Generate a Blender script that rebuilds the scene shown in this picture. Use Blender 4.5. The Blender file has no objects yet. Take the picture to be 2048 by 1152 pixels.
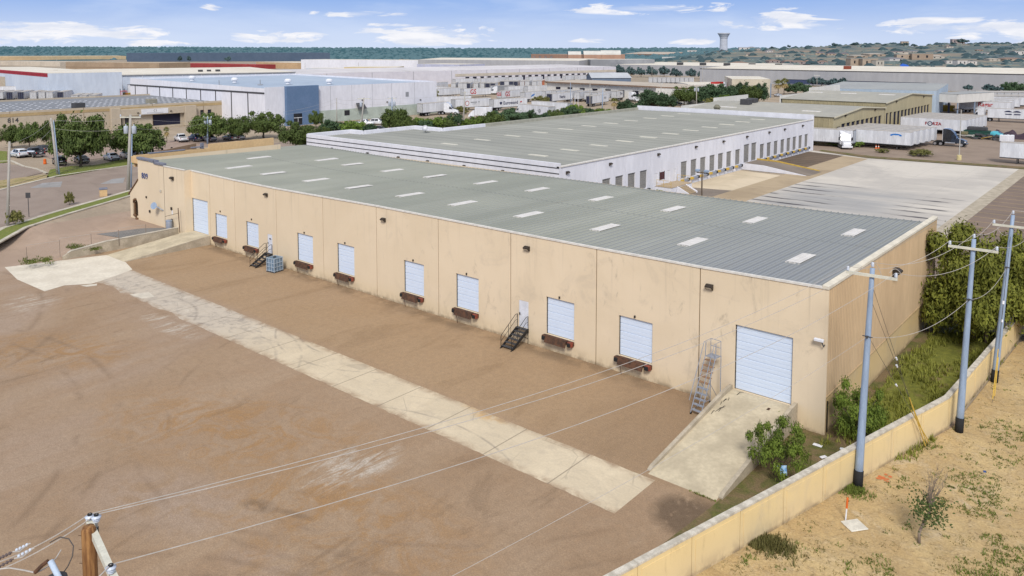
import bpy, math, random
from mathutils import Vector, Matrix, noise
from math import sin, cos, pi, radians, sqrt, atan2, floor
rnd = random.Random(7)
SC = bpy.context.scene
COL = SC.collection

# ---------------------------------------------------------------- camera basis (metres; X along the warehouse front, Y away from it)
FPX, PPY = 1575.0, 224.3
YAW, PIT = 2.27603, 0.07914
CAM = Vector((14.917, -45.559, 22.451))
FWD = Vector((cos(YAW)*cos(PIT), sin(YAW)*cos(PIT), -sin(PIT)))
RGT = Vector((sin(YAW), -cos(YAW), 0))
DWN = FWD.cross(RGT)
HF = Vector((cos(YAW), sin(YAW), 0))

def ray(px, py):
    return FWD + RGT*((px-1024)/FPX) + DWN*((py-PPY)/FPX)
def at(px, py, z=0.0):
    "ground point of the survey photograph at height z"
    v = ray(px, py)
    return CAM + v*((z-CAM.z)/v.z)
def dist(p):
    return (Vector(p)-CAM).dot(FWD)

def S(t):
    t = max(0.0, min(1.0, t)); return t*t*(3-2*t)
def lerp_pts(pts, x):
    if x <= pts[0][0]: return pts[0][1]
    for (a, b), (c, d) in zip(pts, pts[1:]):
        if x <= c: return b+(d-b)*(x-a)/(c-a)
    return pts[-1][1]
CREST_F = [(0, 92), (500, 93.5), (1024, 95.6), (1260, 95), (1420, 92.3), (1560, 92.3), (2048, 96)]
CREST_R = [(1300, 99), (1447, 99), (1560, 95), (1640, 91), (1700, 88), (1760, 86.5), (1800, 86), (1827, 93), (1850, 90), (1885, 86), (1950, 84.5), (2048, 85), (2300, 88)]
def elev_st(th, t):
    px = 1024+th*FPX
    f = (22.45+(97-lerp_pts(CREST_F, px))*4500/1575)*S((t-1500)/3000)
    w = S((px-1270)/190)
    r = (22.45+(97-lerp_pts(CREST_R, px))*2000/1575)*S((t-780)/1230)
    z = f*(1-w)+max(f*0.8, r)*w
    if t > 800:
        z += noise.noise(Vector((th*t*0.006, t*0.006, 0)))*min(3.0, (t-800)*0.003)
    return z
def elev(x, y):
    d = Vector((x, y, 0))-CAM
    t = d.dot(HF); s = d.dot(RGT)
    return elev_st(s/max(t, 1), t) if t > 700 else 0.0
def hit(px, py, far=6000):
    "first point of the terrain along a sight line"
    v = ray(px, py); v = v/v.dot(HF)
    t = 700.0
    while t < far:
        p = CAM+v*t
        if p.z <= elev(p.x, p.y): return Vector((p.x, p.y, elev(p.x, p.y)))
        t *= 1.006
    p = CAM+v*2000; return Vector((p.x, p.y, elev(p.x, p.y)))

# ---------------------------------------------------------------- mesh builder
class MB:
    def __init__(s): s.v = []; s.f = []; s.mi = []; s.m = 0
    def add(s, vs, fs, M=None):
        o = len(s.v)
        s.v += [tuple(M @ Vector(p)) for p in vs] if M else [tuple(p) for p in vs]
        for f in fs: s.f.append(tuple(i+o for i in f)); s.mi.append(s.m)
        return s
    def quad(s, a, b, c, d, M=None): return s.add([a, b, c, d], [(0, 1, 2, 3)], M)
    def poly(s, pts, M=None): return s.add(pts, [tuple(range(len(pts)))], M)
    def box(s, x0, x1, y0, y1, z0, z1, M=None):
        return s.add([(x0,y0,z0),(x1,y0,z0),(x1,y1,z0),(x0,y1,z0),(x0,y0,z1),(x1,y0,z1),(x1,y1,z1),(x0,y1,z1)],
                     [(0,3,2,1),(4,5,6,7),(0,1,5,4),(1,2,6,5),(2,3,7,6),(3,0,4,7)], M)
    def bevbox(s, x0, x1, y0, y1, z0, z1, b=0.02, M=None):
        "box with chamfered edges"
        P = []; idx = {}
        for ix, X in enumerate((x0, x1)):
            for iy, Y in enumerate((y0, y1)):
                for iz, Z in enumerate((z0, z1)):
                    sx, sy, sz = (1, -1)[ix], (1, -1)[iy], (1, -1)[iz]
                    idx[ix,iy,iz,0] = len(P); P.append((X, Y+sy*b, Z+sz*b))
                    idx[ix,iy,iz,1] = len(P); P.append((X+sx*b, Y, Z+sz*b))
                    idx[ix,iy,iz,2] = len(P); P.append((X+sx*b, Y+sy*b, Z))
        F = []
        F.append([idx[0,a,c,0] for a, c in ((0,0),(0,1),(1,1),(1,0))]); F.append([idx[1,a,c,0] for a, c in ((0,0),(1,0),(1,1),(0,1))])
        F.append([idx[a,0,c,1] for a, c in ((0,0),(1,0),(1,1),(0,1))]); F.append([idx[a,1,c,1] for a, c in ((0,0),(0,1),(1,1),(1,0))])
        F.append([idx[a,c,0,2] for a, c in ((0,0),(0,1),(1,1),(1,0))]); F.append([idx[a,c,1,2] for a, c in ((0,0),(1,0),(1,1),(0,1))])
        for a in (0,1):
            for c in (0,1):
                F.append([idx[a,c,0,0], idx[a,c,1,0], idx[a,c,1,1], idx[a,c,0,1]])
                F.append([idx[a,0,c,0], idx[a,1,c,0], idx[a,1,c,2], idx[a,0,c,2]])
                F.append([idx[0,a,c,1], idx[1,a,c,1], idx[1,a,c,2], idx[0,a,c,2]])
                for d in (0,1): F.append([idx[a,c,d,0], idx[a,c,d,1], idx[a,c,d,2]])
        return s.add(P, F, M)
    def tube(s, pts, r, n=8, cap=True):
        pts = [Vector(p) for p in pts]; k = len(pts)
        rs = r if isinstance(r, (list, tuple)) else [r]*k
        V = []; F = []
        up = None
        for i, p in enumerate(pts):
            d = (pts[min(i+1, k-1)]-pts[max(i-1, 0)])
            if d.length < 1e-9: d = Vector((0,0,1))
            d.normalize()
            if up is None:
                up = d.orthogonal().normalized()
            else:
                up = (up-d*up.dot(d))
                up = up.normalized() if up.length > 1e-6 else d.orthogonal().normalized()
            w = d.cross(up)
            for j in range(n):
                a = 2*pi*j/n
                V.append(p+(up*cos(a)+w*sin(a))*rs[i])
        for i in range(k-1):
            for j in range(n):
                F.append((i*n+j, i*n+(j+1)%n, (i+1)*n+(j+1)%n, (i+1)*n+j))
        if cap:
            F.append(tuple(range(n-1, -1, -1))); F.append(tuple((k-1)*n+j for j in range(n)))
        return s.add(V, F)
    def lathe(s, prof, n=16, c=(0,0,0), M=None):
        V = []; F = []
        for r, z in prof:
            for j in range(n):
                a = 2*pi*j/n; V.append((c[0]+r*cos(a), c[1]+r*sin(a), c[2]+z))
        for i in range(len(prof)-1):
            for j in range(n): F.append((i*n+j, i*n+(j+1)%n, (i+1)*n+(j+1)%n, (i+1)*n+j))
        F.append(tuple(range(n-1, -1, -1))); F.append(tuple((len(prof)-1)*n+j for j in range(n)))
        return s.add(V, F, M)
    def prism(s, poly, vec):
        "extrude a planar polygon (3D points) by vec"
        n = len(poly); vec = Vector(vec)
        V = [Vector(p) for p in poly]+[Vector(p)+vec for p in poly]
        F = [tuple(range(n-1, -1, -1)), tuple(range(n, 2*n))]+[(i, (i+1)%n, n+(i+1)%n, n+i) for i in range(n)]
        return s.add(V, F)
    def build(s, name, mats, parent=None, smooth=False):
        me = bpy.data.meshes.new(name)
        me.from_pydata([tuple(p) for p in s.v], [], s.f)
        if not isinstance(mats, (list, tuple)): mats = [mats]
        for m in mats: me.materials.append(m)
        if len(mats) > 1: me.polygons.foreach_set('material_index', s.mi)
        if smooth: me.polygons.foreach_set('use_smooth', [True]*len(s.f))
        me.update()
        o = bpy.data.objects.new(name, me); COL.objects.link(o)
        if parent: o.parent = parent
        return o

def wall(mb, O, U, length, z0, ztop, holes=(), depth=0.25, N=(0,-1,0)):
    """upright wall from O along U; holes (u0,u1,za,zb) with reveals going inwards; ztop number or function of u"""
    O = Vector(O); U = Vector(U).normalized(); N = Vector(N)
    zt = ztop if callable(ztop) else (lambda u: ztop)
    us = sorted({0.0, length, *[h[0] for h in holes], *[h[1] for h in holes]})
    zs = sorted({z0, *[h[2] for h in holes], *[h[3] for h in holes]})
    P = lambda u, z, d=0: O+U*u+Vector((0,0,z-O.z))-N*d
    for a, b in zip(us, us[1:]):
        for c, d in zip(zs, zs[1:]+[None]):
            m = (a+b)/2; n = (c+(d if d is not None else c+0.01))/2
            if any(h[0] < m < h[1] and h[2] < n < h[3] for h in holes): continue
            if d is None: mb.quad(P(a, c), P(b, c), P(b, zt(b)), P(a, zt(a)))
            else: mb.quad(P(a, c), P(b, c), P(b, d), P(a, d))
    for a, b, c, d in holes:
        mb.quad(P(a, c), P(a, d), P(a, d, depth), P(a, c, depth)); mb.quad(P(b, d), P(b, c), P(b, c, depth), P(b, d, depth))
        mb.quad(P(a, d), P(b, d), P(b, d, depth), P(a, d, depth)); mb.quad(P(b, c), P(a, c), P(a, c, depth), P(b, c, depth))

def tag(o, label=None, cat=None, group=None, kind=None):
    if label: o['label'] = label
    if cat: o['category'] = cat
    if group: o['group'] = group
    if kind: o['kind'] = kind
    return o
def thing(name, label, cat, loc=(0,0,0), rz=0.0, group=None):
    o = bpy.data.objects.new(name, None); COL.objects.link(o)
    o.location = loc; o.rotation_euler = (0, 0, rz); o.empty_display_size = 0.3
    return tag(o, label, cat, group)
def copy_tree(o, parent=None):
    c = o.copy(); COL.objects.link(c)
    if parent: c.parent = parent
    for ch in list(o.children):
        if ch.name.split('.')[0] not in ('logo', 'dark_rear_sheet'): copy_tree(ch, c)
    return c
def struct(name, mb, mat): return tag(mb.build(name, mat), kind='structure')
_used = set()
def place(proto, label, loc, rz=0.0, scale=1.0, group=None):
    "first use moves the prototype itself, later uses copy it with its parts"
    if proto.name in _used: o = copy_tree(proto)
    else: o = proto; _used.add(proto.name)
    o.location = loc; o.rotation_euler = (0, 0, rz)
    o.scale = scale if isinstance(scale, (tuple, list)) else (scale,)*3
    o['label'] = label
    if group: o['group'] = group
    elif 'group' in o: del o['group']
    return o
ORD = 'first second third fourth fifth sixth seventh eighth ninth tenth eleventh twelfth thirteenth fourteenth fifteenth sixteenth seventeenth eighteenth nineteenth twentieth'.split()

def text(s, size, M, mat, parent, name='lettering', depth=0.01, bold=0.0):
    cu = bpy.data.curves.new(name, 'FONT'); cu.body = s; cu.size = size; cu.extrude = depth; cu.offset = bold
    cu.align_x = 'CENTER'; cu.align_y = 'CENTER'; cu.resolution_u = 3; cu.space_character = 1.12 if name == 'house_number' else 1.0
    t = bpy.data.objects.new(name+'_curve', cu); COL.objects.link(t)
    bpy.context.view_layer.update()
    me = bpy.data.meshes.new_from_object(t.evaluated_get(bpy.context.evaluated_depsgraph_get()))
    bpy.data.objects.remove(t); bpy.data.curves.remove(cu)
    me.transform(M); me.materials.clear(); me.materials.append(mat)
    o = bpy.data.objects.new(name, me); COL.objects.link(o); o.parent = parent
    return o
def face_M(p, right, up):
    right = Vector(right).normalized(); up = Vector(up).normalized(); n = right.cross(up)
    M = Matrix((right, up, n)).transposed().to_4x4(); M.translation = Vector(p); return M

# ---------------------------------------------------------------- materials
def nodes(name):
    m = bpy.data.materials.new(name); m.use_nodes = True
    nt = m.node_tree; return m, nt, nt.nodes['Principled BSDF']
def N(nt, t, **kw):
    n = nt.nodes.new(t)
    for k, v in kw.items():
        if k in n.inputs: n.inputs[k].default_value = v
        else: setattr(n, k, v)
    return n
def c4(c): return (c[0], c[1], c[2], 1)
def pos(nt, scale=(1,1,1), obj=False, rot=(0,0,0)):
    mp = N(nt, 'ShaderNodeMapping'); mp.inputs['Scale'].default_value = scale; mp.inputs['Rotation'].default_value = rot
    if obj: nt.links.new(N(nt, 'ShaderNodeTexCoord').outputs['Object'], mp.inputs['Vector'])
    else: nt.links.new(N(nt, 'ShaderNodeNewGeometry').outputs['Position'], mp.inputs['Vector'])
    return mp.outputs['Vector']
def noisef(nt, vec, scale, detail=4, rough=0.55, lo=0.35, hi=0.65, dist=0.0):
    n = N(nt, 'ShaderNodeTexNoise'); n.inputs['Scale'].default_value = scale; n.inputs['Detail'].default_value = detail
    n.inputs['Roughness'].default_value = rough; n.inputs['Distortion'].default_value = dist
    nt.links.new(vec, n.inputs['Vector'])
    mr = N(nt, 'ShaderNodeMapRange'); mr.inputs['From Min'].default_value = lo; mr.inputs['From Max'].default_value = hi; mr.interpolation_type = 'SMOOTHSTEP'
    nt.links.new(n.outputs['Fac'], mr.inputs['Value'])
    return mr.outputs['Result']
def mix(nt, fac, a, b, blend='MIX'):
    m = N(nt, 'ShaderNodeMix', data_type='RGBA', blend_type=blend)
    for sock, val in ((m.inputs[0], fac), (m.inputs[6], a), (m.inputs[7], b)):
        if hasattr(val, 'links'): nt.links.new(val, sock)
        elif isinstance(val, (tuple, list)): sock.default_value = c4(val)
        else: sock.default_value = val
    return m.outputs[2]
def math_(nt, op, a, b=None, clamp=False):
    m = N(nt, 'ShaderNodeMath', operation=op); m.use_clamp = clamp
    for s_, v in ((m.inputs[0], a), (m.inputs[1], b)):
        if v is None: continue
        if hasattr(v, 'links'): nt.links.new(v, s_)
        else: s_.default_value = v
    return m.outputs[0]
def bump(nt, bs, h, strength=0.3, d=0.02):
    b = N(nt, 'ShaderNodeBump'); b.inputs['Strength'].default_value = strength; b.inputs['Distance'].default_value = d
    nt.links.new(h, b.inputs['Height']); nt.links.new(b.outputs['Normal'], bs.inputs['Normal'])
def sepx(nt, v):
    s_ = N(nt, 'ShaderNodeSeparateXYZ'); nt.links.new(v, s_.inputs[0]); return s_.outputs

def mat(name, col, col2=None, scale=1.5, rough=0.8, metal=0.0, var=0.18, obj=True, detail=5, sc3=(1,1,1), spec=0.3, bmp=0.0, fine=.35):
    "plain material with a noise-varied base colour"
    m, nt, bs = nodes(name)
    if col2 is None: col2 = tuple(c*(1-var) for c in col)
    v = pos(nt, sc3, obj)
    f = noisef(nt, v, scale, detail)
    f2 = noisef(nt, v, scale*7, 3)
    c = mix(nt, f, col, col2)
    c = mix(nt, math_(nt, 'MULTIPLY', f2, fine), c, tuple(x*0.8 for x in col2))
    nt.links.new(c, bs.inputs['Base Color'])
    bs.inputs['Roughness'].default_value = rough; bs.inputs['Metallic'].default_value = metal
    bs.inputs['Specular IOR Level'].default_value = spec
    if bmp: bump(nt, bs, f2, bmp)
    return m
def glossy(name, col, rough=0.25, metal=0.0, coat=0.0):
    m, nt, bs = nodes(name)
    v = pos(nt, (1,1,1), True); f = noisef(nt, v, 2.0, 3)
    nt.links.new(mix(nt, f, col, tuple(x*0.85 for x in col)), bs.inputs['Base Color'])
    bs.inputs['Roughness'].default_value = rough; bs.inputs['Metallic'].default_value = metal
    bs.inputs['Coat Weight'].default_value = coat
    return m
def leafmat(name, dark, light, yellow=None, trans=0.0):
    m, nt, bs = nodes(name)
    v = pos(nt)
    f = noisef(nt, v, 0.9, 3, lo=0.3, hi=0.7); f2 = noisef(nt, v, 9.0, 2, lo=0.3, hi=0.7)
    c = mix(nt, f, dark, light); c = mix(nt, math_(nt, 'MULTIPLY', f2, 0.6), c, yellow or light)
    oi = N(nt, 'ShaderNodeObjectInfo')
    mr = N(nt, 'ShaderNodeMapRange'); mr.inputs['To Min'].default_value = 0.75; mr.inputs['To Max'].default_value = 1.2
    nt.links.new(oi.outputs['Random'], mr.inputs['Value'])
    hs = N(nt, 'ShaderNodeHueSaturation'); nt.links.new(c, hs.inputs['Color']); nt.links.new(mr.outputs['Result'], hs.inputs['Value'])
    nt.links.new(hs.outputs['Color'], bs.inputs['Base Color']); bs.inputs['Roughness'].default_value = 0.7
    bs.inputs['Specular IOR Level'].default_value = 0.2
    return m

M = {}
M['flash'] = mat('white_flashing', (.72,.69,.64), scale=3)
M['doorwhite'] = mat('white_door', (.62,.70,.82), (.60,.68,.805), scale=0.8, rough=0.5, fine=.06)
M['doorgrey'] = mat('grey_door', (.27,.26,.245), scale=1)
M['mandoor'] = mat('white_man_door', (.70,.72,.78), scale=1.5, rough=0.5)
M['rust'] = mat('rusty_steel', (.13,.062,.035), (.06,.035,.024), scale=4, rough=0.9)
M['rustred'] = mat('rust_red', (.30,.075,.04), (.16,.05,.035), scale=5, rough=0.9)
M['rubber'] = mat('black_rubber', (.02,.02,.021), scale=5, rough=0.8)
M['blacksteel'] = mat('black_steel', (.022,.021,.022), scale=5, rough=0.6)
M['darkgrey'] = mat('dark_grey', (.07,.07,.075), scale=2)
M['bronze'] = mat('bronze_fixture', (.045,.035,.028), scale=6, rough=0.5)
M['lens'] = mat('lamp_lens', (.55,.52,.45), scale=6, rough=0.2)
M['concrete'] = mat('concrete', (.59,.51,.365), (.45,.385,.275), scale=0.6, rough=0.9, bmp=0.15)
M['concgrey'] = mat('grey_concrete', (.50,.435,.335), (.36,.31,.235), scale=0.9, rough=0.9)
M['kerb'] = mat('kerb_concrete', (.60,.55,.46), (.44,.40,.33), scale=0.8, rough=0.9)
M['steel'] = mat('galvanised_steel', (.30,.38,.50), (.24,.31,.42), scale=1.2, rough=0.5, sc3=(4,4,.4))
M['armcream'] = mat('cream_crossarm', (.66,.64,.54), (.55,.54,.46), scale=3)
M['porcelain'] = glossy('porcelain', (.60,.66,.76), 0.25)
M['wood'] = mat('weathered_pole', (.38,.20,.075), (.15,.065,.025), scale=2.2, rough=0.85, sc3=(7,7,.5))
M['woodgrey'] = mat('grey_pole', (.44,.42,.38), (.34,.32,.29), scale=2, rough=0.9, sc3=(5,5,.6))
M['wire'] = mat('bare_conductor', (.52,.48,.44), scale=2, rough=0.5)
M['wiredark'] = mat('dark_cable', (.10,.09,.085), scale=2)
M['wiremid'] = mat('grey_wire', (.50,.48,.44), scale=2)
M['yellow'] = mat('yellow_paint', (.60,.41,.08), (.48,.32,.07), scale=2)
M['yellowguard'] = mat('yellow_guard', (.66,.44,.08), scale=2)
M['orange'] = mat('orange_plastic', (.75,.16,.03), scale=4)
M['red'] = mat('red_paint', (.50,.035,.03), (.42,.03,.03), scale=2)
M['brownroof'] = mat('brown_roof_tile', (.17,.095,.05), scale=3)
M['coping'] = mat('blue_grey_coping', (.20,.21,.26), scale=2)
M['ladder'] = mat('ladder_grey', (.30,.33,.40), (.24,.26,.30), scale=4, rough=0.5)
M['white'] = mat('white_paint', (.74,.74,.77), (.68,.69,.73), scale=0.7, rough=0.55)
M['whitewall'] = mat('white_wall', (.74,.74,.79), (.68,.68,.73), scale=0.15, rough=0.8, sc3=(1,1,.35))
M['whitewarm'] = mat('warm_white_wall', (.68,.66,.62), (.60,.585,.55), scale=0.12, sc3=(1,1,.3))
M['trailer'] = mat('trailer_white', (.72,.735,.77), (.58,.59,.62), scale=0.9, rough=0.45, sc3=(1.2,1.2,.18), detail=7)
M['trailerroof'] = mat('trailer_roof', (.50,.46,.415), (.38,.35,.315), scale=0.7, rough=0.6)
M['trailergrey'] = mat('trailer_grey', (.30,.31,.33), scale=0.6, rough=0.5)
M['trailerdoor'] = mat('trailer_door', (.56,.56,.56), (.44,.44,.45), scale=1.5, rough=0.5)
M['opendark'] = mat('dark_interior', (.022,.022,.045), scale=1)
M['logored'] = mat('logo_red', (.48,.03,.03), scale=4)
M['logonavy'] = mat('logo_navy', (.03,.035,.09), scale=4)
M['logoblue'] = mat('logo_blue', (.02,.20,.62), scale=4)
M['numblue'] = mat('number_blue', (.045,.075,.22), scale=4)
M['tyre'] = mat('tyre', (.022,.022,.024), scale=6, rough=0.9)
M['rim'] = glossy('wheel_rim', (.45,.45,.47), 0.35, 0.6)
M['glass'] = glossy('dark_glass', (.018,.022,.03), 0.08)
M['glassblue'] = glossy('blue_glass', (.05,.09,.16), 0.1)
M['chrome'] = glossy('chrome', (.55,.56,.58), 0.2, 0.9)
M['headlight'] = glossy('headlamp', (.75,.76,.78), 0.1)
M['taillight'] = glossy('tail_lamp', (.35,.015,.015), 0.2)
for k, c in dict(white=(.72,.73,.76), black=(.016,.017,.021), navy=(.018,.03,.085), silver=(.42,.44,.47), grey=(.16,.17,.19), red=(.45,.04,.03), blue=(.04,.10,.30), orange=(.62,.13,.03)).items():
    M['car_'+k] = glossy('car_paint_'+k, c, 0.22, 0.0, 0.6)
M['leaf_big'] = leafmat('big_tree_leaves', (.045,.06,.010), (.14,.16,.022), (.24,.235,.04))
M['leaf_bush'] = leafmat('bush_leaves', (.045,.085,.012), (.15,.22,.03), (.24,.29,.05))
M['leaf_mid'] = leafmat('street_tree_leaves', (.035,.065,.018), (.075,.115,.03), (.14,.17,.045))
M['leaf_lime'] = leafmat('lime_leaves', (.055,.10,.02), (.12,.19,.03), (.18,.25,.045))
M['leaf_dark'] = leafmat('dark_tree_leaves', (.028,.060,.034), (.055,.10,.05), (.08,.12,.05))
M['leaf_far'] = leafmat('far_tree_leaves', (.045,.085,.10), (.075,.125,.13), (.10,.15,.13))  # blue cast of distance haze put into the leaf colour
M['leaf_olive'] = leafmat('olive_leaves', (.09,.10,.03), (.17,.17,.05), (.22,.20,.07))
M['palm_leaf'] = leafmat('palm_leaves', (.07,.10,.02), (.16,.18,.04), (.30,.25,.09))
M['palm_dry'] = leafmat('palm_dry_leaves', (.30,.22,.09), (.42,.32,.14), (.45,.36,.18))
M['bark'] = mat('bark', (.16,.125,.095), (.09,.07,.055), scale=3, rough=0.95, sc3=(3,3,.7))
M['twig'] = mat('bare_twig', (.25,.20,.16), scale=4)
# ================================================================ ground materials
def blob(nt, sx, x, y, rx, ry, ang=0.0):
    "soft elliptical patch on the ground, 1 in the middle"
    ca, sa = cos(ang), sin(ang)
    dx = math_(nt, 'SUBTRACT', sx[0], x); dy = math_(nt, 'SUBTRACT', sx[1], y)
    u = math_(nt, 'DIVIDE', math_(nt, 'ADD', math_(nt, 'MULTIPLY', dx, ca), math_(nt, 'MULTIPLY', dy, sa)), rx)
    v = math_(nt, 'DIVIDE', math_(nt, 'SUBTRACT', math_(nt, 'MULTIPLY', dy, ca), math_(nt, 'MULTIPLY', dx, sa)), ry)
    return math_(nt, 'SUBTRACT', 1.0, math_(nt, 'ADD', math_(nt, 'MULTIPLY', u, u), math_(nt, 'MULTIPLY', v, v)), True)
def ringline(nt, sx, x, y, r, w):
    "thin ring of radius r: the sweep of a turning wheel"
    dx = math_(nt, 'SUBTRACT', sx[0], x); dy = math_(nt, 'SUBTRACT', sx[1], y)
    d = math_(nt, 'SQRT', math_(nt, 'ADD', math_(nt, 'MULTIPLY', dx, dx), math_(nt, 'MULTIPLY', dy, dy)))
    return math_(nt, 'SUBTRACT', 1.0, math_(nt, 'DIVIDE', math_(nt, 'ABSOLUTE', math_(nt, 'SUBTRACT', d, r)), w), True)
def m_yard():
    m, nt, bs = nodes('brown_asphalt')
    v = pos(nt); sx = sepx(nt, v)
    K = lambda a, b: math_(nt, 'MULTIPLY', a, b, True)
    vs = pos(nt, (1, .28, 1), rot=(0,0,radians(14))); vt = pos(nt, (.16, 1, 1), rot=(0,0,radians(-8)))
    big = noisef(nt, v, .055, 5, .62, .36, .64, .8); mid = noisef(nt, vs, .17, 7, .66, .38, .66, 1.2); patch = noisef(nt, v, .33, 6, .68, .42, .66, 1.0)
    fine = noisef(nt, v, 2.6, 6, .75, .32, .68); g = noisef(nt, v, 11, 4, .8, .3, .7); g2 = noisef(nt, v, 26, 2, .7, .55, .75)
    c = mix(nt, big, (.455,.325,.215), (.385,.265,.165))
    pk = K(noisef(nt, v, .05, 4, .55, .36, .58, .8), N2win(nt, sx[0], -95, -30, 20))
    c = mix(nt, K(pk, .8), c, (.445,.345,.275))
    c = mix(nt, K(mid, .55), c, (.34,.215,.125))
    c = mix(nt, K(patch, .30), c, (.44,.325,.225))
    # rust-orange clay stains through the middle
    o = math_(nt, 'MAXIMUM', math_(nt, 'MAXIMUM', blob(nt, sx, -27, -22, 12, 5.2, .35), blob(nt, sx, -15, -23.6, 10, 5.4, .1)), blob(nt, sx, -49, -25, 10, 4.4, .6))
    c = mix(nt, K(K(o, noisef(nt, v, .42, 7, .72, .40, .62, 1.4)), 1.1), c, (.40,.23,.10))
    # pale worn tongue and dusty scrapes
    p = math_(nt, 'MAXIMUM', blob(nt, sx, -22.5, -28, 6.5, 3.2, .35), blob(nt, sx, -14.2, -27.5, 3, 1.2, .3))
    c = mix(nt, K(K(p, noisef(nt, v, .4, 6, .7, .36, .56, 1.0)), .9), c, (.43,.325,.25))
    ps = math_(nt, 'MAXIMUM', math_(nt, 'MAXIMUM', blob(nt, sx, -18.2, -20, 2.2, 3.6), blob(nt, sx, -47, -15.8, 5, 1.4)), blob(nt, sx, -62, -21, 3.5, 2.5))
    sc = noisef(nt, pos(nt, (1.6,.32,1), rot=(0,0,radians(28))), .9, 6, .75, .46, .64, .8)
    c = mix(nt, K(K(ps, sc), 1.5), c, (.60,.53,.45))
    sc2 = noisef(nt, pos(nt, (1.0,.2,1), rot=(0,0,radians(24))), .7, 6, .72, .60, .74, .8)
    c = mix(nt, K(sc2, .35), c, (.50,.41,.32))
    # dark streaks along the drainage and tyre sweeps
    d = noisef(nt, vs, .32, 7, .7, .56, .74, 1.6); c = mix(nt, K(d, .55), c, (.185,.12,.07))
    d2 = noisef(nt, vt, .45, 6, .7, .57, .76, 1.4); c = mix(nt, K(d2, .42), c, (.20,.13,.075))
    for (x, y, r, w, a) in ((-46,-52,27,.35,.5),(-46,-52,29.1,.35,.5),(-22,-6,20,.28,.35),(-22,-6,22.1,.28,.35),(-70,-46,27,.4,.45),(-70,-46,29.2,.4,.4),(-8,-44,17.5,.3,.4),(-8,-44,19.5,.3,.4)):
        rr = K(ringline(nt, sx, x, y, r, w), noisef(nt, v, .21, 4, .6, .45, .6, .6)); c = mix(nt, K(rr, a), c, (.19,.125,.08))
    for (x, y, rx, ry, a) in ((-18.7,-25.3,1.3,.6,.4),(-16.8,-24.6,1.4,.3,.3),(-2.0,-12.2,2.3,2.2,1.0),(-26,-4.0,.9,.5,.6),(-31.5,-1.2,2.0,.9,.6),(-14.5,-29.5,2.2,.7,.5)):
        c = mix(nt, K(K(blob(nt, sx, x, y, rx, ry, .3), noisef(nt, v, .8, 5, .7, .3, .55, .6)), a*1.8), c, (.125,.085,.055))
    # browner undulating ground between strip and wall
    br = N2win(nt, sx[1], -10.5, 1.0); c = mix(nt, K(br, .7), c, (.465,.315,.175))
    un = noisef(nt, pos(nt, (.55,.16,1), rot=(0,0,radians(-10))), .5, 6, .68, .48, .68, 1.0); c = mix(nt, K(K(un, br), .42), c, (.26,.165,.085))
    near = N2win(nt, sx[1], -1.3, .6, 1.2); c = mix(nt, K(K(near, noisef(nt, v, .6, 5, .65, .35, .6)), .75), c, (.20,.135,.078))
    wr = N2win(nt, sx[0], -12, 2, 8); c = mix(nt, K(K(wr, br), .5), c, (.29,.195,.12))
    c = mix(nt, K(fine, .36), c, (.23,.165,.11))
    c = mix(nt, K(g, .50), c, (.17,.12,.08)); c = mix(nt, K(g2, .5), c, (.56,.44,.33))
    nt.links.new(c, bs.inputs['Base Color']); bs.inputs['Roughness'].default_value = .95; bs.inputs['Specular IOR Level'].default_value = .15
    bump(nt, bs, g, .4, .02)
    return m
def N2win(nt, val, lo, hi, soft=2.0):
    "soft window lo..hi on a coordinate"
    a = N(nt, 'ShaderNodeMapRange', interpolation_type='SMOOTHSTEP'); a.inputs['From Min'].default_value = lo-soft*.5; a.inputs['From Max'].default_value = lo+soft*.5
    b = N(nt, 'ShaderNodeMapRange', interpolation_type='SMOOTHSTEP'); b.inputs['From Min'].default_value = hi+soft*.5; b.inputs['From Max'].default_value = hi-soft*.5
    nt.links.new(val, a.inputs['Value']); nt.links.new(val, b.inputs['Value'])
    return math_(nt, 'MULTIPLY', a.outputs['Result'], b.outputs['Result'])
def joints(nt, coord, period, w, off=0.0):
    "1 on thin lines every period"
    q = math_(nt, 'FRACT', math_(nt, 'DIVIDE', math_(nt, 'ADD', coord, off), period))
    q = math_(nt, 'ABSOLUTE', math_(nt, 'SUBTRACT', q, .5))
    return math_(nt, 'GREATER_THAN', q, .5-w/period)
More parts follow.
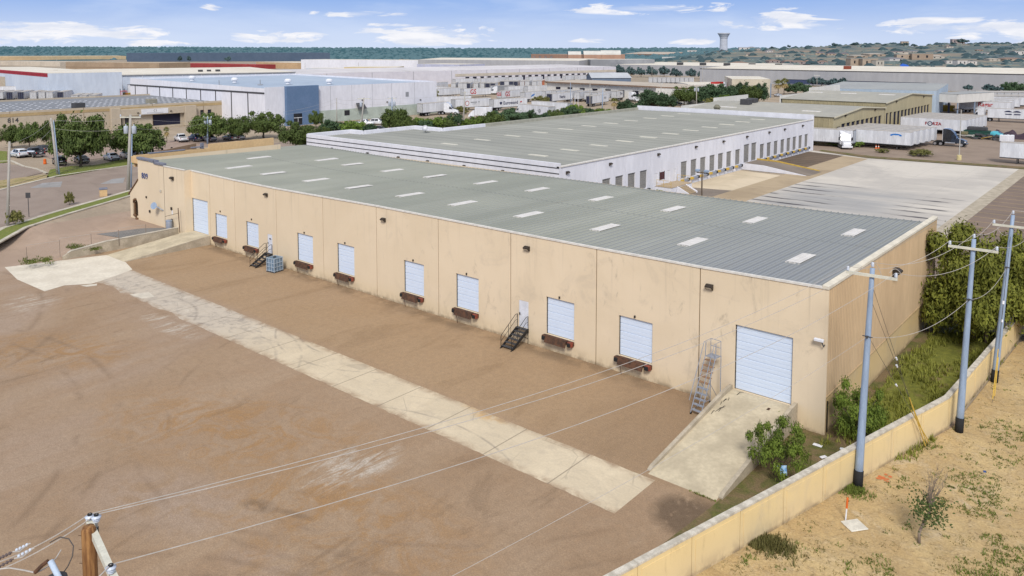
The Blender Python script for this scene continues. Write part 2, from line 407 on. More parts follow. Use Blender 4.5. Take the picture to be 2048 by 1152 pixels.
def m_strip():
    m, nt, bs = nodes('yard_concrete')
    v = pos(nt); sx = sepx(nt, v); K = lambda a, b: math_(nt, 'MULTIPLY', a, b, True)
    a = noisef(nt, v, .22, 6, .65, .36, .64, .8); b = noisef(nt, v, .9, 7, .72, .46, .68, 1.2); g = noisef(nt, v, 8, 4, .75, .3, .7)
    slab = N(nt, 'ShaderNodeTexWhiteNoise', noise_dimensions='1D'); nt.links.new(math_(nt, 'FLOOR', math_(nt, 'DIVIDE', math_(nt, 'ADD', sx[0], 2.27), 4.55)), slab.inputs['W'])
    c = mix(nt, a, (.69,.585,.42), (.60,.505,.36)); c = mix(nt, K(slab.outputs['Value'], .35), c, (.52,.42,.285))
    far = N2win(nt, sx[0], -80, -40, 14)
    c = mix(nt, K(far, .75), c, (.485,.43,.37))
    c = mix(nt, K(K(b, .75), math_(nt, 'ADD', far, .28, True)), c, (.27,.235,.205))
    fl = noisef(nt, v, .5, 6, .7, .55, .68, 1.2); c = mix(nt, K(K(fl, far), .7), c, (.62,.56,.47))
    for (rot, s_, am) in ((12, 1.2, .42), (-30, .9, .35), (64, .8, .25)):
        t = noisef(nt, pos(nt, (.2, 1.6, 1), rot=(0,0,radians(rot))), s_, 5, .65, .60, .76, 2.0); c = mix(nt, K(t, am), c, (.27,.23,.185))
    for (x, y, r, w) in ((-40,-22,9.6,.16),(-40,-22,11.4,.16),(-33,-3,8.4,.14),(-33,-3,10.2,.14),(-52,-20,8.0,.2),(-17,-25,12,.12)):
        c = mix(nt, K(K(ringline(nt, sx, x, y, r, w), noisef(nt, v, .5, 4, .6, .4, .6)), .6), c, (.22,.19,.165))
    ru = K(blob(nt, sx, -16.8, -10.7, 2.2, .9), 1.0); c = mix(nt, K(K(ru, noisef(nt, v, 1.2, 5, .6, .35, .6)), .9), c, (.55,.33,.12))
    # soil creeping over both edges
    en = noisef(nt, v, .9, 6, .7, .30, .70, .8)
    e1 = N2win(nt, sx[1], -10.95, -10, .6); e2 = N2win(nt, sx[1], -16, -14.15, .7)
    c = mix(nt, K(K(math_(nt, 'MAXIMUM', e1, e2), en), .95), c, (.31,.205,.125))
    cr = N(nt, 'ShaderNodeTexVoronoi', feature='DISTANCE_TO_EDGE'); cr.inputs['Scale'].default_value = .33; nt.links.new(pos(nt), cr.inputs['Vector'])
    ck = K(math_(nt, 'LESS_THAN', cr.outputs['Distance'], .010), noisef(nt, v, .25, 3, .5, .5, .58)); c = mix(nt, K(ck, .28), c, (.2,.165,.13))
    j = math_(nt, 'MAXIMUM', joints(nt, sx[0], 4.55, .04), joints(nt, sx[1], 40, .03, 32.6))
    c = mix(nt, K(j, .6), c, (.15,.12,.09)); c = mix(nt, K(g, .22), c, (.31,.255,.185))
    nt.links.new(c, bs.inputs['Base Color']); bs.inputs['Roughness'].default_value = .9
    bump(nt, bs, g, .15, .01)
    return m
def m_whiteyard():
    m, nt, bs = nodes('pale_concrete')
    v = pos(nt); sx = sepx(nt, v)
    a = noisef(nt, v, .06, 6, .6, .4, .6, .5); b = noisef(nt, v, .45, 6, .7, .52, .72, .8)
    c = mix(nt, a, (.57,.525,.46), (.46,.425,.38))
    c = mix(nt, math_(nt, 'MULTIPLY', b, .25), c, (.34,.32,.30))
    dark = math_(nt, 'MULTIPLY', N2win(nt, sx[1], 40, 87, 10), N2win(nt, sx[0], -32, -15, 8))
    dn = noisef(nt, pos(nt, (.12, 1, 1)), .3, 5, .6, .35, .6, .4)
    c = mix(nt, math_(nt, 'MULTIPLY', dark, math_(nt, 'ADD', math_(nt, 'MULTIPLY', dn, .5), .40), True), c, (.32,.315,.31))
    # rows of tyre rubber where trailers back in
    for x0, x1, y0, y1, ph, w in ((-34, -24, 58, 88, 0, .5), (-15, -8.5, 50, 88, 1.5, .55)):
        q = math_(nt, 'FRACT', math_(nt, 'DIVIDE', math_(nt, 'ADD', sx[1], ph), 3.45))
        ln = N2win(nt, q, .40, .62, .25)
        nz = noisef(nt, pos(nt, (.25, .8, 1)), .6, 4, .6, .4, .62, .3)
        f = math_(nt, 'MULTIPLY', math_(nt, 'MULTIPLY', ln, nz), math_(nt, 'MULTIPLY', N2win(nt, sx[0], x0, x1, 4), N2win(nt, sx[1], y0, y1, 4)))
        c = mix(nt, math_(nt, 'MULTIPLY', f, w*3, True), c, (.065,.06,.065))
    s = noisef(nt, pos(nt, (.05, 1.1, 1), rot=(0,0,radians(4))), .7, 5, .65, .58, .75, .7)
    c = mix(nt, math_(nt, 'MULTIPLY', s, .6), c, (.24,.225,.21))
    j = math_(nt, 'MAXIMUM', joints(nt, sx[0], 6.4, .05, 1.1), joints(nt, sx[1], 6.1, .05, .3))
    c = mix(nt, math_(nt, 'MULTIPLY', j, .18), c, (.2,.19,.18))
    nt.links.new(c, bs.inputs['Base Color']); bs.inputs['Roughness'].default_value = .9
    return m
def m_asphalt(name, c1, c2, lines=None, grain=10):
    m, nt, bs = nodes(name)
    v = pos(nt); sx = sepx(nt, v)
    a = noisef(nt, v, .12, 6, .6, .38, .64, .6); b = noisef(nt, pos(nt, (.3,1,1), rot=(0,0,.5)), .5, 5, .65, .5, .72, 1); g = noisef(nt, v, grain, 3, .6, .3, .7)
    c = mix(nt, a, c1, c2)
    c = mix(nt, math_(nt, 'MULTIPLY', b, .35), c, tuple(x*.6 for x in c2))
    c = mix(nt, math_(nt, 'MULTIPLY', g, .2), c, tuple(min(1, x*1.4) for x in c1))
    nt.links.new(c, bs.inputs['Base Color']); bs.inputs['Roughness'].default_value = .92
    return m
def m_dirt():
    m, nt, bs = nodes('sandy_dirt')
    v = pos(nt); a = noisef(nt, v, .25, 6, .62, .38, .62, .5); b = noisef(nt, v, 1.6, 6, .7, .45, .68, .6); g = noisef(nt, v, 9, 4, .7, .35, .68)
    c = mix(nt, a, (.58,.43,.21), (.48,.345,.165))
    c = mix(nt, math_(nt, 'MULTIPLY', b, .5), c, (.58,.45,.27))
    d = noisef(nt, v, 2.7, 5, .7, .57, .68, .4)
    c = mix(nt, math_(nt, 'MULTIPLY', d, .75), c, (.16,.11,.05))
    gr = noisef(nt, v, .8, 5, .65, .60, .68, .3)
    sx = sepx(nt, v)
    far = N2win(nt, sx[0], 9.5, 60, 6)
    c = mix(nt, math_(nt, 'MULTIPLY', gr, math_(nt, 'ADD', math_(nt, 'MULTIPLY', far, .65), .1)), c, (.11,.12,.025))
    bg_ = noisef(nt, v, .12, 6, .65, .42, .60, 1.0); c = mix(nt, math_(nt, 'MULTIPLY', bg_, .55), c, (.46,.31,.14)); pl = noisef(nt, v, .35, 6, .7, .55, .70, .8); c = mix(nt, math_(nt, 'MULTIPLY', pl, .7), c, (.60,.49,.33))
    tr = noisef(nt, pos(nt, (.25,1.4,1), rot=(0,0,radians(62))), .7, 6, .7, .54, .72, .8); c = mix(nt, math_(nt, 'MULTIPLY', tr, .5), c, (.30,.19,.085))
    c = mix(nt, math_(nt, 'MULTIPLY', g, .42), c, (.24,.15,.065))
    st = noisef(nt, v, 22, 2, .6, .66, .7)
    c = mix(nt, math_(nt, 'MULTIPLY', st, .5), c, (.62,.53,.38))
    nt.links.new(c, bs.inputs['Base Color']); bs.inputs['Roughness'].default_value = .97
    bump(nt, bs, b, .5, .08)
    return m
def m_soil_grass(name, bare, g1, g2, amt):
    m, nt, bs = nodes(name)
    v = pos(nt); a = noisef(nt, v, .5, 6, .65, amt-.1, amt+.1, .5); b = noisef(nt, v, 2.5, 5, .7, .35, .65); g = noisef(nt, v, 12, 3)
    c = mix(nt, a, bare, mix(nt, b, g1, g2)); c = mix(nt, math_(nt, 'MULTIPLY', g, .35), c, tuple(x*.5 for x in g1))
    nt.links.new(c, bs.inputs['Base Color']); bs.inputs['Roughness'].default_value = .97
    bump(nt, bs, g, .5, .05)
    return m
def m_stucco(name, c1, c2, c3, top=8.3):
    m, nt, bs = nodes(name)
    v = pos(nt); sx = sepx(nt, v); K = lambda a, b: math_(nt, 'MULTIPLY', a, b, True)
    a = noisef(nt, v, .16, 5, .6, .36, .64, .6); b = noisef(nt, pos(nt, (1.1,1.1,.45)), .8, 7, .74, .56, .74, .9); g = noisef(nt, v, 25, 2)
    pan = N(nt, 'ShaderNodeTexWhiteNoise', noise_dimensions='1D'); nt.links.new(math_(nt, 'FLOOR', math_(nt, 'DIVIDE', sx[0], 8.0)), pan.inputs['W'])
    c = mix(nt, a, c1, c2); c = mix(nt, K(pan.outputs['Value'], .35), c, tuple(x*.93 for x in c2))
    near = N2win(nt, sx[0], -38, 6, 20)
    c = mix(nt, K(b, math_(nt, 'ADD', K(near, .62), .13)), c, c3)
    b2 = noisef(nt, v, .33, 6, .7, .52, .70, .8); c = mix(nt, K(b2, math_(nt, 'ADD', K(near, .30), .06)), c, (.50,.42,.32))
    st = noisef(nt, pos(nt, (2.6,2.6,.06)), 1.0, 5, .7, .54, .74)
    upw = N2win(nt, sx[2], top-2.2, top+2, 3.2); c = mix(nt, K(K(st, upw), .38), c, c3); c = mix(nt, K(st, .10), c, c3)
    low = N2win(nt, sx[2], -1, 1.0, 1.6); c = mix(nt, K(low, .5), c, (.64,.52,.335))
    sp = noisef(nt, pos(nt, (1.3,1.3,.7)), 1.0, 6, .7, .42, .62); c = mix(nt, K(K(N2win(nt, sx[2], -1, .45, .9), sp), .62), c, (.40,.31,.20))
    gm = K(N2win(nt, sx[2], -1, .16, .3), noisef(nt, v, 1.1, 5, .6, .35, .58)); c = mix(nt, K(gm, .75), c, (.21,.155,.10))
    c = mix(nt, K(g, .08), c, c3)
    nt.links.new(c, bs.inputs['Base Color']); bs.inputs['Roughness'].default_value = .9; bs.inputs['Specular IOR Level'].default_value = .2
    bump(nt, bs, g, .12, .01)
    return m
def m_roof(name, c1, c2, cb, period, along='x', blue=False):
    m, nt, bs = nodes(name)
    v = pos(nt); sx = sepx(nt, v)
    ax = sx[0] if along == 'x' else sx[1]
    wn = N(nt, 'ShaderNodeTexWhiteNoise', noise_dimensions='1D')
    nt.links.new(math_(nt, 'FLOOR', math_(nt, 'DIVIDE', ax, period*3)), wn.inputs['W'])
    sc = (.5, .06, 1) if along == 'x' else (.06, .5, 1)
    a = noisef(nt, pos(nt, sc), .5, 5, .6, .36, .64, .4); b = noisef(nt, v, .09, 4, .5, .36, .64)
    c = mix(nt, b, c1, c2); c = mix(nt, math_(nt, 'MULTIPLY', a, .4), c, tuple(x*.8 for x in c2))
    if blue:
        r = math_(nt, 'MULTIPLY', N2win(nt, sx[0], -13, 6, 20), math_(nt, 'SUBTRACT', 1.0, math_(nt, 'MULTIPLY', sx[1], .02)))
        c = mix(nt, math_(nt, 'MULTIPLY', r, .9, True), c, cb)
    c = mix(nt, math_(nt, 'MULTIPLY', wn.outputs['Value'], .10), c, (.5,.5,.46))
    seam = joints(nt, ax, period, .085 if along == 'x' else .05, period*.5 if along == 'x' else 0)
    c = mix(nt, math_(nt, 'MULTIPLY', seam, .45), c, (.10,.105,.11))
    if along == 'x':
        lap = math_(nt, 'MAXIMUM', N2win(nt, sx[1], 12.9, 13.1, .25), N2win(nt, sx[1], 25.2, 27, .6)); c = mix(nt, math_(nt, 'MULTIPLY', lap, .45), c, (.14,.145,.14))
        rw = noisef(nt, pos(nt, (1.2,.05,1)), 1.0, 5, .65, .56, .76); c = mix(nt, math_(nt, 'MULTIPLY', rw, .28), c, (.24,.22,.18))
    g = noisef(nt, v, 3, 5, .7, .55, .75)
    c = mix(nt, math_(nt, 'MULTIPLY', g, .15), c, (.17,.17,.15))
    nt.links.new(c, bs.inputs['Base Color']); bs.inputs['Roughness'].default_value = .55; bs.inputs['Metallic'].default_value = .0
    return m
M['yard'] = m_yard(); M['strip'] = m_strip(); M['whiteyard'] = m_whiteyard(); M['dirt'] = m_dirt()
M['lot'] = m_asphalt('lot_asphalt', (.20,.145,.11), (.155,.115,.09))
M['street'] = m_asphalt('street_asphalt', (.285,.225,.185), (.24,.185,.15))
M['lotbrown'] = m_asphalt('truck_lot_asphalt', (.27,.205,.155), (.215,.16,.12))
M['wellbrown'] = m_asphalt('dock_well_concrete', (.40,.31,.20), (.31,.235,.15))
M['welllight'] = m_asphalt('pale_dock_concrete', (.60,.50,.36), (.49,.405,.28))
M['welldark'] = m_asphalt('dock_asphalt', (.145,.10,.065), (.105,.075,.05))
M['wellgrey'] = m_asphalt('grey_dock_asphalt', (.22,.18,.145), (.165,.135,.11))
M['farland'] = m_asphalt('far_ground', (.34,.27,.19), (.24,.205,.16), grain=1)
M['turf'] = m_soil_grass('lawn_turf', (.20,.20,.04), (.14,.175,.025), (.21,.235,.045), .40)
M['soil'] = m_soil_grass('weedy_soil', (.215,.145,.075), (.085,.095,.018), (.14,.14,.03), .52)
M['soilgreen'] = m_soil_grass('grassy_soil', (.215,.15,.075), (.13,.145,.018), (.22,.225,.033), .38)
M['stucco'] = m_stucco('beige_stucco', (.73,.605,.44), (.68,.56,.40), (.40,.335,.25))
M['stuccoy'] = m_stucco('yellow_stucco', (.70,.52,.27), (.64,.47,.24), (.38,.27,.14), 30)
M['blockwall'] = m_stucco('cream_block', (.80,.625,.325), (.74,.575,.295), (.52,.39,.20), 1.9)
M['parapet'] = mat('bright_beige_parapet', (.66,.46,.245), (.60,.415,.22), scale=.5)
M['siding'] = mat('tan_metal_siding', (.55,.405,.25), (.50,.365,.225), scale=.4, rough=.6, sc3=(1,1,.2))
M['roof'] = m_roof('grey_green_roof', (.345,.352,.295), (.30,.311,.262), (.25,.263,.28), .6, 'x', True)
M['roofw'] = m_roof('grey_roof_sheet', (.31,.312,.28), (.272,.277,.25), (.3,.32,.36), .6, 'y')
M['skylightdim'] = mat('dim_skylight', (.60,.58,.49), (.52,.50,.43), scale=1.2)
M['skylight'] = mat('skylight_panel', (.73,.70,.66), (.63,.60,.56), scale=1.2, rough=.5)
M['joint'] = mat('panel_joint', (.20,.13,.07), scale=2)

# ================================================================ setting
mb = MB(); R = 9000
mb.poly([(-107,-400,-.06),(R,-400,-.06),(R,R,-.06),(-107,R,-.06)]); mb.poly([(-R,-400,.72),(-107,-400,.72),(-107,R,.72),(-R,R,.72)])
mb.poly([(-R,-R,-.06),(R,-R,-.06),(R,-400,-.06),(-R,-400,-.06)])
struct('ground', mb, M['farland'])

def zlot(x, y):
    z = .8*S((y+16)/6) if x < -75.7 else 0
    return z*S((-75.7-x)/.4) if x < -75.7 else 0
mb = MB()
xs = [-75.6,-74,-70,-60,-50,-40,-30,-20,-10,-2,4,12,30]; ys = [-70,-55,-40,-30]+[-24+i for i in range(32)]
for j in range(len(ys)-1):
    for i in range(len(xs)-1):
        q = [(xs[i],ys[j]),(xs[i+1],ys[j]),(xs[i+1],ys[j+1]),(xs[i],ys[j+1])]
        mb.poly([(a, b, zlot(a, b)) for a, b in q])
struct('yard', mb, M['yard'])
mb = MB(); xs = [-92+i*1.0 for i in range(17)]+[-75.75,-75.6]
for j in range(len(ys)-1):
    for i in range(len(xs)-1):
        q = [(xs[i],ys[j]),(xs[i+1],ys[j]),(xs[i+1],ys[j+1]),(xs[i],ys[j+1])]
        mb.poly([(a, b, zlot(a, b)) for a, b in q])
struct('forecourt', mb, m_asphalt('forecourt_asphalt', (.375,.275,.205), (.31,.225,.165)))
mb = MB()
def sheet(name, pts, z, m):
    b = MB(); b.poly([(p[0], p[1], z) for p in pts]); return struct(name, b, m)
# concrete strip: worn, ragged south edge toward its far end
top = []; bot = []
for i in range(123):
    x = -66+i*.5
    rag = max(0, (-38-x)/28)
    top.append((x, -10.62+.04*noise.noise(Vector((x,0,5))), .006))
    bot.append((x, -14.5+rag*1.1*noise.noise(Vector((x*.35,3,1)))+.10*noise.noise(Vector((x*1.7,3,1))), .006))
for i in range(122): mb.quad(bot[i], bot[i+1], top[i+1], top[i])
struct('concrete_strip', mb, M['strip'])
ap = [(-76.9,-18.7),(-71,-19.4),(-64.8,-19.1),(-65.4,-17.2),(-64.0,-15.3),(-64.3,-14.2),(-65.2,-12),(-66,-10.5),(-69.4,-9.7),(-73.9,-9.7),(-75.2,-13.6)]
sheet('concrete_apron', ap, .011, mat('pale_apron', (.72,.66,.55), (.62,.56,.46), scale=.5))
for (a, b, c, d, z) in ((-64.2,-63.0,-16.2,-14.9,.013), (-57.8,-55.4,-14.4,-12.9,.013)):
    sheet('concrete_patch', [(a,c),(b-.3,c+.2),(b,d-.3),(a+.6,d)], z, mat('patch_pale', (.66,.60,.50), scale=1))

# loading ramps with kerbs
def ramp(name, x0, x1, y0, z1, kerbs, lab):
    t = thing(name, lab, 'ramp', (x0, y0, 0))
    Y = -y0-.05
    b = MB(); b.prism([(0,.02,.0),(0,Y,0),(0,Y,z1),(0,Y-.9,z1-.02)], (x1-x0,0,0)); b.build('slab', M['concrete'], t)
    for (ka, kb, h) in kerbs:
        b = MB(); w = kb-ka
        b.prism([(ka,.3,-.02),(ka,Y,-.02),(ka,Y,z1+h),(ka,Y-.9,z1+h-.03),(ka,.6,h*.75),(ka,.3,h*.3)], (w,0,0)); b.build('kerb', M['concgrey'], t)
    return t
ramp('loading_ramp', -5.62, -1.75, -10.3, 1.19, [(-.22,-.003,.28),(3.873,4.10,.30)], 'concrete drive-in ramp with side kerbs rising to the large white door beside the end wall')
ramp('loading_ramp', -73.9, -69.75, -9.9, 1.0, [(4.152,4.32,.02)], 'concrete ramp rising to the tall white door next to the beige office end')
t = thing('retaining_wall', 'low concrete retaining wall beside the far ramp, tapering down to the apron', 'wall', (-75.6,-13.6,0))
b = MB(); b.prism([(-.12,0,-.02),(-.12,13.2,-.02),(-.12,13.2,1.25),(-.12,4.5,1.12),(-.12,.8,.75),(-.12,0,.35)], (.3,0,0)); b.build('wall_body', M['concgrey'], t)
b = MB(); b.prism([(-.15,.5,.64),(-.15,.85,.77),(-.15,4.5,1.13),(-.15,13.2,1.26),(-.15,13.2,1.34),(-.15,4.5,1.21),(-.15,.8,.83)], (.36,0,0)); b.build('cap', M['kerb'], t)

# dirt lot outside the wall, soil inside
sheet('dirt_lot', [(-3.75,-32),(-13,-70),(60,-70),(60,50),(14,50),(6.4,24.5),(5.55,6),(2.75,-5)], .02, M['dirt'])
sheet('soil_verge', [(-1.65,-10.6),(-2.2,-17),(-.15,-16.5),(2.7,-4.8),(5.3,6),(6.2,28),(0,28),(0,0.0),(-1.65,0)], .012, M['soil'])
sheet('grass_verge', [(.6,4.2),(3.2,-1),(5.2,6),(6.0,20),(5.8,26),(1.0,26)], .016, M['soilgreen'])
sheet('pavement', [(7.2,24.0),(30,24.0),(30,27.5),(6.6,27.5)], .03, M['concgrey'])

# pale concrete truck court and its bays on the right
sheet('truck_court', [(-33.6,26),(-7.6,26),(-7.7,128.5),(-34,125.6),(-47,130.8),(-47.6,128.6),(-33.6,124.6)], .004, M['whiteyard'])
sheet('gutter', [(-7.6,26),(-5.7,26),(-5.7,128.3),(-7.7,128.5)], .006, M['concgrey'])
sheet('car_park', [(-5.7,26.5),(60,26.5),(60,125),(-5.7,128.3)], .0, M['lot'])
sheet('dock_bay', [(-39.0,28),(-33.6,28),(-33.6,124.6),(-39.0,126.4)], .008, M['wellbrown'])
sheet('dock_bay_dark', [(-47.2,101.8),(-39.0,101.8),(-39.0,126.4),(-47.2,128.6)], .008, M['welldark'])
sheet('dock_bay_pale', [(-47.2,70),(-39.0,72),(-39.0,92),(-47.2,93)], .008, M['welllight'])
sheet('dock_bay_grey', [(-47.2,28),(-39.0,28),(-39.0,72),(-47.2,70)], .008, M['wellgrey'])
b = MB()
for k in range(9): b.box(-47.1,-39.2, 103.2+k*2.75, 103.75+k*2.75, .009, .014)
struct('dock_bay_stripes', b, mat('dark_tyre_stripe', (.075,.055,.04), (.12,.085,.055), scale=.7))
b = MB()
for k in range(28):
    y = 30+k*3.45
    b.box(-5.6, 14, y-.075, y+.075, .004, .008)
struct('parking_line', b, mat('worn_yellow_line', (.50,.36,.16), (.34,.25,.13), scale=1.5))
sheet('truck_lot', [(-60,131.5),(-34,127.5),(-7.7,130.5),(60,128),(120,300),(-60,330)], .0, M['lotbrown'])
tag(sheet('kerb_verge', [(-46,130.9),(-34,126.4),(-7.7,129.2),(20,127.6),(20,131.6),(-7.7,132.6),(-34,129.6),(-46,133.6)], .012, M['soil']))

# west side: street, verges, forecourts  (0.78 m higher)
ZL = .78
def P2(px, py, z=ZL): p = at(px, py, z); return (p.x, p.y)
sheet('lot_ground', [(-92.2,-60),(-92.2,6),(-92.2,60),(-107.2,60),(-107.2,400),(-600,400),(-600,-200)], .745, m_asphalt('west_ground', (.36,.285,.205), (.29,.23,.165), grain=3))
nearroad = [P2(-160,540),P2(0,457),P2(100,426),P2(200,398),P2(262,380),P2(300,366)]
farroad = [P2(300,324),P2(278,329),P2(200,340),P2(120,352),P2(0,381),P2(-160,425)]
sheet('street', nearroad+[(-125,60),(-119,160),(-140,160),(-146,60)]+farroad, ZL, M['street'])
def ribbon(name, line, off0, off1, z0, z1, m):
    "strip along a line, offset sideways, between two heights"
    b = MB()
    L = [Vector((p[0], p[1])) for p in line]
    def offp(i, o):
        d = (L[min(i+1, len(L)-1)]-L[max(i-1, 0)]).normalized(); n = Vector((d.y, -d.x)); return L[i]+n*o
    for i in range(len(L)-1):
        a0, a1 = offp(i, off0), offp(i, off1); c0, c1 = offp(i+1, off0), offp(i+1, off1)
        b.quad((a0.x,a0.y,z1),(a1.x,a1.y,z1),(c1.x,c1.y,z1),(c0.x,c0.y,z1))
        b.quad((a0.x,a0.y,z0),(a0.x,a0.y,z1),(c0.x,c0.y,z1),(c0.x,c0.y,z0)); b.quad((a1.x,a1.y,z0),(a1.x,a1.y,z1),(c1.x,c1.y,z1),(c1.x,c1.y,z0))
    return struct(name, b, m)
ribbon('street_kerb', nearroad, 0, .7, ZL-.02, ZL+.10, M['kerb'])
ribbon('street_verge', nearroad, .7, 2.7, ZL-.02, ZL+.08, M['turf'])
ribbon('forecourt_kerb', nearroad, 2.7, 3.2, ZL-.02, ZL+.13, M['kerb'])
ribbon('far_street_kerb', [farroad[i] for i in (4,3,2,1,0)][:4], 0, -.6, ZL-.02, ZL+.10, M['kerb'])
sheet('lawn', [P2(93,357),P2(130,352),P2(200,340),P2(278,328.5),P2(300,324),P2(300,305),P2(278,314),P2(230,323),P2(190,331),P2(140,333),P2(100,340)], ZL+.09, M['turf'])
sheet('dry_verge', [P2(-40,390),P2(0,380),P2(100,356),P2(93,350),P2(40,356),P2(-40,368)], ZL+.09, m_soil_grass('dry_turf', (.42,.32,.17), (.24,.22,.06), (.30,.25,.09), .55))
sheet('side_lawn', [P2(-60,335),P2(-60,300),P2(14,303),P2(14,325)], ZL+.06, M['turf'])
sheet('driveway', [P2(-80,372),P2(0,366),P2(60,352),P2(88,345),P2(60,334),P2(0,326),P2(-80,326)], ZL+.03, M['street'])
ribbon('driveway_kerb', [P2(0,323),P2(25,322),P2(50,333),P2(75,338),P2(97,347)], 0, .45, ZL-.02, ZL+.14, M['kerb'])
for x0, y0, x1, y1 in ((60,366,125,376), (200,358,250,368)):
    sheet('street_patch', [P2(x0,y1),P2(x0+25,y0),P2(x1,y0-3),P2(x1-4,y1-2)], ZL+.006, mat('grey_patch', (.34,.33,.33), (.28,.27,.26), scale=.5))
sheet('office_car_park', [P2(40,300),P2(130,325),P2(300,306),P2(480,284),P2(480,268),P2(220,292),P2(40,296)], ZL+.012, m_asphalt('pinkish_asphalt', (.34,.25,.20), (.27,.20,.16)))

# hills as one relief sheet, polar around the viewpoint's ground point
b = MB(); ths = [-1.15+i*.0164 for i in range(141)]; ts = [760*1.034**k for k in range(79)]
for t_ in ts:
    for th in ths:
        p = Vector((CAM.x, CAM.y, 0))+HF*t_+RGT*(th*t_); b.v.append((p.x, p.y, elev_st(th, t_) if t_ > 770 else -1))
n_ = len(ths)
for i in range(len(ts)-1):
    for j in range(n_-1): b.f.append((i*n_+j, i*n_+j+1, (i+1)*n_+j+1, (i+1)*n_+j)); b.mi.append(0)
def m_hills():
    m, nt, bs = nodes('hillside')
    v = pos(nt)
    # bearing splits wooded ridge (west) from the inhabited slope (east)
    geo = N(nt, 'ShaderNodeNewGeometry'); sub = N(nt, 'ShaderNodeVectorMath', operation='SUBTRACT'); nt.links.new(geo.outputs['Position'], sub.inputs[0]); sub.inputs[1].default_value = CAM
    ds = N(nt, 'ShaderNodeVectorMath', operation='DOT_PRODUCT'); dt = N(nt, 'ShaderNodeVectorMath', operation='DOT_PRODUCT')
    for q, w in ((ds, RGT), (dt, HF)): nt.links.new(sub.outputs[0], q.inputs[0]); q.inputs[1].default_value = w
    th = math_(nt, 'DIVIDE', ds.outputs['Value'], dt.outputs['Value'])
    e = N(nt, 'ShaderNodeMapRange', interpolation_type='SMOOTHSTEP'); e.inputs['From Min'].default_value = .17; e.inputs['From Max'].default_value = .30; nt.links.new(th, e.inputs['Value'])
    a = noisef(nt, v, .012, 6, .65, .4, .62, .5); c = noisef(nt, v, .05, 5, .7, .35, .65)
    wood = mix(nt, a, (.05,.12,.14), (.075,.14,.155)); wood = mix(nt, c, wood, (.045,.105,.13))  # bluish distance haze is put into the base colours of the hills
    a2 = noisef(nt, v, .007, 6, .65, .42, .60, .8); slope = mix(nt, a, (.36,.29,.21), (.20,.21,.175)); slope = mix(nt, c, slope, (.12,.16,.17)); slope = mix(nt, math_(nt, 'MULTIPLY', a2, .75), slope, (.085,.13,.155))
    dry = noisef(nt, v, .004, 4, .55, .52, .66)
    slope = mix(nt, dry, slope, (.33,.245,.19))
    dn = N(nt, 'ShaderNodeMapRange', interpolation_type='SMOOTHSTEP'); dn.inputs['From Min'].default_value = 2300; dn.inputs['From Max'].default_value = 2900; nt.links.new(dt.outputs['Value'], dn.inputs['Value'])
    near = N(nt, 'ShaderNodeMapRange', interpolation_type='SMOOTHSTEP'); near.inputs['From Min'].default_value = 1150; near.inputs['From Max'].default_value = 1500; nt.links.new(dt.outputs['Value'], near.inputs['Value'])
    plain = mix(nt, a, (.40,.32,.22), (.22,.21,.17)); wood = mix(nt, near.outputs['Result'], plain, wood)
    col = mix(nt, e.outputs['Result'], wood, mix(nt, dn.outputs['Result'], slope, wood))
    nt.links.new(col, bs.inputs['Base Color']); bs.inputs['Roughness'].default_value = 1
    bs.inputs['Specular IOR Level'].default_value = 0
    return m
struct('hills', b, m_hills())
# ================================================================ main warehouse
TOPZ = [(-78.7,8.3),(-73.4,8.2),(-64,8.08),(-56,8.08),(-48,8.2),(-40,8.33),(-32,8.36),(-24,8.38),(-16,8.43),(-8,8.52),(0,8.72)]
def topz(x): return lerp_pts(TOPZ, x)
wh = thing('warehouse', 'long beige tilt-up warehouse with white dock doors and a ribbed grey-green roof', 'building')
docks = [(-68.4,-65.85),(-61.9,-59.45),(-52.4,-49.72),(-45.85,-43.25),(-36.35,-33.8),(-29.95,-27.4),(-20.5,-17.92),(-14.1,-11.43)]
drive = [(-73.62,-69.98,1.0,5.0),(-5.55,-1.92,1.2,5.36)]
mans = [(-57.75,-56.85,1.1,3.1),(-23.16,-22.21,1.15,3.25)]
hl = [(a,b,1.2,4.05 if a > -60 else 3.88) for a, b in docks]+drive+mans
edges = [-73.4,-69.46,-64.1,-56,-48,-40,-32,-24,-16,-8,0]
edges[0] = -73.7
b = MB()
for x0, x1 in zip(edges, edges[1:]):
    g = .035
    hs = [(max(h[0],x0+g+.005)-x0-g, min(h[1],x1-g-.005)-x0-g, h[2], h[3]) for h in hl if x0 < (h[0]+h[1])/2 < x1]
    wall(b, (x0+g,0,-.3), (1,0,0), x1-x0-2*g, -.3, lambda u, x0=x0: topz(x0+u), hs, .22)
    for x in (x0+g, x1-g): b.quad((x,0,-.3),(x,.06,-.3),(x,.06,topz(x)),(x,0,topz(x)))
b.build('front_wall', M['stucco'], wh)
b = MB()
for x in edges[1:-1]: b.quad((x-.04,.05,-.3),(x+.04,.05,-.3),(x+.04,.05,topz(x)-.01),(x-.04,.05,topz(x)-.01))
b.quad((-47.9,.3,-.3),(-47.9,.3,8),(-47.9,.31,8),(-47.9,.31,-.3))
b.build('panel_joints', M['joint'], wh)['kind'] = 'stuff'
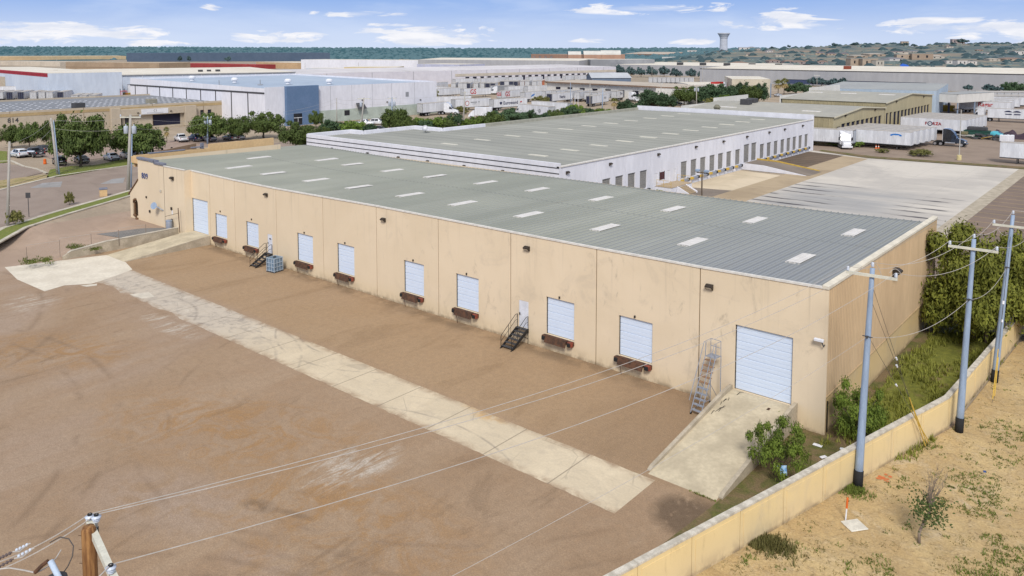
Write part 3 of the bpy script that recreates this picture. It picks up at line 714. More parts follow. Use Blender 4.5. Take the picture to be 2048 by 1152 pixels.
def overhead_door(x0, x1, z0, z1, parent, m=None, axis='x', off=0.19, plane=0.0, sec=.53):
    "sectional door: ribbed leaves with recessed grooves"
    b = MB(); n = max(3, round((z1-z0)/sec)); h = (z1-z0)/n
    for k in range(n):
        z = z0+k*h
        pr = [(0,0),(0,.0),(.05,.03),(.05,h*.46),(.025,h*.49),(.05,h*.52),(.05,h-.03),(0,h)]
        for (d0, q0), (d1, q1) in zip(pr[1:], pr[2:]):
            if axis == 'x': b.quad((x0,plane+off-d0,z+q0),(x1,plane+off-d0,z+q0),(x1,plane+off-d1,z+q1),(x0,plane+off-d1,z+q1))
            else: b.quad((plane-off+d0,x0,z+q0),(plane-off+d0,x1,z+q0),(plane-off+d1,x1,z+q1),(plane-off+d1,x0,z+q1))
    return b.build('overhead_door', m or M['doorwhite'], parent)
for h in hl[:10]: overhead_door(h[0], h[1], h[2]+.02, h[3], wh)
b0 = MB()
def small_frame(h):
    b = MB(); x0, x1, z0, z1 = h
    b.box(x0,x0+.05,.1,.16,z0,z1); b.box(x1-.05,x1,.1,.16,z0,z1); b.box(x0+.05,x1-.05,.1,.16,z1-.05,z1)
    return b.build('door_frame', M['bronze'], wh)
for h in hl[:10]: small_frame(h)
for x0, x1, z0, z1 in mans:
    b = MB(); b.box(x0+.01,x1-.01,.02,.07,z0,z1-.01); d = b.build('door', M['mandoor'], wh)
    b = MB(); b.box(x0+.06,x0+.12,-.05,.02,z0+.95,z0+1.12); b.tube([(x0+.09,-.05,z0+1.0),(x0+.2,-.05,z0+1.0)],.015,6); b.build('handle', M['darkgrey'], d)
b = MB(); x0, x1, z0, z1 = mans[0]; b.box(x0+.3,x1-.25,.012,.02,z1-.55,z1-.42); b.build('door_sign', M['darkgrey'], wh)
# dock equipment: lip plate hanging below each door, two bumpers, a stay rod
for i, (x0, x1) in enumerate(docks):
    t = MB(); zt = 1.18
    t.box(x0+.12,x1-.5,-.30,.2,zt-.05,zt)
    t.add([(x0+.15,-.32,zt-.03),(x1-.52,-.32,zt-.03),(x1-.52,-.47,zt-.47),(x0+.15,-.47,zt-.47),(x0+.15,-.26,zt-.03),(x1-.52,-.26,zt-.03),(x1-.52,-.41,zt-.49),(x0+.15,-.41,zt-.49)],
          [(0,1,2,3),(7,6,5,4),(0,4,5,1),(3,2,6,7),(0,3,7,4),(1,5,6,2)])
    t.box(x0-.05,x1+.02,-.10,.0,zt-.30,zt-.02)
    dp = t.build('dock_plate', M['rust'], wh)
    for k, xx in enumerate((x0-.18, x1-.42)):
        b = MB(); b.bevbox(xx,xx+.42,-.34,.0,zt-.36,zt-.02,.02); bb = b.build('bumper', M['rustred'] if k else M['rust'], wh)
        b = MB(); b.bevbox(xx+.05,xx+.33,-.44,-.33,zt-.34,zt-.06,.03); b.build('rubber_pad', M['rubber'], bb)
    if i != 6:
        b = MB(); b.tube([(x0+.3,-.3,zt-.5),(x0+.42,-.25,.0)],.022,6); b.build('stay_rod', M['rust'], wh)
# small fixings above the doors
b = MB()
for x0, x1 in docks: b.bevbox((x0+x1)/2-.09,(x0+x1)/2+.03,-.10,0,4.15,4.32,.02)
b.build('door_fixings', M['bronze'], wh)['kind'] = 'stuff'
def wall_light(p, nrm, parent, s=1.0):
    "wall pack: bronze hood over a sloping lens"
    nv = Vector(nrm); u = Vector((-nv.y, nv.x, 0))
    Mx = Matrix((u, nv, Vector((0,0,1)))).transposed().to_4x4(); Mx.translation = Vector(p); Mx = Mx @ Matrix.Scale(s, 4)
    b = MB(); prof = [(0,-.18),(0,.2),(.16,.2),(.34,.10),(.34,.03),(.12,-.18)]
    pts = [(-.24,a,z) for a, z in prof]+[(.24,a,z) for a, z in prof]; n = 6
    b.add(pts, [tuple(range(n-1,-1,-1)), tuple(range(n,2*n))]+[(i,(i+1)%n,n+(i+1)%n,n+i) for i in range(n) if i != 4], Mx)
    o = b.build('wall_light', M['bronze'], parent)
    b = MB(); b.add([(-.2,.335,.02),(.2,.335,.02),(.2,.13,-.16),(-.2,.13,-.16)], [(0,1,2,3)], Mx); b.build('lens', M['lens'], o)
    return o
for x, z in ((-57.7,7.25),(-38.9,7.25),(-22.3,7.4),(-7.3,7.4)): wall_light((x,-.01,z), (0,-1,0), wh, .95)
# roof sheet with standing ribs, front and back edges
def roofz(x, y): return topz(max(-78.7, x))-.03-.020*y
XL = -88.5; YB = 26.0
b = MB(); nx = 147; dx = .6
for i in range(nx):
    x0 = -i*dx-.02; x1 = x0-dx
    segs = [(0.02,13),(13,YB)]
    for y0, y1 in segs:
        b.quad((x1,y0,roofz(x1,y0)),(x0,y0,roofz(x0,y0)),(x0,y1,roofz(x0,y1)),(x1,y1,roofz(x1,y1)))
        w, h = .05, .06
        A = [(x0-w,y0,roofz(x0,y0)),(x0-w*.6,y0,roofz(x0,y0)+h),(x0+w*.6,y0,roofz(x0,y0)+h),(x0+w,y0,roofz(x0,y0))]
        B = [(p[0],y1,p[2]-.020*(y1-y0)) for p in A]
        for k in range(3): b.quad(A[k],A[k+1],B[k+1],B[k])
        b.quad(A[0],A[1],A[2],A[3]); b.quad(B[3],B[2],B[1],B[0])
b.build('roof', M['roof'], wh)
b = MB()
for i in range(len(edges)-1):
    x0, x1 = edges[i], edges[i+1]
    b.add([(x0,-.06,topz(x0)-.02),(x1,-.06,topz(x1)-.02),(x1,-.06,topz(x1)+.10),(x0,-.06,topz(x0)+.10),(x0,.16,topz(x0)-.02),(x1,.16,topz(x1)-.02),(x1,.16,topz(x1)+.10),(x0,.16,topz(x0)+.10)],
          [(0,1,2,3),(3,2,6,7),(7,6,5,4),(0,4,5,1)]+([(1,5,6,2)] if i == len(edges)-2 else []))
b.build('eave_flashing', M['flash'], wh)
for X in (-3.95,-11.9,-19.6,-27.5,-35.4,-42.6,-50.6,-58.1,-65.8):
    for yc in (6.5, 17.6):
        if X == -65.8 and yc < 10: yc = 6.0
        b = MB()
        for k in range(3):
            xa = X-.48+k*.32
            pr = [(xa,.03),(xa+.03,.05),(xa+.29,.05),(xa+.32,.03)]
            for (a, h0), (c, h1) in zip(pr, pr[1:]):
                b.quad((a,yc-1.55,roofz(a,yc-1.55)+h0+.03),(c,yc-1.55,roofz(c,yc-1.55)+h1+.03),(c,yc+1.55,roofz(c,yc+1.55)+h1+.03),(a,yc+1.55,roofz(a,yc+1.55)+h0+.03))
        b.box(X-.48,X+.48,yc-1.56,yc-1.55,roofz(X,yc)-.02,roofz(X,yc)+.09)
        b.build('skylight', M['skylight'], wh)
for X, yc in ((-71.5,17.8),(-72.6,5.6),(-78.5,12)):
    b = MB(); b.box(X-.5,X+.5,yc-1.6,yc+1.6,roofz(X,yc)-.05,roofz(X,yc)+.09); b.build('skylight', M['skylight'], wh)
# end wall: stucco plinth, corrugated siding, parapet flashing
b = MB(); b.box(-.25,-.02,.08,26.2,-.6,2.27); b.build('plinth', M['stuccoy'], wh)
b = MB(); p_ = .30; n = int(26.15/p_)
def sid(y): return 8.72-.0075*y
for i in range(n):
    y = .05+i*p_
    pr = [(0,0),(.10,0),(.14,-.05),(.26,-.05),(.30,0)]
    for (a, d0), (c, d1) in zip(pr, pr[1:]):
        b.quad((.04+d0,y+a,2.25),(.04+d1,y+c,2.25),(.04+d1,y+c,sid(y+c)),(.04+d0,y+a,sid(y+a)))
b.quad((-.2,26.2,2.2),(.04,26.2,2.2),(.04,26.2,8.5),(-.2,26.2,8.5)); b.quad((-.2,0.03,2.2),(-.2,26.2,2.2),(-.2,26.2,8.5),(-.2,.03,8.7))
b.build('siding', M['siding'], wh)
b = MB(); b.box(-.03,.07,.0,26.2,2.19,2.25); b.build('sill_flashing', mat('tan_flashing', (.56,.41,.23), scale=1), wh)
b = MB(); b.prism([(-.28,-.07,8.70),(.09,-.07,8.70),(.09,-.07,8.86),(-.28,-.07,8.92)], (0,26.35,-.2)); b.build('parapet_cap', mat('cream_cap', (.74,.68,.56), scale=1), wh)
b = MB(); b.box(-.07,.075,-.012,.07,-.3,8.66); b.build('corner_trim', M['stucco'], wh)
wall_light((.06,13.6,6.75), (1,0,0), wh, 1.5)
wall_light((.02,24.9,1.9), (1,0,0), wh, .8)
b = MB(); b.box(.0,.07,.45,.52,-.3,1.9); b.build('downpipe', M['bronze'], wh)
# back and far end closing walls
b = MB(); b.quad((0,26.1,-.5),(-88.5,26.1,-.5),(-88.5,26.1,7.5),(0,26.1,8.0)); b.build('rear_wall', M['stucco'], wh)
# office end
oy = -.85
b = MB()
wall(b, (-85.6,oy,.4), (1,0,0), 6.87, .4, lambda u: 8.62 if u < 4.7 else 8.42, [], .25)
wall(b, (-78.66,oy,.4), (1,0,0), 5.0, .4, 8.34, [], .25)
b.quad((-73.66,oy,.4),(-73.66,0,.4),(-73.66,0,8.34),(-73.66,oy,8.34))
b.quad((-85.6,oy,.4),(-85.6,20,.4),(-85.6,20,8.6),(-85.6,oy,8.6))
b.quad((-78.73,oy,.4),(-78.73,oy+.06,.4),(-78.66,oy+.06,.4),(-78.66,oy,.4))
b.quad((-78.73,oy+.05,.4),(-78.66,oy+.05,.4),(-78.66,oy+.05,8.3),(-78.73,oy+.05,8.3))
b.build('office_wall', M['stucco'], wh)
b = MB(); b.quad((-85.6,oy+.3,8.3),(-73.66,oy+.3,8.3),(-73.66,.2,8.2),(-85.6,.2,8.3)); b.build('office_roof', M['roof'], wh)
# porch with arched side opening and sloped tile roof
b = MB(); x0, x1 = -88.1, -85.6; arc = [(x0+.65+.75-.75*cos(a), 2.7+.75*sin(a)) for a in [pi*k/10 for k in range(11)]]
outer = [(x0,.4),(x0,3.9),(x1,5.9),(x1,.4)]
z_ar = lambda x: 3.9+2.0*(x-x0)/(x1-x0)
for (xa, za), (xb, zb) in zip(arc, arc[1:]): b.quad((xa,oy,za),(xb,oy,zb),(xb,oy,z_ar(xb)),(xa,oy,z_ar(xa)))
for (xa, za), (xb, zb) in zip(arc, arc[1:]): b.quad((xa,oy,za),(xa,oy+.35,za),(xb,oy+.35,zb),(xb,oy,zb))
b.quad((x0,oy,.4),(x0+.65,oy,.4),(x0+.65,oy,z_ar(x0+.65)),(x0,oy,3.9)); b.quad((x0+2.15,oy,.4),(x1,oy,.4),(x1,oy,5.9),(x0+2.15,oy,z_ar(x0+2.15)))
b.quad((x0+.65,oy,.4),(x0+2.15,oy,.4),(x0+2.15,oy,1.25),(x0+.65,oy,1.25))
for X in (x0+.65, x0+2.15): b.quad((X,oy,1.25),(X,oy+.35,1.25),(X,oy+.35,2.7),(X,oy,2.7))
b.quad((x0,oy,.4),(x0,12,.4),(x0,12,3.9),(x0,oy,3.9)); b.quad((x0+.3,oy+3,.4),(x1,oy+3,.4),(x1,oy+3,5),(x0+.3,oy+3,4))
b.build('porch', M['stucco'], wh)
b = MB(); b.prism([(x0-.35,oy-.1,3.7),(x0-.35,oy-.1,3.86),(x1-.01,oy-.1,6.08),(x1-.01,oy-.1,5.9)], (0,12,0)); b.build('porch_roof', M['brownroof'], wh)
b = MB(); b.tube([(-87.0,oy-.02,2.9),(-86.7,oy-.18,3.25),(-86.3,oy-.05,3.4)],.12,8); b.tube([(-86.9,oy-.1,1.3),(-86.3,oy-.1,1.2)],.16,8); b.tube([(-86.3,oy-.1,.9),(-85.9,oy-.1,.85)],.16,8); b.tube([(-86.95,oy+.05,1.3),(-86.95,oy+.05,2.9)],.12,8)
b.build('porch_trim', M['brownroof'], wh)
for (a, c, z) in ((-85.65,-80.9,8.62),(-80.9,-78.7,8.42)):
    b = MB(); b.bevbox(a,c,oy-.14,oy+.4,z,z+.28,.03); b.build('coping', M['coping'], wh)
b = MB(); b.bevbox(-81.1,-80.7,oy-.14,oy+.42,8.45,8.9,.03); b.build('coping', M['coping'], wh)
b = MB(); b.box(-78.66,-73.6,oy-.06,oy+.15,8.34,8.44); b.build('eave_flashing', M['flash'], wh)
text('809', 1.05, face_M((-83.7,oy-.03,6.6),(1,0,0),(0,0,1)), M['numblue'], wh, 'house_number', .03, .0)
wall_light((-76.4,oy-.01,7.1), (0,-1,0), wh, 1.1)
for x, z, s_ in ((-83.4,4.0,.10),(-79.5,5.25,.12),(-82.6,2.3,.13),(-76.9,3.4,.14),(-76.9,2.0,.12)):
    b = MB(); b.bevbox(x-s_,x+s_,oy-.14,oy,z-s_*1.2,z+s_*1.2,.02); b.build('utility_box', M['bronze'] if z != 5.25 else M['lens'], wh)
b = MB(); b.box(-76.95,-76.7,oy-.02,oy+.01,2.7,3.2); b.build('notice', M['white'], wh)
b = MB(); b.tube([(-79.0,oy-.05,2.9),(-79.3,oy-.4,3.2),(-80.0,oy-.6,3.45)],.05,6)
b.lathe([(.05,-.03),(.3,.02),(.42,.10),(.44,.12)],14,M=Matrix.Translation((-80.1,oy-.62,3.4)) @ Matrix.Rotation(radians(70),4,'X') @ Matrix.Rotation(radians(25),4,'Y'))
b.build('satellite_dish', M['steel'], wh)
# parapets of the street side
b = MB()
for y0, y1, z1, x in ((10.5,20.8,9.25,-88.6),):
    b.box(x-.3,x,y0,y1,6.5,z1)
b.box(-88.9,-84.6,-.2,.1,7.8,8.62); b.build('street_parapet', M['parapet'], wh)
b = MB(); arc = [(-88.6+1.5*sin(a), 9.0+1.5*(1-cos(a))) for a in [pi/2*k/6 for k in range(7)]]
pts = [(-88.6,-.5),(-88.6,10.5)]
b.box(-88.9,-88.6,.1,10.5,7.2,8.7); b.build('low_parapet', M['parapet'], wh)
b = MB(); b.bevbox(-88.95,-88.55,2.0,7.0,8.7,8.86,.03); b.bevbox(-88.95,-88.55,7.9,9.6,8.9,9.05,.03); b.bevbox(-88.95,-88.55,9.3,9.7,8.7,9.5,.03); b.build('coping', M['coping'], wh)

# things at the front of the warehouse
def metal_stairs(x, lab, zt):
    t = thing('metal_stairs', lab, 'stairs', (x, -.04, 0), 0, 'black steel door stairs of the beige warehouse')
    w = 1.05; run = 1.75; n = 5; land = .25
    for s_ in (-1, 1):
        X = s_*w/2
        b = MB(); d = .13
        b.prism([(X-.03,-land,zt+.02),(X-.03,-land-run,.10),(X-.03,-land-run-.12,0),(X-.03,-land-run+.18,0),(X-.03,-land,zt-.28),(X-.03,0,zt-.28),(X-.03,0,zt+.02)], (.06,0,0)); b.build('stringer', M['blacksteel'], t)
        b = MB(); r = .024
        top = [(X,-.06,zt+1.0),(X,-land-.05,zt+1.0),(X,-land-run+.05,1.0),(X,-land-run,.85),(X,-land-run,.08)]
        b.tube(top, r, 6); b.tube([(X,-.06,zt+.55),(X,-land-.05,zt+.55),(X,-land-run+.02,.55)], r*.8, 6)
        b.tube([(X,-.06,0),(X,-.06,zt+1.0)], r, 6); b.tube([(X,-land-run*.5,zt*.5),(X,-land-run*.5,zt*.5+.98)], r*.8, 6)
        b.build('handrail', M['blacksteel'], t)
    for k in range(n):
        b = MB(); y = -land-run*(k+.5)/n; z = zt-(k+1)*zt/(n+1)
        b.box(-w/2+.03,w/2-.03,y-.13,y+.13,z-.035,z); b.build('tread', M['darkgrey'], t)
    b = MB(); b.box(-w/2+.03,w/2-.03,-land,0,zt-.05,zt); b.build('landing', M['darkgrey'], t)
    b = MB(); b.tube([(-w/2,-.06,.45),(w/2,-.06,.45)],.02,6); b.build('brace', M['blacksteel'], t)
    return t
metal_stairs(-57.35, 'black steel stairs beside the blue-grey caged tank, up to the white door', 1.1)
metal_stairs(-22.7, 'black steel stairs with open treads between two dock doors, nothing beside them', 1.15)
t = thing('caged_tank', 'blue-grey caged tank standing beside the farther black stairs', 'tank', (-54.4,-1.35,0), radians(8))
cb = mat('tank_blue', (.17,.25,.33), (.11,.16,.22), scale=3); cl = mat('tank_light', (.42,.50,.58), scale=3)
b = MB(); b.bevbox(-.55,.55,-.55,.55,.08,1.42,.06); b.build('body', cb, t)
b = MB()
for i in range(4):
    for s_ in (-.57,.57):
        q = -.55+i*.367; b.box(q-.025,q+.025,s_-.02,s_+.02,.05,1.45); b.box(s_-.02,s_+.02,q-.025,q+.025,.05,1.45)
for z in (.15,.55,.95,1.40):
    for s_ in (-.58,.58): b.box(-.58,.58,s_-.02,s_+.02,z,z+.05); b.box(s_-.02,s_+.02,-.55,.55,z,z+.05)
b.build('cage', cl, t)
b = MB(); b.lathe([(.16,1.42),(.16,1.5),(.12,1.5)],12); b.build('lid', M['rubber'], t)
b = MB(); b.box(-.6,.6,-.6,.6,0,.08); b.build('pallet', M['darkgrey'], t)

t = thing('rolling_ladder', 'grey steel warehouse ladder on wheels leaning space beside the far right drive-in door', 'ladder', (-6.62,-.75,0), radians(-6))
t['label'] = 'tall grey steel rolling ladder standing against the wall beside the ramp'
hz = 3.3
for s_ in (-1, 1):
    X = s_*.36
    b = MB(); b.tube([(X,-1.9,.1),(X,-.35,hz),(X,-.3,hz+.9)],.028,6); b.tube([(X,-2.05,.95),(X*1.0,-.5,hz+.95),(X,.25,hz+.95),(X,.28,hz)],.022,6); b.build('side_rail', M['ladder'], t)
    b = MB(); b.tube([(X,.3,hz),(X,.3,.1)],.026,6); b.tube([(X,.3,.25),(X,-1.6,.25)],.022,6); b.tube([(X,.3,.3),(X,-1.0,2.0)],.018,6); b.build('rear_frame', M['ladder'], t)
    for y in (-1.85,.3):
        b = MB(); b.tube([(X-.03,y,.08),(X+.03,y,.08)],.08,10); b.build('wheel', M['rubber'], t)
for k in range(10):
    f = (k+.6)/10.3; b = MB(); y = -1.9+1.55*f; z = .1+(hz-.1)*f
    b.box(-.36,.36,y-.02,y+.2,z-.02,z+.02); b.build('step', M['ladder'] if k < 5 else mat('rusty_step', (.33,.20,.12), scale=3) if k == 5 else bpy.data.materials['rusty_step'], t)
b = MB(); b.box(-.36,.36,-.35,.3,hz-.03,hz); b.build('platform', M['ladder'], t)
b = MB(); b.tube([(-.35,.28,hz+.95),(.35,.28,hz+.95),(.35,.28,hz+.5),(-.35,.28,hz+.5)],.021,6); b.build('guard_rail', M['ladder'], t)

t = thing('security_camera', 'small white security camera on an arm at the warehouse corner', 'camera', (-.25,0,5.7))
b = MB(); b.tube([(.18,-.02,-.3),(.18,-.22,-.35),(.1,-.28,-.05)],.035,6); b.build('bracket', M['darkgrey'], t)
b = MB(); b.bevbox(-.35,.2,-.38,-.18,-.08,.10,.03); b.build('housing', M['white'], t)
t = thing('branch_litter', 'dry dark twigs lying along the kerb at the ramp top', 'twigs', (-5.4,-1.5,.95))
b = MB()
for k in range(9):
    y = rnd.uniform(-2.0,.9); a = rnd.uniform(1.2,1.9); x = rnd.uniform(-.05,.4); L = rnd.uniform(.5,1.2)
    b.tube([(x,y,.12+y*.115),(x+L*.3*cos(a),y+L*.5*sin(a),.2+y*.115+L*.03),(x+L*cos(a),y+L*sin(a)*.8,.12+(y+L*.8)*.115)],[.02,.015,.006],4)
b.build('twig', M['rubber'], t)
# loose scraps on the ramp and soil
b = MB(); b.box(-2.9,-2.75,-1.3,-.9,1.12,1.16); tag(b.build('debris_stick', M['rust']), 'small dark scrap lying on the upper ramp below the large door', 'scrap')
for i, (x, y, s_) in enumerate(((.2,-1.5,.25),(.9,-2.6,.2),(-.9,-3.4,.18),(1.5,-1.0,.22))):
    b = MB(); b.bevbox(-s_,s_,-s_*.5,s_*.5,0,.06,.02); o = b.build('litter', M['white']); o.location = (x,y,.03); o.rotation_euler = (0,0,i*1.1)
    tag(o, 'small pale scrap of litter on the weedy soil beside the ramp', 'litter', 'pale litter scraps on the weedy soil')
b = MB(); b.add([(0,0,.6),(.45,.1,.75),(.6,-.2,.35),(.2,-.25,.3)], [(0,1,2,3)]); b.build
o = b.build('plastic_bag', mat('pale_blue_plastic', (.45,.60,.78), (.15,.35,.65), scale=5)); o.location = (-.15,-6.5,0.2); tag(o, 'pale blue plastic bag caught in the bush beside the ramp', 'bag')
# ================================================================ boundary wall on the right
t = thing('boundary_wall', 'long cream block wall with a grey cap along the dirt lot', 'wall')
wl = [(-3.8,-32.0),(5.25,5.6),(6.25,26.5)]
def wpt(i, d):
    a, c = Vector(wl[i]), Vector(wl[i+1]); u = (c-a).normalized(); return a+u*d
HW = 1.88
for i in range(2):
    a, c = Vector(wl[i]), Vector(wl[i+1]); L = (c-a).length; u = (c-a)/L; nrm = Vector((u.y,-u.x))
    n = round(L/3.2); pl = L/n
    for k in range(n):
        p = a+u*(k*pl); q = a+u*((k+1)*pl); g = u*.02
        b = MB(); th = nrm*.11
        hk = HW+.03*sin(k*1.7)
        def P(pt, z): return (pt.x, pt.y, z)
        p0, q0 = p+g, q-g
        for s_ in (1,-1):
            b.quad(P(p0+th*s_,-.3),P(q0+th*s_,-.3),P(q0+th*s_,HW),P(p0+th*s_,HW))
            # recessed field on each face
            e = nrm*(.018*s_); i0, i1 = p0+u*.22, q0-u*.22
            b.quad(P(i0+th*s_+e,.16),P(i1+th*s_+e,.16),P(i1+th*s_+e,HW-.22),P(i0+th*s_+e,HW-.22))
            b.quad(P(i0+th*s_,.16),P(i0+th*s_+e,.16),P(i0+th*s_+e,HW-.22),P(i0+th*s_,HW-.22)); b.quad(P(i1+th*s_+e,.16),P(i1+th*s_,.16),P(i1+th*s_,HW-.22),P(i1+th*s_+e,HW-.22))
            b.quad(P(i0+th*s_,HW-.22),P(i0+th*s_+e,HW-.22),P(i1+th*s_+e,HW-.22),P(i1+th*s_,HW-.22))
        b.quad(P(p0-th,-.3),P(p0+th,-.3),P(p0+th,HW),P(p0-th,HW)); b.quad(P(q0+th,-.3),P(q0-th,-.3),P(q0-th,HW),P(q0+th,HW))
        b.build('wall_panel', M['blockwall'], t)
        b = MB(); c0, c1 = p+u*.004, q-u*.004; th2 = nrm*.15; j = .012*sin(k*5.1)
        b.add([P(c0-th2,HW+.002+j),P(c1-th2,HW+.002+j),P(c1+th2,HW+.002+j),P(c0+th2,HW+.002+j),P(c0-th2,HW+.10+j),P(c1-th2,HW+.10+j),P(c1+th2,HW+.10+j),P(c0+th2,HW+.10+j)],
              [(0,3,2,1),(4,5,6,7),(0,1,5,4),(1,2,6,5),(2,3,7,6),(3,0,4,7)])
        b.build('cap', mat('wall_cap', (.66,.61,.52), (.44,.40,.33), scale=2.5) if 'wall_cap' not in bpy.data.materials else bpy.data.materials['wall_cap'], t)

# ================================================================ steel poles and conductors on the right
def insulator(b, p, s=1.0):
    b.lathe([(.02,0),(.05,.02),(.07,.05),(.045,.07),(.08,.10),(.045,.13),(.07,.16),(.03,.2)] if s == 1 else [(r*s, z*s) for r, z in [(.02,0),(.05,.02),(.07,.05),(.045,.07),(.08,.10),(.045,.13),(.07,.16),(.03,.2)]], 10, p)
def steel_pole(lab, base, toppx, ztop, arm_dz, arm_ang, arm_half, arm_off=0.0):
    B = Vector(base); v = ray(*toppx); d = dist(B)
    T = CAM+v*((d*1.0)/v.dot(FWD))
    t = thing('steel_pole', lab, 'utility pole', B, 0, 'blue-grey steel poles along the cream wall')
    ax = T-B; L = ax.length; ax /= L
    b = MB(); n = 12; b.tube([ax*(L*k/8) for k in range(9)], [.215-.10*k/8 for k in range(9)], 12); b.build('shaft', M['steel'], t, True)
    b = MB(); b.tube([ax*-.1, ax*.85], .232, 12); b.build('base_sleeve', M['rubber'], t, True)
    c = ax*(L-arm_dz); u = Vector((cos(arm_ang), sin(arm_ang), 0)); side = Vector((-u.y,u.x,0))
    arm0, arm1 = c-u*(arm_half-arm_off)+side*-.18, c+u*(arm_half+arm_off)+side*-.18
    b = MB(); w = side*.055; h = Vector((0,0,.07))
    b.add([arm0-w-h,arm1-w-h,arm1+w-h,arm0+w-h,arm0-w+h,arm1-w+h,arm1+w+h,arm0+w+h], [(0,3,2,1),(4,5,6,7),(0,1,5,4),(1,2,6,5),(2,3,7,6),(3,0,4,7)]); b.build('crossarm', M['armcream'], t)
    tips = []
    for q in (arm0+u*.08, arm1-u*.08, ax*(L-.02)):
        b = MB(); insulator(b, q+Vector((0,0,.07)), 1.25); b.build('insulator', M['porcelain'], t, True); tips.append(B+q+Vector((0,0,.33)))
    b = MB(); bk = ax*(L*.69)+side*-.13; b.box(bk.x-.05,bk.x+.05,bk.y-.2,bk.y+.2,bk.z-.05,bk.z+.05); b.tube([bk+Vector((-.25,0,0)),bk+Vector((.25,0,0))],.025,6); b.build('neutral_bracket', M['darkgrey'], t)
    return B, T, tips, B+bk
A1 = steel_pole('blue-grey steel pole standing nearest, in front of the warehouse corner', (3.25,-4.35,0), (1745,536), 11, .35, radians(6), 1.22)
A2 = steel_pole('blue-grey steel pole in the middle of the three along the wall', (5.95,5.6,0), (1948,478), 11, .55, radians(4), 1.28)
A3 = steel_pole('blue-grey steel pole farthest of the three, beside the big tree', (6.25,15.0,0), (2026,430), 12, .75, radians(3), 1.35, .25)
def sagline(p, q, sag, n=18):
    p, q = Vector(p), Vector(q); return [p.lerp(q, k/n)-Vector((0,0,4*sag*(k/n)*(1-k/n))) for k in range(n+1)]
def wire(lab, pts, r, m, grp=None, cat='power line', name='power_line'):
    b = MB(); b.tube(pts, r, 5); return tag(b.build(name, m), lab, cat, grp)
# near wooden pole at the lower left
NT = CAM+ray(177,1053)*(14.7/ray(177,1053).dot(FWD)); NP = Vector((NT.x+.05, NT.y-.05, 0)); topn = NT-NP
t = thing('wooden_pole', 'brown weathered wooden pole with a cream crossarm in front of the yard', 'utility pole', NP)
b = MB(); b.tube([Vector((.06,.03,0)),topn*.5,topn*.9,topn-Vector((0,0,.06)),topn],[.17,.145,.128,.126,.10],14); b.build('shaft', M['wood'], t, True)
b = MB()
for k in range(9): a = topn-Vector((0,0,.18+.27*k)); b.tube([a+RGT*-.12,a+RGT*-.2],.006,4)
b.build('pole_steps', M['rust'], t)['kind'] = 'stuff'
def on(px, py, d): v = ray(px, py); return CAM+v*(d/v.dot(FWD))
p0, p1 = on(178,1045,15.1), on(226,1152,13.55)
b = MB(); u = (p1-p0).normalized(); p1 = p0+u*((p1-p0).length*1.25); w = Vector((-u.y,u.x,0)).normalized()*.055; h = Vector((0,0,.065))
arm = [p-NP for p in (p0,p1)]
q0 = arm[0]+u*.0
b.add([arm[0]-w-h,arm[1]-w-h,arm[1]+w-h,arm[0]+w-h,arm[0]-w+h,arm[1]-w+h,arm[1]+w+h,arm[0]+w+h], [(0,3,2,1),(4,5,6,7),(0,1,5,4),(1,2,6,5),(2,3,7,6),(3,0,4,7)]); b.build('crossarm', M['armcream'], t)
NI = []
for px, py, d in ((180,1043,15.1),(193,1044,14.95),(222,1146,13.5)):
    b = MB(); p = on(px,py,d)-NP
    b.lathe([(.025,-.10),(.035,0),(.055,.01),(.06,.03),(.045,.035),(.07,.05),(.075,.065),(.05,.07),(.085,.09),(.09,.105),(.04,.115),(.035,.14)], 14, p); b.build('insulator', M['porcelain'], t, True)
    b = MB(); b.tube([p+Vector((0,0,.13)),p+Vector((0,0,.155))],.045,8); b.build('clamp', M['rubber'], t); NI.append(NP+p+Vector((0,0,.15)))
b = MB(); b.tube([NI[1]-NP-Vector((0,0,.25)),NI[1]-NP-Vector((0,0,.62))],.035,8); b.build('bracket', M['darkgrey'], t)
# device hanging left of the pole, carried by wires off frame
dv = on(112,1150,14.2)
t = thing('line_switch', 'grey and pale blue pole-mounted switch gear cut by the lower left picture edge', 'switch', dv)
b = MB(); b.lathe([(.0,-.9),(.17,-.85),(.19,-.2),(.18,-.05),(.10,0)],16); b.build('tank', M['darkgrey'], t, True)
b = MB(); e0, e1 = on(101,1122,14.2)-dv, on(128,1175,14.0)-dv; b.tube([e0,e1],.05,10); b.build('arrester', mat('pale_blue_body', (.52,.62,.76), scale=3), t, True)
b = MB(); b.tube([on(70,1145,14.2)-dv,on(85,1130,14.2)-dv,on(96,1122,14.2)-dv],.035,8); b.build('bushing', M['rust'], t)
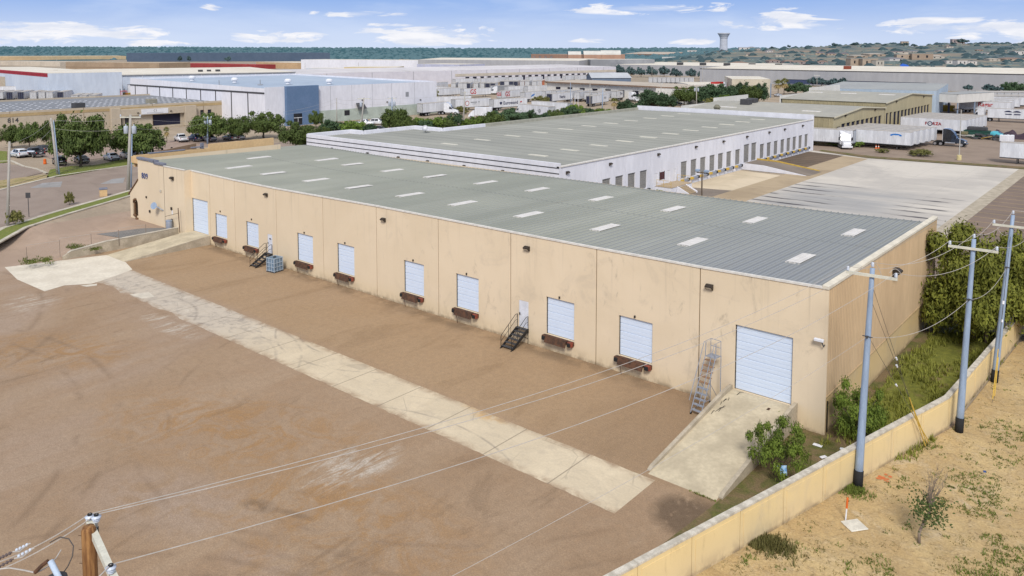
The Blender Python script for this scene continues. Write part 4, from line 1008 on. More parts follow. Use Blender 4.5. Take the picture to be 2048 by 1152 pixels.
# conductors
g1 = 'pale conductors from the wooden pole to the nearest steel pole'
wire('pale conductor over the yard, upper of the close pair', sagline(NI[0], A1[2][0], .9), .0095, M['wire'], g1)
wire('pale conductor over the yard, lower of the close pair', sagline(NI[1], A1[2][2]+Vector((0,0,-.05)), 1.0), .0095, M['wire'], g1)
wire('pale conductor from the wooden pole crossarm end to the right arm tip', sagline(NI[2], A1[2][1], 1.1), .0095, M['wire'], g1)
lowp = on(800,1152,24)
wire('thin pale neutral line crossing the lower right yard to the steel pole', sagline(NP+Vector((0.2,0,9.2)), A1[3], .5), .0075, M['wire'], g1)
g2 = 'pale conductors between the steel poles'
for i, nm in enumerate(('left arm', 'right arm', 'pole top')):
    wire(f'slack pale conductor from {nm} of the nearest steel pole to the middle one', sagline(A1[2][i], A2[2][i], .75, 16), .0125, M['wire'], g2)
    wire(f'slack pale conductor from {nm} of the middle steel pole to the farthest one', sagline(A2[2][i], A3[2][i], .6, 16), .0125, M['wire'], g2)
    wire(f'pale conductor leaving {nm} of the farthest steel pole toward the right edge', sagline(A3[2][i], A3[2][i]+Vector((16,14,1.0)), .9, 12), .012, M['wire'], g2)
wire('lower neutral conductor between the nearest and the middle steel pole', sagline(A1[3], A2[3], .8, 14), .0125, M['wire'], g2)
wire('lower neutral conductor between the middle and the farthest steel pole', sagline(A2[3], A3[3], .6, 14), .0125, M['wire'], g2)
g3 = 'jumper loops on the steel poles'
def loop(p, q, rise, lab):
    p, q = Vector(p), Vector(q); m = (p+q)/2+Vector((0,0,rise))
    wire(lab, [p.lerp(m, k/6).lerp(m.lerp(q, k/6), k/6) for k in range(7)], .014, M['wire'], g3, 'cable', 'jumper_wire')
loop(A1[2][2], A1[2][2]+Vector((.35,.4,-.75)), .35, 'looped jumper at the top of the nearest steel pole')
loop(A1[2][1]+Vector((-.25,-.2,0)), A1[2][1]+Vector((.2,.35,-.2)), .55, 'looped jumper at the right arm tip of the nearest steel pole')
loop(A3[2][0], A3[0]+(A3[1]-A3[0])*.9, -1.2, 'drooping jumper under the left arm of the farthest steel pole')
# dead-end hardware of the near pole
g4 = 'dead-end lines left of the wooden pole'
e1, e2 = on(-40,1136,16.5), on(-40,1154,16.0)
wire('dead-end line left of the wooden pole, upper', sagline(NI[0], e1, .12, 10), .012, M['wire'], g4)
wire('dead-end line left of the wooden pole, lower', sagline(NI[1], e2, .12, 10), .012, M['wire'], g4)
wire('line from the crossarm end running off the bottom edge', sagline(NI[2], on(120,1215,12.6), .05, 6), .012, M['wire'], g4)
for nm, (p, q, f0) in dict(upper=(NI[0],e1,.55), lower=(NI[1],e2,.55)).items():
    t = thing('strain_insulator', f'dead-end insulator string left of the wooden pole, {nm} line', 'insulator', tuple(p.lerp(q, f0)), 0, 'strain insulators beside the wooden pole')
    c = p.lerp(q, f0); b = MB(); u = (q-p).normalized()
    for k in range(4): a = u*(.12*k); b.tube([a-u*.03,a,a+u*.03],[.015,.034,.015],8)
    b.build('disc_string', M['porcelain'], t); b = MB()
    for k in range(8): a = u*(.62+.12*k); b.tube([a-u*.02,a,a+u*.02],[.012,.035,.012],8)
    b.tube([u*.5,u*1.6],.014,6); b.build('polymer_core', mat('polymer_grey', (.14,.11,.11)) if 'polymer_grey' not in bpy.data.materials else bpy.data.materials['polymer_grey'], t)
    b = MB(); b.tube([-u*.1-Vector((0,0,.0)),u*.25+Vector((0,0,-.06)),u*.5],.016,6); b.build('shackle', M['wire'], t)
wire('looped brown jumper beside the wooden pole', [on(100,1085,15.4),on(120,1074,15.2),on(138,1078,15),on(147,1092,14.9),on(145,1112,14.7),on(136,1132,14.5),on(126,1146,14.3)], .011, M['wiredark'], 'jumper loops beside the wooden pole', 'cable', 'jumper_wire')
wire('pale jumper arching down to the switch gear', [on(122,1100,15),on(112,1116,14.8),on(100,1130,14.5),on(84,1140,14.3),on(72,1146,14.2)], .012, M['wire'], 'jumper loops beside the wooden pole', 'cable', 'jumper_wire')
wire('pale lead running from the left edge to the switch gear', [on(-20,1140,14.5),on(20,1136,14.4),on(50,1141,14.3),on(72,1146,14.2)], .014, M['wire'], 'jumper loops beside the wooden pole', 'cable', 'jumper_wire')
# guy wires with yellow guards at the wall foot
for i, (px, py, f) in enumerate(((1836,893,.93),(1845,889,.86),(1853,885,.69))):
    an = at(px, py, .03); an.x = max(an.x, 5.0)
    t = thing('guy_wire', f'{("left","middle","right")[i]} of three guy wires with yellow guards at the wall foot', 'guy wire', an, 0, 'guy wires with yellow guards')
    tp = A1[0]+(A1[1]-A1[0])*f-an
    b = MB(); b.tube([Vector((0,0,0)),tp],.011,5); b.build('strand', M['wiredark'], t)
    b = MB(); b.tube([tp*.02,tp*.33],.028,6); b.build('guard', M['yellowguard'], t)
    b = MB(); b.tube([tp*.56,tp*.575],.05,8); b.build('guy_insulator', M['white'], t)
for i in range(2):
    an = Vector((6.75,11.2+i*.7,.05)); tp = A3[0]+(A3[1]-A3[0])*(.9-.2*i)-an
    t = thing('guy_wire', f'guy wire of the farthest steel pole, {("nearer","farther")[i]} anchor behind the wall bend', 'guy wire', an, 0, 'guy wires with yellow guards')
    b = MB(); b.tube([Vector((0,0,0)),tp],.013,5); b.build('strand', M['wiredark'], t); b = MB(); b.tube([tp*.02,tp*.3],.03,6); b.build('guard', M['yellowguard'], t)
    b = MB(); b.tube([tp*.56,tp*.58],.07,8); b.build('guy_insulator', M['white'], t)

# small things on the dirt lot
p = at(1691,1041,.02)
t = thing('marker_post', 'white marker post with an orange-red top on the sandy dirt', 'marker', p)
b = MB(); b.tube([(0,0,0),(.03,.02,.62)],.035,8); b.build('post', M['white'], t); b = MB(); b.tube([(.03,.02,.62),(.05,.035,1.12),(.05,.035,1.15)],[.05,.05,.03],8); b.build('top', M['orange'], t)
p = at(1709,1052,.02); b = MB(); b.bevbox(-.46,.46,-.42,.42,0,.07,.03); o = b.build('utility_cover', mat('pale_cover', (.72,.68,.58), scale=3)); o.location = p; o.rotation_euler = (0,0,radians(53)); tag(o, 'square pale concrete utility cover set in the sandy dirt', 'cover')
p = at(1771,954,.025)
b = MB()
for k in range(14):
    a = rnd.uniform(0,6.28); r = rnd.uniform(.1,.42); x, y = r*cos(a), r*sin(a)*1.2; s_ = rnd.uniform(.05,.13)
    b.poly([(x+s_*cos(q),y+s_*sin(q),.004+k*.0006) for q in (0,1.1,2.3,3.5,4.6,5.5)])
o = b.build('paint_mark', mat('orange_spray', (.62,.15,.05), (.50,.2,.08), scale=6)); o.location = p; tag(o, 'splash of orange survey paint on the dirt by the wall', 'paint mark')
p = at(1966,952,.02); t = thing('survey_flag', 'tiny blue survey flag stuck in the sandy dirt', 'flag', p)
b = MB(); b.tube([(0,0,0),(0,0,.32)],.006,4); b.build('wire_stake', M['wiredark'], t); b = MB(); b.quad((0,0,.2),(.13,.05,.2),(.13,.05,.32),(0,0,.32)); b.build('flag_cloth', M['car_blue'], t)
# ================================================================ trees
def limb(b, p, q, r0, r1, wob=.08, n=5, k=7):
    pts = []; rs = []
    for i in range(n+1):
        f = i/n; v = Vector(p).lerp(Vector(q), f); w = (p-q).length*wob*sin(f*pi)
        pts.append(v+Vector((rnd.uniform(-w,w),rnd.uniform(-w,w),rnd.uniform(-w,w)*.4))); rs.append(r0+(r1-r0)*f)
    b.tube(pts, rs, k)
def tree(name, label, lm, n, lsize, seed, base=.28, rz=(.36,.30), lobes=13, spread=.72, trunk_r=.045, aspect=1.0, droop=.0, multi=1, leafw=.55, flat=0.0, group=None, lobe_r=(.30,.48)):
    """unit tree: crown about radius 1 and total height 1 (scaled at placing); crown of many small leaf faces in clumps"""
    global rnd
    old = rnd; rnd = random.Random(seed)
    t = thing(name, label, 'bush' if 'bush' in name or 'shrub' in name else 'tree', (0,0,0), 0, group)
    cz = base+(1-base)*.5; hz = (1-base)*.5
    L = []
    for i in range(lobes):
        a = 2.39996*i+rnd.uniform(-.4,.4); f = sqrt((i+.5)/lobes)*spread; z = rnd.uniform(-.55,.75)*(1-f*.45)
        L.append((Vector((f*cos(a), f*sin(a), cz+hz*z*.75)), rnd.uniform(*lobe_r)))
    for i in range(max(5, lobes//2)):
        a = rnd.uniform(0,6.28); z = rnd.uniform(-.6,.95); f = sqrt(max(.05,1-z*z*.8))*rnd.uniform(.80,1.02)
        L.append((Vector((f*cos(a), f*sin(a), cz+hz*z*.92)), rnd.uniform(.12,.22)))
    L.append((Vector((rnd.uniform(-.15,.15),rnd.uniform(-.15,.15),cz+hz*.62)), lobe_r[0]+.05))
    b = MB()
    for k in range(n):
        c, r = L[rnd.randrange(len(L))]
        d = Vector((rnd.gauss(0,1), rnd.gauss(0,1), rnd.gauss(0,1)*.9+.15)).normalized()
        rr = r*(rnd.random()**.45)*(1.0+.35*noise.noise(d*2.3+c*3))*(rnd.uniform(1.1,1.75) if rnd.random() < .16 else 1.0)
        p = c+Vector((d.x*rr, d.y*rr, d.z*rr*hz*1.25))
        if p.z < base*.7: continue
        nrm = (d+Vector((rnd.uniform(-.8,.8),rnd.uniform(-.8,.8),rnd.uniform(-.2,.9)+flat))).normalized()
        u = nrm.orthogonal().normalized(); a = rnd.uniform(0,6.28); u = (Matrix.Rotation(a,3,nrm) @ u); w = nrm.cross(u)
        s_ = lsize*rnd.uniform(.6,1.35)
        u2 = Vector((u.x*s_, u.y*s_, (u.z-droop)*s_*aspect)); w2 = Vector((w.x, w.y, w.z*aspect))*s_*leafw
        tip = Vector((0,0,-.12*s_*aspect))
        b.add([p-u2, p-w2*.9+u2*.05, p+u2+tip, p+w2*.9+u2*.05], [(0,1,2,3)])
    b.build('crown', lm, t)
    b = MB(); k_ = max(1, multi)
    for m_ in range(k_):
        a = 6.28*m_/k_+rnd.random(); off = Vector((cos(a),sin(a),0))*(.06 if k_ > 1 else 0)
        top = Vector((off.x*3, off.y*3, base*1.15 if base > .1 else .25)); limb(b, off+Vector((0,0,-.02)), top, trunk_r*1.25/sqrt(k_), trunk_r*.8/sqrt(k_), .06)
        for c, r in L[m_::k_]:
            if rnd.random() < .8: limb(b, top-Vector((0,0,.02)), c+Vector((0,0,-.02)), trunk_r*.5/sqrt(k_), trunk_r*.14, .07, 4, 5)
    b.build('trunk', M['bark'], t, True)
    rnd = old
    return t
def palm(name, label, lm, dry, seed):
    rr = random.Random(seed); t = thing(name, label, 'palm tree')
    b = MB(); b.tube([(0,0,-.02),(.01,0,.35),(.0,.01,.68),(0,0,.72)], [.06,.05,.05,.03], 8); b.build('trunk', M['bark'], t, True)
    for nm, m_, n, z0, el0, el1 in (('crown', lm, 46, .74, -.25, 1.3), ('dry_skirt', dry, 24, .66, -1.3, -.45)):
        b = MB()
        for k in range(n):
            a = rr.uniform(0,6.28); el = rr.uniform(el0, el1); d = Vector((cos(a)*cos(el), sin(a)*cos(el), sin(el)*.32)); side = Vector((-sin(a),cos(a),0)); L = rr.uniform(.55,.8)
            p0 = Vector((0,0,z0)); p1 = p0+d*L
            for q in range(7):
                s_ = (q-3)/3; e = p1+side*s_*.28+Vector((0,0,-.05-.10*abs(s_)))+d*.14*(1-abs(s_)); w = side*.03
                b.add([p0+d*L*.45, p1*.55+p0*.45+w+side*s_*.12, e, p1*.55+p0*.45-w+side*s_*.12], [(0,1,2,3)])
        b.build(nm, m_, t)
    return t
def put(proto, label, px, py, wpx, toppy, z=ZL, rz=None, group=None, widen=1.0):
    "stand a tree at a ground point with the crown width and height measured in the photograph"
    p = at(px, py, z); d = dist(p); k = d/FPX
    r = wpx*k/2*widen/1.08; h = (py-toppy)*k
    return place(proto, label, p, rnd.uniform(0,6.28) if rz is None else rz, (r, r, h), group)
# near vegetation
big = tree('spreading_tree', 'x', M['leaf_big'], 46000, .03, 11, .0, lobes=34, spread=.70, trunk_r=.05, aspect=.9, multi=3, leafw=.42, lobe_r=(.20,.36))
place(big, 'large dense dark-green tree growing against the rear of the ribbed end wall', (4.1,23.4,-1.0), 1.0, (4.6,4.6,9.4))
place(big, 'large dark-green tree at the right edge, behind the farthest steel pole', (10.4,27.8,-1.0), 3.6, (4.7,4.7,8.3))
bu = tree('leafy_bush', 'x', M['leaf_bush'], 12000, .038, 21, .0, lobes=24, spread=.80, trunk_r=.03, multi=4, leafw=.40, lobe_r=(.16,.34))
place(bu, 'leafy green bush at the foot of the warehouse corner behind the nearest steel pole', (1.75,.8,-.45), .5, (1.55,1.55,3.75))
bu2 = tree('leafy_bush', 'x', M['leaf_bush'], 7500, .040, 34, .0, lobes=22, spread=.86, trunk_r=.03, multi=5, leafw=.36, lobe_r=(.13,.28))
place(bu2, 'sparser green bush with a few brown leaves beside the loading ramp', (-.35,-6.0,-.3), 2.0, (1.55,1.55,3.2))
# half-dead sapling on the dirt lot
p = at(1838,1086,.02); t = thing('sapling', 'half-dead young tree with bare upper twigs on the sandy dirt', 'tree', p); t.scale = (1.3,1.3,1.32)
b = MB(); b.tube([(0,0,0),(-.02,.05,.35),(.1,.16,.75),(.22,.28,1.05),(.3,.35,1.5)],[.055,.05,.045,.04,.02],8); b.build('trunk', M['twig'], t, True)
b = MB(); r3 = random.Random(3)
for k in range(30):
    a = r3.uniform(0,6.28); o0 = Vector((.22,.28,1.05+r3.uniform(0,.45))); q = o0+Vector((cos(a)*r3.uniform(.1,.45)+.1, sin(a)*r3.uniform(.1,.5)+.1, r3.uniform(.45,1.35)))
    m_ = o0.lerp(q,.5)+Vector((r3.uniform(-.07,.07),r3.uniform(-.07,.07),.03)); b.tube([o0,m_,q],[.012,.008,.003],4)
    for j in range(3):
        c = m_.lerp(q, r3.random()); b.tube([c, c+Vector((r3.uniform(-.2,.2),r3.uniform(-.2,.2),r3.uniform(.05,.3)))],[.005,.002],3)
b.build('bare_twigs', M['twig'], t)['kind'] = 'stuff'
b = MB()
for k in range(650):
    c = Vector((.2+r3.gauss(0,.30),.26+r3.gauss(0,.32),1.18+r3.gauss(0,.26))); u = Vector((r3.uniform(-1,1),r3.uniform(-1,1),r3.uniform(-.8,.5))).normalized()*r3.uniform(.04,.075); w = u.orthogonal().normalized()*.03
    b.add([c-u,c-w,c+u,c+w],[(0,1,2,3)])
b.build('leaves', M['leaf_mid'], t)['kind'] = 'stuff'
# grass tufts: inside the wall, on the dirt lot, along edges
def tufts(name, n, fn, mats, hmin, hmax, seed, label, blades=7):
    r4 = random.Random(seed); b = MB()
    for k in range(n):
        q = fn(r4)
        if q is None: continue
        x, y, z, s_ = q
        for j in range(blades):
            a = r4.uniform(0,6.28); h = r4.uniform(hmin,hmax)*s_; d = r4.uniform(.15,.9)*h; px, py = x+r4.gauss(0,.09)*s_, y+r4.gauss(0,.09)*s_
            w = .018*s_+.012; b.add([(px-sin(a)*w,py+cos(a)*w,z),(px+sin(a)*w,py-cos(a)*w,z),(px+cos(a)*d,py+sin(a)*d,z+h)],[(0,1,2)])
    return tag(b.build(name, mats), label, 'grass', kind='stuff')
GL = leafmat('grass_blades', (.10,.115,.018), (.20,.215,.033), (.27,.265,.06)); GG = leafmat('green_grass', (.075,.105,.018), (.15,.19,.03), (.20,.22,.05)); GD = leafmat('dry_grass', (.22,.17,.07), (.34,.26,.12), (.17,.16,.05))
def f_in(r):
    x, y = r.uniform(.2,6.2), r.uniform(-1.5,25.5)
    if x > 4.9+y*.055 or x < .35+.02*y: return None
    if noise.noise(Vector((x*.5,y*.35,2)))+.35 < r.random()*.8: return None
    return x, y, .015, r.uniform(.7,1.5)
tufts('grass', 3000, f_in, GL, .12, .34, 5, 'rough green grass between the end wall and the cream wall', 8)
def f_lot(r):
    p = at(r.uniform(1480,2070), r.uniform(690,1160), .02)
    lim = 5.4+(p.y-6)*.24 if p.y < 6 else 5.5+(p.y-6)*.04
    if p.x < lim+.2 or p.y > 24: return None
    c = noise.noise(Vector((p.x*.33,p.y*.33,7)))+.45*noise.noise(Vector((p.x*1.1,p.y*1.1,3)))+min(.32,(p.x-6.5)*.06)
    if c < .06+r.random()*.33: return None
    return p.x, p.y, .02, r.uniform(.5,1.1)
tufts('grass_tufts', 7000, f_lot, GG, .05, .15, 6, 'scattered green grass tufts on the sandy dirt lot', 7)
def f_dry(r):
    p = at(r.uniform(1400,2070), r.uniform(690,1160), .02)
    lim = 5.4+(p.y-6)*.24 if p.y < 6 else 5.5+(p.y-6)*.04
    if p.x < lim+.15 or p.y > 24: return None
    if noise.noise(Vector((p.x*.8,p.y*.8,9))) < r.random()*.5-.1: return None
    return p.x, p.y, .02, r.uniform(.4,.9)
tufts('dry_grass', 4200, f_dry, GD, .03, .10, 8, 'short dry stubble over the sandy dirt lot', 5)
def f_edge(r):
    k = r.random()
    if k < .4: x = r.uniform(-8,-.5); return (x, -10.45 + (.1 if x < -1.6 else 0), .01, .5) if r.random() < .25 and -3.2 < x < -1.6 else None
    if k < .7: y = r.uniform(-1,.5); return (3.1+r.gauss(0,.35), -4.9+r.gauss(0,.3), .02, r.uniform(.6,1.0))
    y = r.uniform(-22,2); return (-1.0+y*.24+5.0+r.gauss(0,.2)-.3, y, .02, .6) if r.random() < .15 else None
tufts('grass_edge', 900, f_edge, GG, .06, .2, 9, 'green weeds at the ramp foot and around the nearest pole', 7)
b = MB(); p = at(1545,1092,.02); r5 = random.Random(12)
tufts('weed_clump', 260, lambda r: (p.x-.1+r.gauss(0,.45), p.y+r.gauss(0,.35), .02, r.uniform(.6,1.2)), leafmat('dark_weeds', (.06,.06,.015), (.11,.10,.03), (.15,.13,.05)), .1, .28, 14, 'dark weeds at the foot of the cream wall near the lower edge', 8)

# street trees and bushes (unit prototypes, shared)
oak = tree('street_tree', 'x', M['leaf_mid'], 11000, .05, 41, .03, lobes=34, spread=.86, aspect=.9, lobe_r=(.22,.40), trunk_r=.05, leafw=.5)
oak2 = tree('street_tree', 'x', M['leaf_mid'], 8000, .055, 42, .08, lobes=28, spread=.84, aspect=.9, trunk_r=.05, leafw=.5, lobe_r=(.22,.40))
dome = tree('dark_tree', 'x', M['leaf_dark'], 8000, .055, 43, .03, lobes=30, spread=.86, aspect=.9, lobe_r=(.22,.40), trunk_r=.05, leafw=.55)
shrub = tree('roadside_bush', 'x', M['leaf_lime'], 3600, .075, 44, .0, lobes=16, spread=.76, lobe_r=(.22,.40), trunk_r=.04, multi=3, leafw=.5)
shrub2 = tree('roadside_bush', 'x', M['leaf_dark'], 3400, .08, 45, .0, lobes=16, spread=.76, lobe_r=(.22,.40), trunk_r=.04, multi=3, leafw=.5)
olive = tree('olive_bush', 'x', M['leaf_olive'], 2600, .08, 46, .0, lobes=14, spread=.76, lobe_r=(.2,.38), trunk_r=.04, multi=3, leafw=.45)
far = tree('far_tree', 'x', M['leaf_far'], 1100, .12, 47, .02, lobes=16, spread=.76, lobe_r=(.22,.40), trunk_r=.05, leafw=.6)
pal = palm('palm_tree', 'x', M['palm_leaf'], M['palm_dry'], 51)
gA = 'street trees before the tan office block'
put(oak, 'large bushy tree covering the dark parked cars left of the leaning pole', 162,334,108,226, ZL, .4, gA)
put(oak, 'wide low tree before the office entrance, its trunk forking by a white car', 275,319,108,246, ZL, 2.2, gA)
put(oak2, 'small tree at the left edge of the tan office wall, under the house number', 24,296,44,248, ZL, 1.0, gA)
put(oak2, 'small round-topped tree behind the dark pickup at the tan office wall', 59,297,48,243, ZL, 2.0, gA)
put(oak2, 'narrow tree between the pickup and the leaning pole at the office wall', 94,294,26,240, ZL, 3.0, gA)
put(oak, 'broad tree right of the office windows, above the dark blue car', 420,284,84,226, ZL, 5.0, gA)
put(oak, 'tree at the right end of the tan office wall', 478,281,48,232, ZL, 4.0, gA)
put(oak2, 'tall tree left of the blue entrance block', 527,277,78,222, ZL, .9, gA)
put(oak2, 'spreading tree seen in the gap between the two main roofs', 592,300,80,242, ZL, .2, gA)
put(pal, 'small palm beside the office windows', 334,286,20,250, ZL, 0, gA)
gB = 'trees and bushes along the street behind the white warehouse'
put(oak2, 'small rounded tree against the blue entrance block', 632,256,34,221, ZL, None, gB)
put(shrub2, 'low dark bush left of the leaning crossarm pole', 665,270,56,240, ZL, None, gB)
put(shrub, 'bushy green clump before the white pickup', 705,272,56,240, ZL, None, gB)
put(oak, 'full green tree beside the steel pole with cans, before the white wall', 790,268,58,216, ZL, None, gB)
put(shrub, 'lime bush right of the full green tree', 835,264,52,234, ZL, None, gB)
put(shrub, 'lime bush at the end of the white building', 873,264,50,232, ZL, None, gB)
put(shrub2, 'dark bush by the leaning pole, before the box truck', 908,262,42,228, ZL, None, gB)
put(shrub, 'lime bush in front of the white box truck', 962,260,50,230, ZL, None, gB)
put(dome, 'large dark-green tree hiding the long trailer', 1012,257,74,216, ZL, None, gB)
put(shrub2, 'dark bush at the end of the long white trailer', 1057,246,38,220, ZL, None, gB)
put(olive, 'small bush before the trailer rear doors', 1125,236,26,214, ZL, None, gB)
put(shrub, 'lime bush at the foot of the three flagpoles', 1152,236,42,207, ZL, None, gB)
put(shrub2, 'dark bush right of the flagpoles', 1178,232,32,216, ZL, None, gB)
put(olive, 'dry olive shrub between the blue-logo trailer and the lawn', 1082,212,40,190, ZL, None, gB)
put(olive, 'small olive shrub left of the white box truck', 922,228,34,211, ZL, None, gB)
put(olive, 'olive shrub at the corner of the white building', 867,198,22,176, ZL, None, gB)
put(pal, 'palm with a dry skirt beside the docked trailers', 1228,226,28,192, ZL, None, gB)
put(dome, 'dark round bush right of the palm', 1250,224,34,199, ZL, None, gB)
put(shrub2, 'low dark hedge bush before the white semi truck', 1282,222,42,206, ZL, None, gB)
put(dome, 'large flat-topped dark tree beside the white semi truck', 1304,221,62,178, ZL, None, gB)
put(dome, 'dark tree right of the flat-topped tree', 1334,220,40,187, ZL, None, gB)
put(oak2, 'open-crowned tree over the dark blue sedan', 1368,212,56,172, ZL, None, gB)
put(dome, 'dark tree right of the pole with two cans', 1424,208,66,166, ZL, None, gB)
put(dome, 'tall dark tree with two pointed tops behind the lime shrubs', 1479,206,46,163, ZL, None, gB)
put(dome, 'dark tree left of the small blue building', 1516,207,44,165, ZL, None, gB)
put(shrub, 'lime shrub at the corner of the far tan roof', 1455,212,40,188, ZL, None, gB)
put(shrub, 'lime shrub between the dark trees and the roof parapet', 1490,208,36,190, ZL, None, gB)
put(olive, 'olive shrub at the end of the white warehouse parapet', 1424,214,36,194, ZL, None, gB)
put(pal, 'tall palm with a yellow dry skirt, left of a pair', 1556,190,32,156, ZL, None, gB)
put(pal, 'palm with a greener crown, right of a pair', 1568,189,30,153, ZL, None, gB)
put(dome, 'dark tree right of the palm pair', 1592,188,44,164, ZL, None, gB)
put(shrub2, 'dark shrub at the end of the tree row by the light blue building', 1612,190,30,170, ZL, None, gB)
for i, (k_, px, py, w, tp, lab) in enumerate(((shrub2,688,268,40,246,'dark low bush between the leaning pole and the white pickup'),(dome,735,270,46,247,'dark rounded bush in front of the black car'),(oak2,815,268,44,232,'mid-green tree between the full green tree and the lime bushes'),(shrub2,852,266,40,240,'dark bush between the two lime bushes'),(oak2,892,264,44,233,'mid-green bush at the thin post by the white parapet'),(shrub,935,262,44,236,'lime bush right of the leaning pole'),(oak2,985,260,54,222,'mid-green tree left of the large dark-green tree'),(dome,1035,254,50,226,'dark tree behind the right flank of the large dark tree'),(shrub2,1085,246,36,226,'dark bush below the long trailer rear doors'),(oak2,1108,244,40,219,'mid-green bush right of the long trailer'),(dome,1140,240,44,212,'dark bush left of the flagpoles'),(shrub,1205,232,44,216,'lime bush at the steel pole left of the palm'),(shrub2,1268,226,40,208,'dark bush behind the roof corner, right of the palm'),(dome,1398,210,50,172,'dark tree just right of the pole with two cans'),(dome,1450,208,50,172,'dark tree in the middle of the row behind the tan roof'),(oak2,1500,208,44,170,'mid-green tree between the pointed dark tree and the blue building'),(shrub,1470,214,46,195,'long lime shrub along the tan roof parapet'),(oak2,640,285,46,252,'mid-green tree behind the corner of the white parapet'),(oak2,610,300,50,256,'dark tree leaning out behind the beige parapet'))): put(k_, lab, px, py, w, tp, ZL, None, gB if px > 560 else gA)
gC = 'dark trees before the long grey warehouses'
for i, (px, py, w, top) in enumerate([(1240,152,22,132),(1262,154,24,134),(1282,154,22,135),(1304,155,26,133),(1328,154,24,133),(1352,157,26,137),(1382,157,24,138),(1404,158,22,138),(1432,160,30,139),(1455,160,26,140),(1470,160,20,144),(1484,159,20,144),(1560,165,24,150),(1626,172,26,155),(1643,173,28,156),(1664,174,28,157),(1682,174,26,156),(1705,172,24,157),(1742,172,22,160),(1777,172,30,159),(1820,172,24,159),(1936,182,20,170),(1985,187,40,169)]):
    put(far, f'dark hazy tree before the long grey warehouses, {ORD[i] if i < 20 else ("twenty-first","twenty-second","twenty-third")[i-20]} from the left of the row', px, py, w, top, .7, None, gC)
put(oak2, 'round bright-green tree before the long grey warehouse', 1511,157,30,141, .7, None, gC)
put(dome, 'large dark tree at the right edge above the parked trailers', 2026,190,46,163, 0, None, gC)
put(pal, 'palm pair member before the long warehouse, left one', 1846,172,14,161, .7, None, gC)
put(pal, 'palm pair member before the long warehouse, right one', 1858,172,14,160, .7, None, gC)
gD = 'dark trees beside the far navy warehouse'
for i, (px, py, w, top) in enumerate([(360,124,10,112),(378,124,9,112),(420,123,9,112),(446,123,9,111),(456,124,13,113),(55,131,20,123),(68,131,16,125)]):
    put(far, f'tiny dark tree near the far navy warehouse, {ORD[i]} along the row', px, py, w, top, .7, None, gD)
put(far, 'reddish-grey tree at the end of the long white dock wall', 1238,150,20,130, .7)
# shrubs at the street on the left
put(olive, 'small round shrub on the verge beside the slender pole', 30,450,36,418, ZL, .3)
put(olive, 'young upright shrub on the verge before the low stucco pillar', 139,410,20,381, ZL, .3)
place(olive, 'weedy shrub at the dark kerb verge near the lamp post base', at(1842,312), .2, (2.6,2.6,1.6))
place(shrub, 'green weeds below the white tractor by the docked trailer', at(1690,293), .2, (4.2,2.4,1.5))
place(olive, 'low olive weed clump along the truck-lot verge', at(1765,305), 1.2, (1.6,1.6,.9))
place(shrub, 'small green weed below the white dock stairs', at(1316,391), .2, (.9,.9,.9))
# ================================================================ vehicles
def loft(b, st):
    "stations (x, zb, zbelt, zroof, wb, wr) -> closed body"
    R_ = []
    for x, zb, zm, zr, wb, wr in st:
        R_.append([(x,-wb*.94,zb),(x,-wb,zb+.12),(x,-wb*.985,zm),(x,-wr,max(zm+.01,zr-.04)),(x,-wr*.82,max(zm+.015,zr)),(x,wr*.82,max(zm+.015,zr)),(x,wr,max(zm+.01,zr-.04)),(x,wb*.985,zm),(x,wb,zb+.12),(x,wb*.94,zb)])
    n = 10; V = [p for r in R_ for p in r]; F = []
    for i in range(len(R_)-1):
        for j in range(n): F.append((i*n+j, (i+1)*n+j, (i+1)*n+(j+1)%n, i*n+(j+1)%n))
    F.append(tuple(range(n))); F.append(tuple((len(R_)-1)*n+j for j in range(n-1,-1,-1)))
    b.add(V, F)
def wheels(t, xs, hw, r, w=.22):
    for x in xs:
        for s_ in (-1, 1):
            b = MB(); y = s_*(hw-w*.5)
            b.tube([(x,y-w*.5,r),(x,y-w*.35,r),(x,y+w*.35,r),(x,y+w*.5,r)],[r*.9,r,r,r*.9],14); o = b.build('wheel', M['tyre'], t)
            b = MB(); b.tube([(x,y+s_*w*.44,r),(x,y+s_*w*.53,r)],r*.62,12); b.build('rim', M['rim'], o)
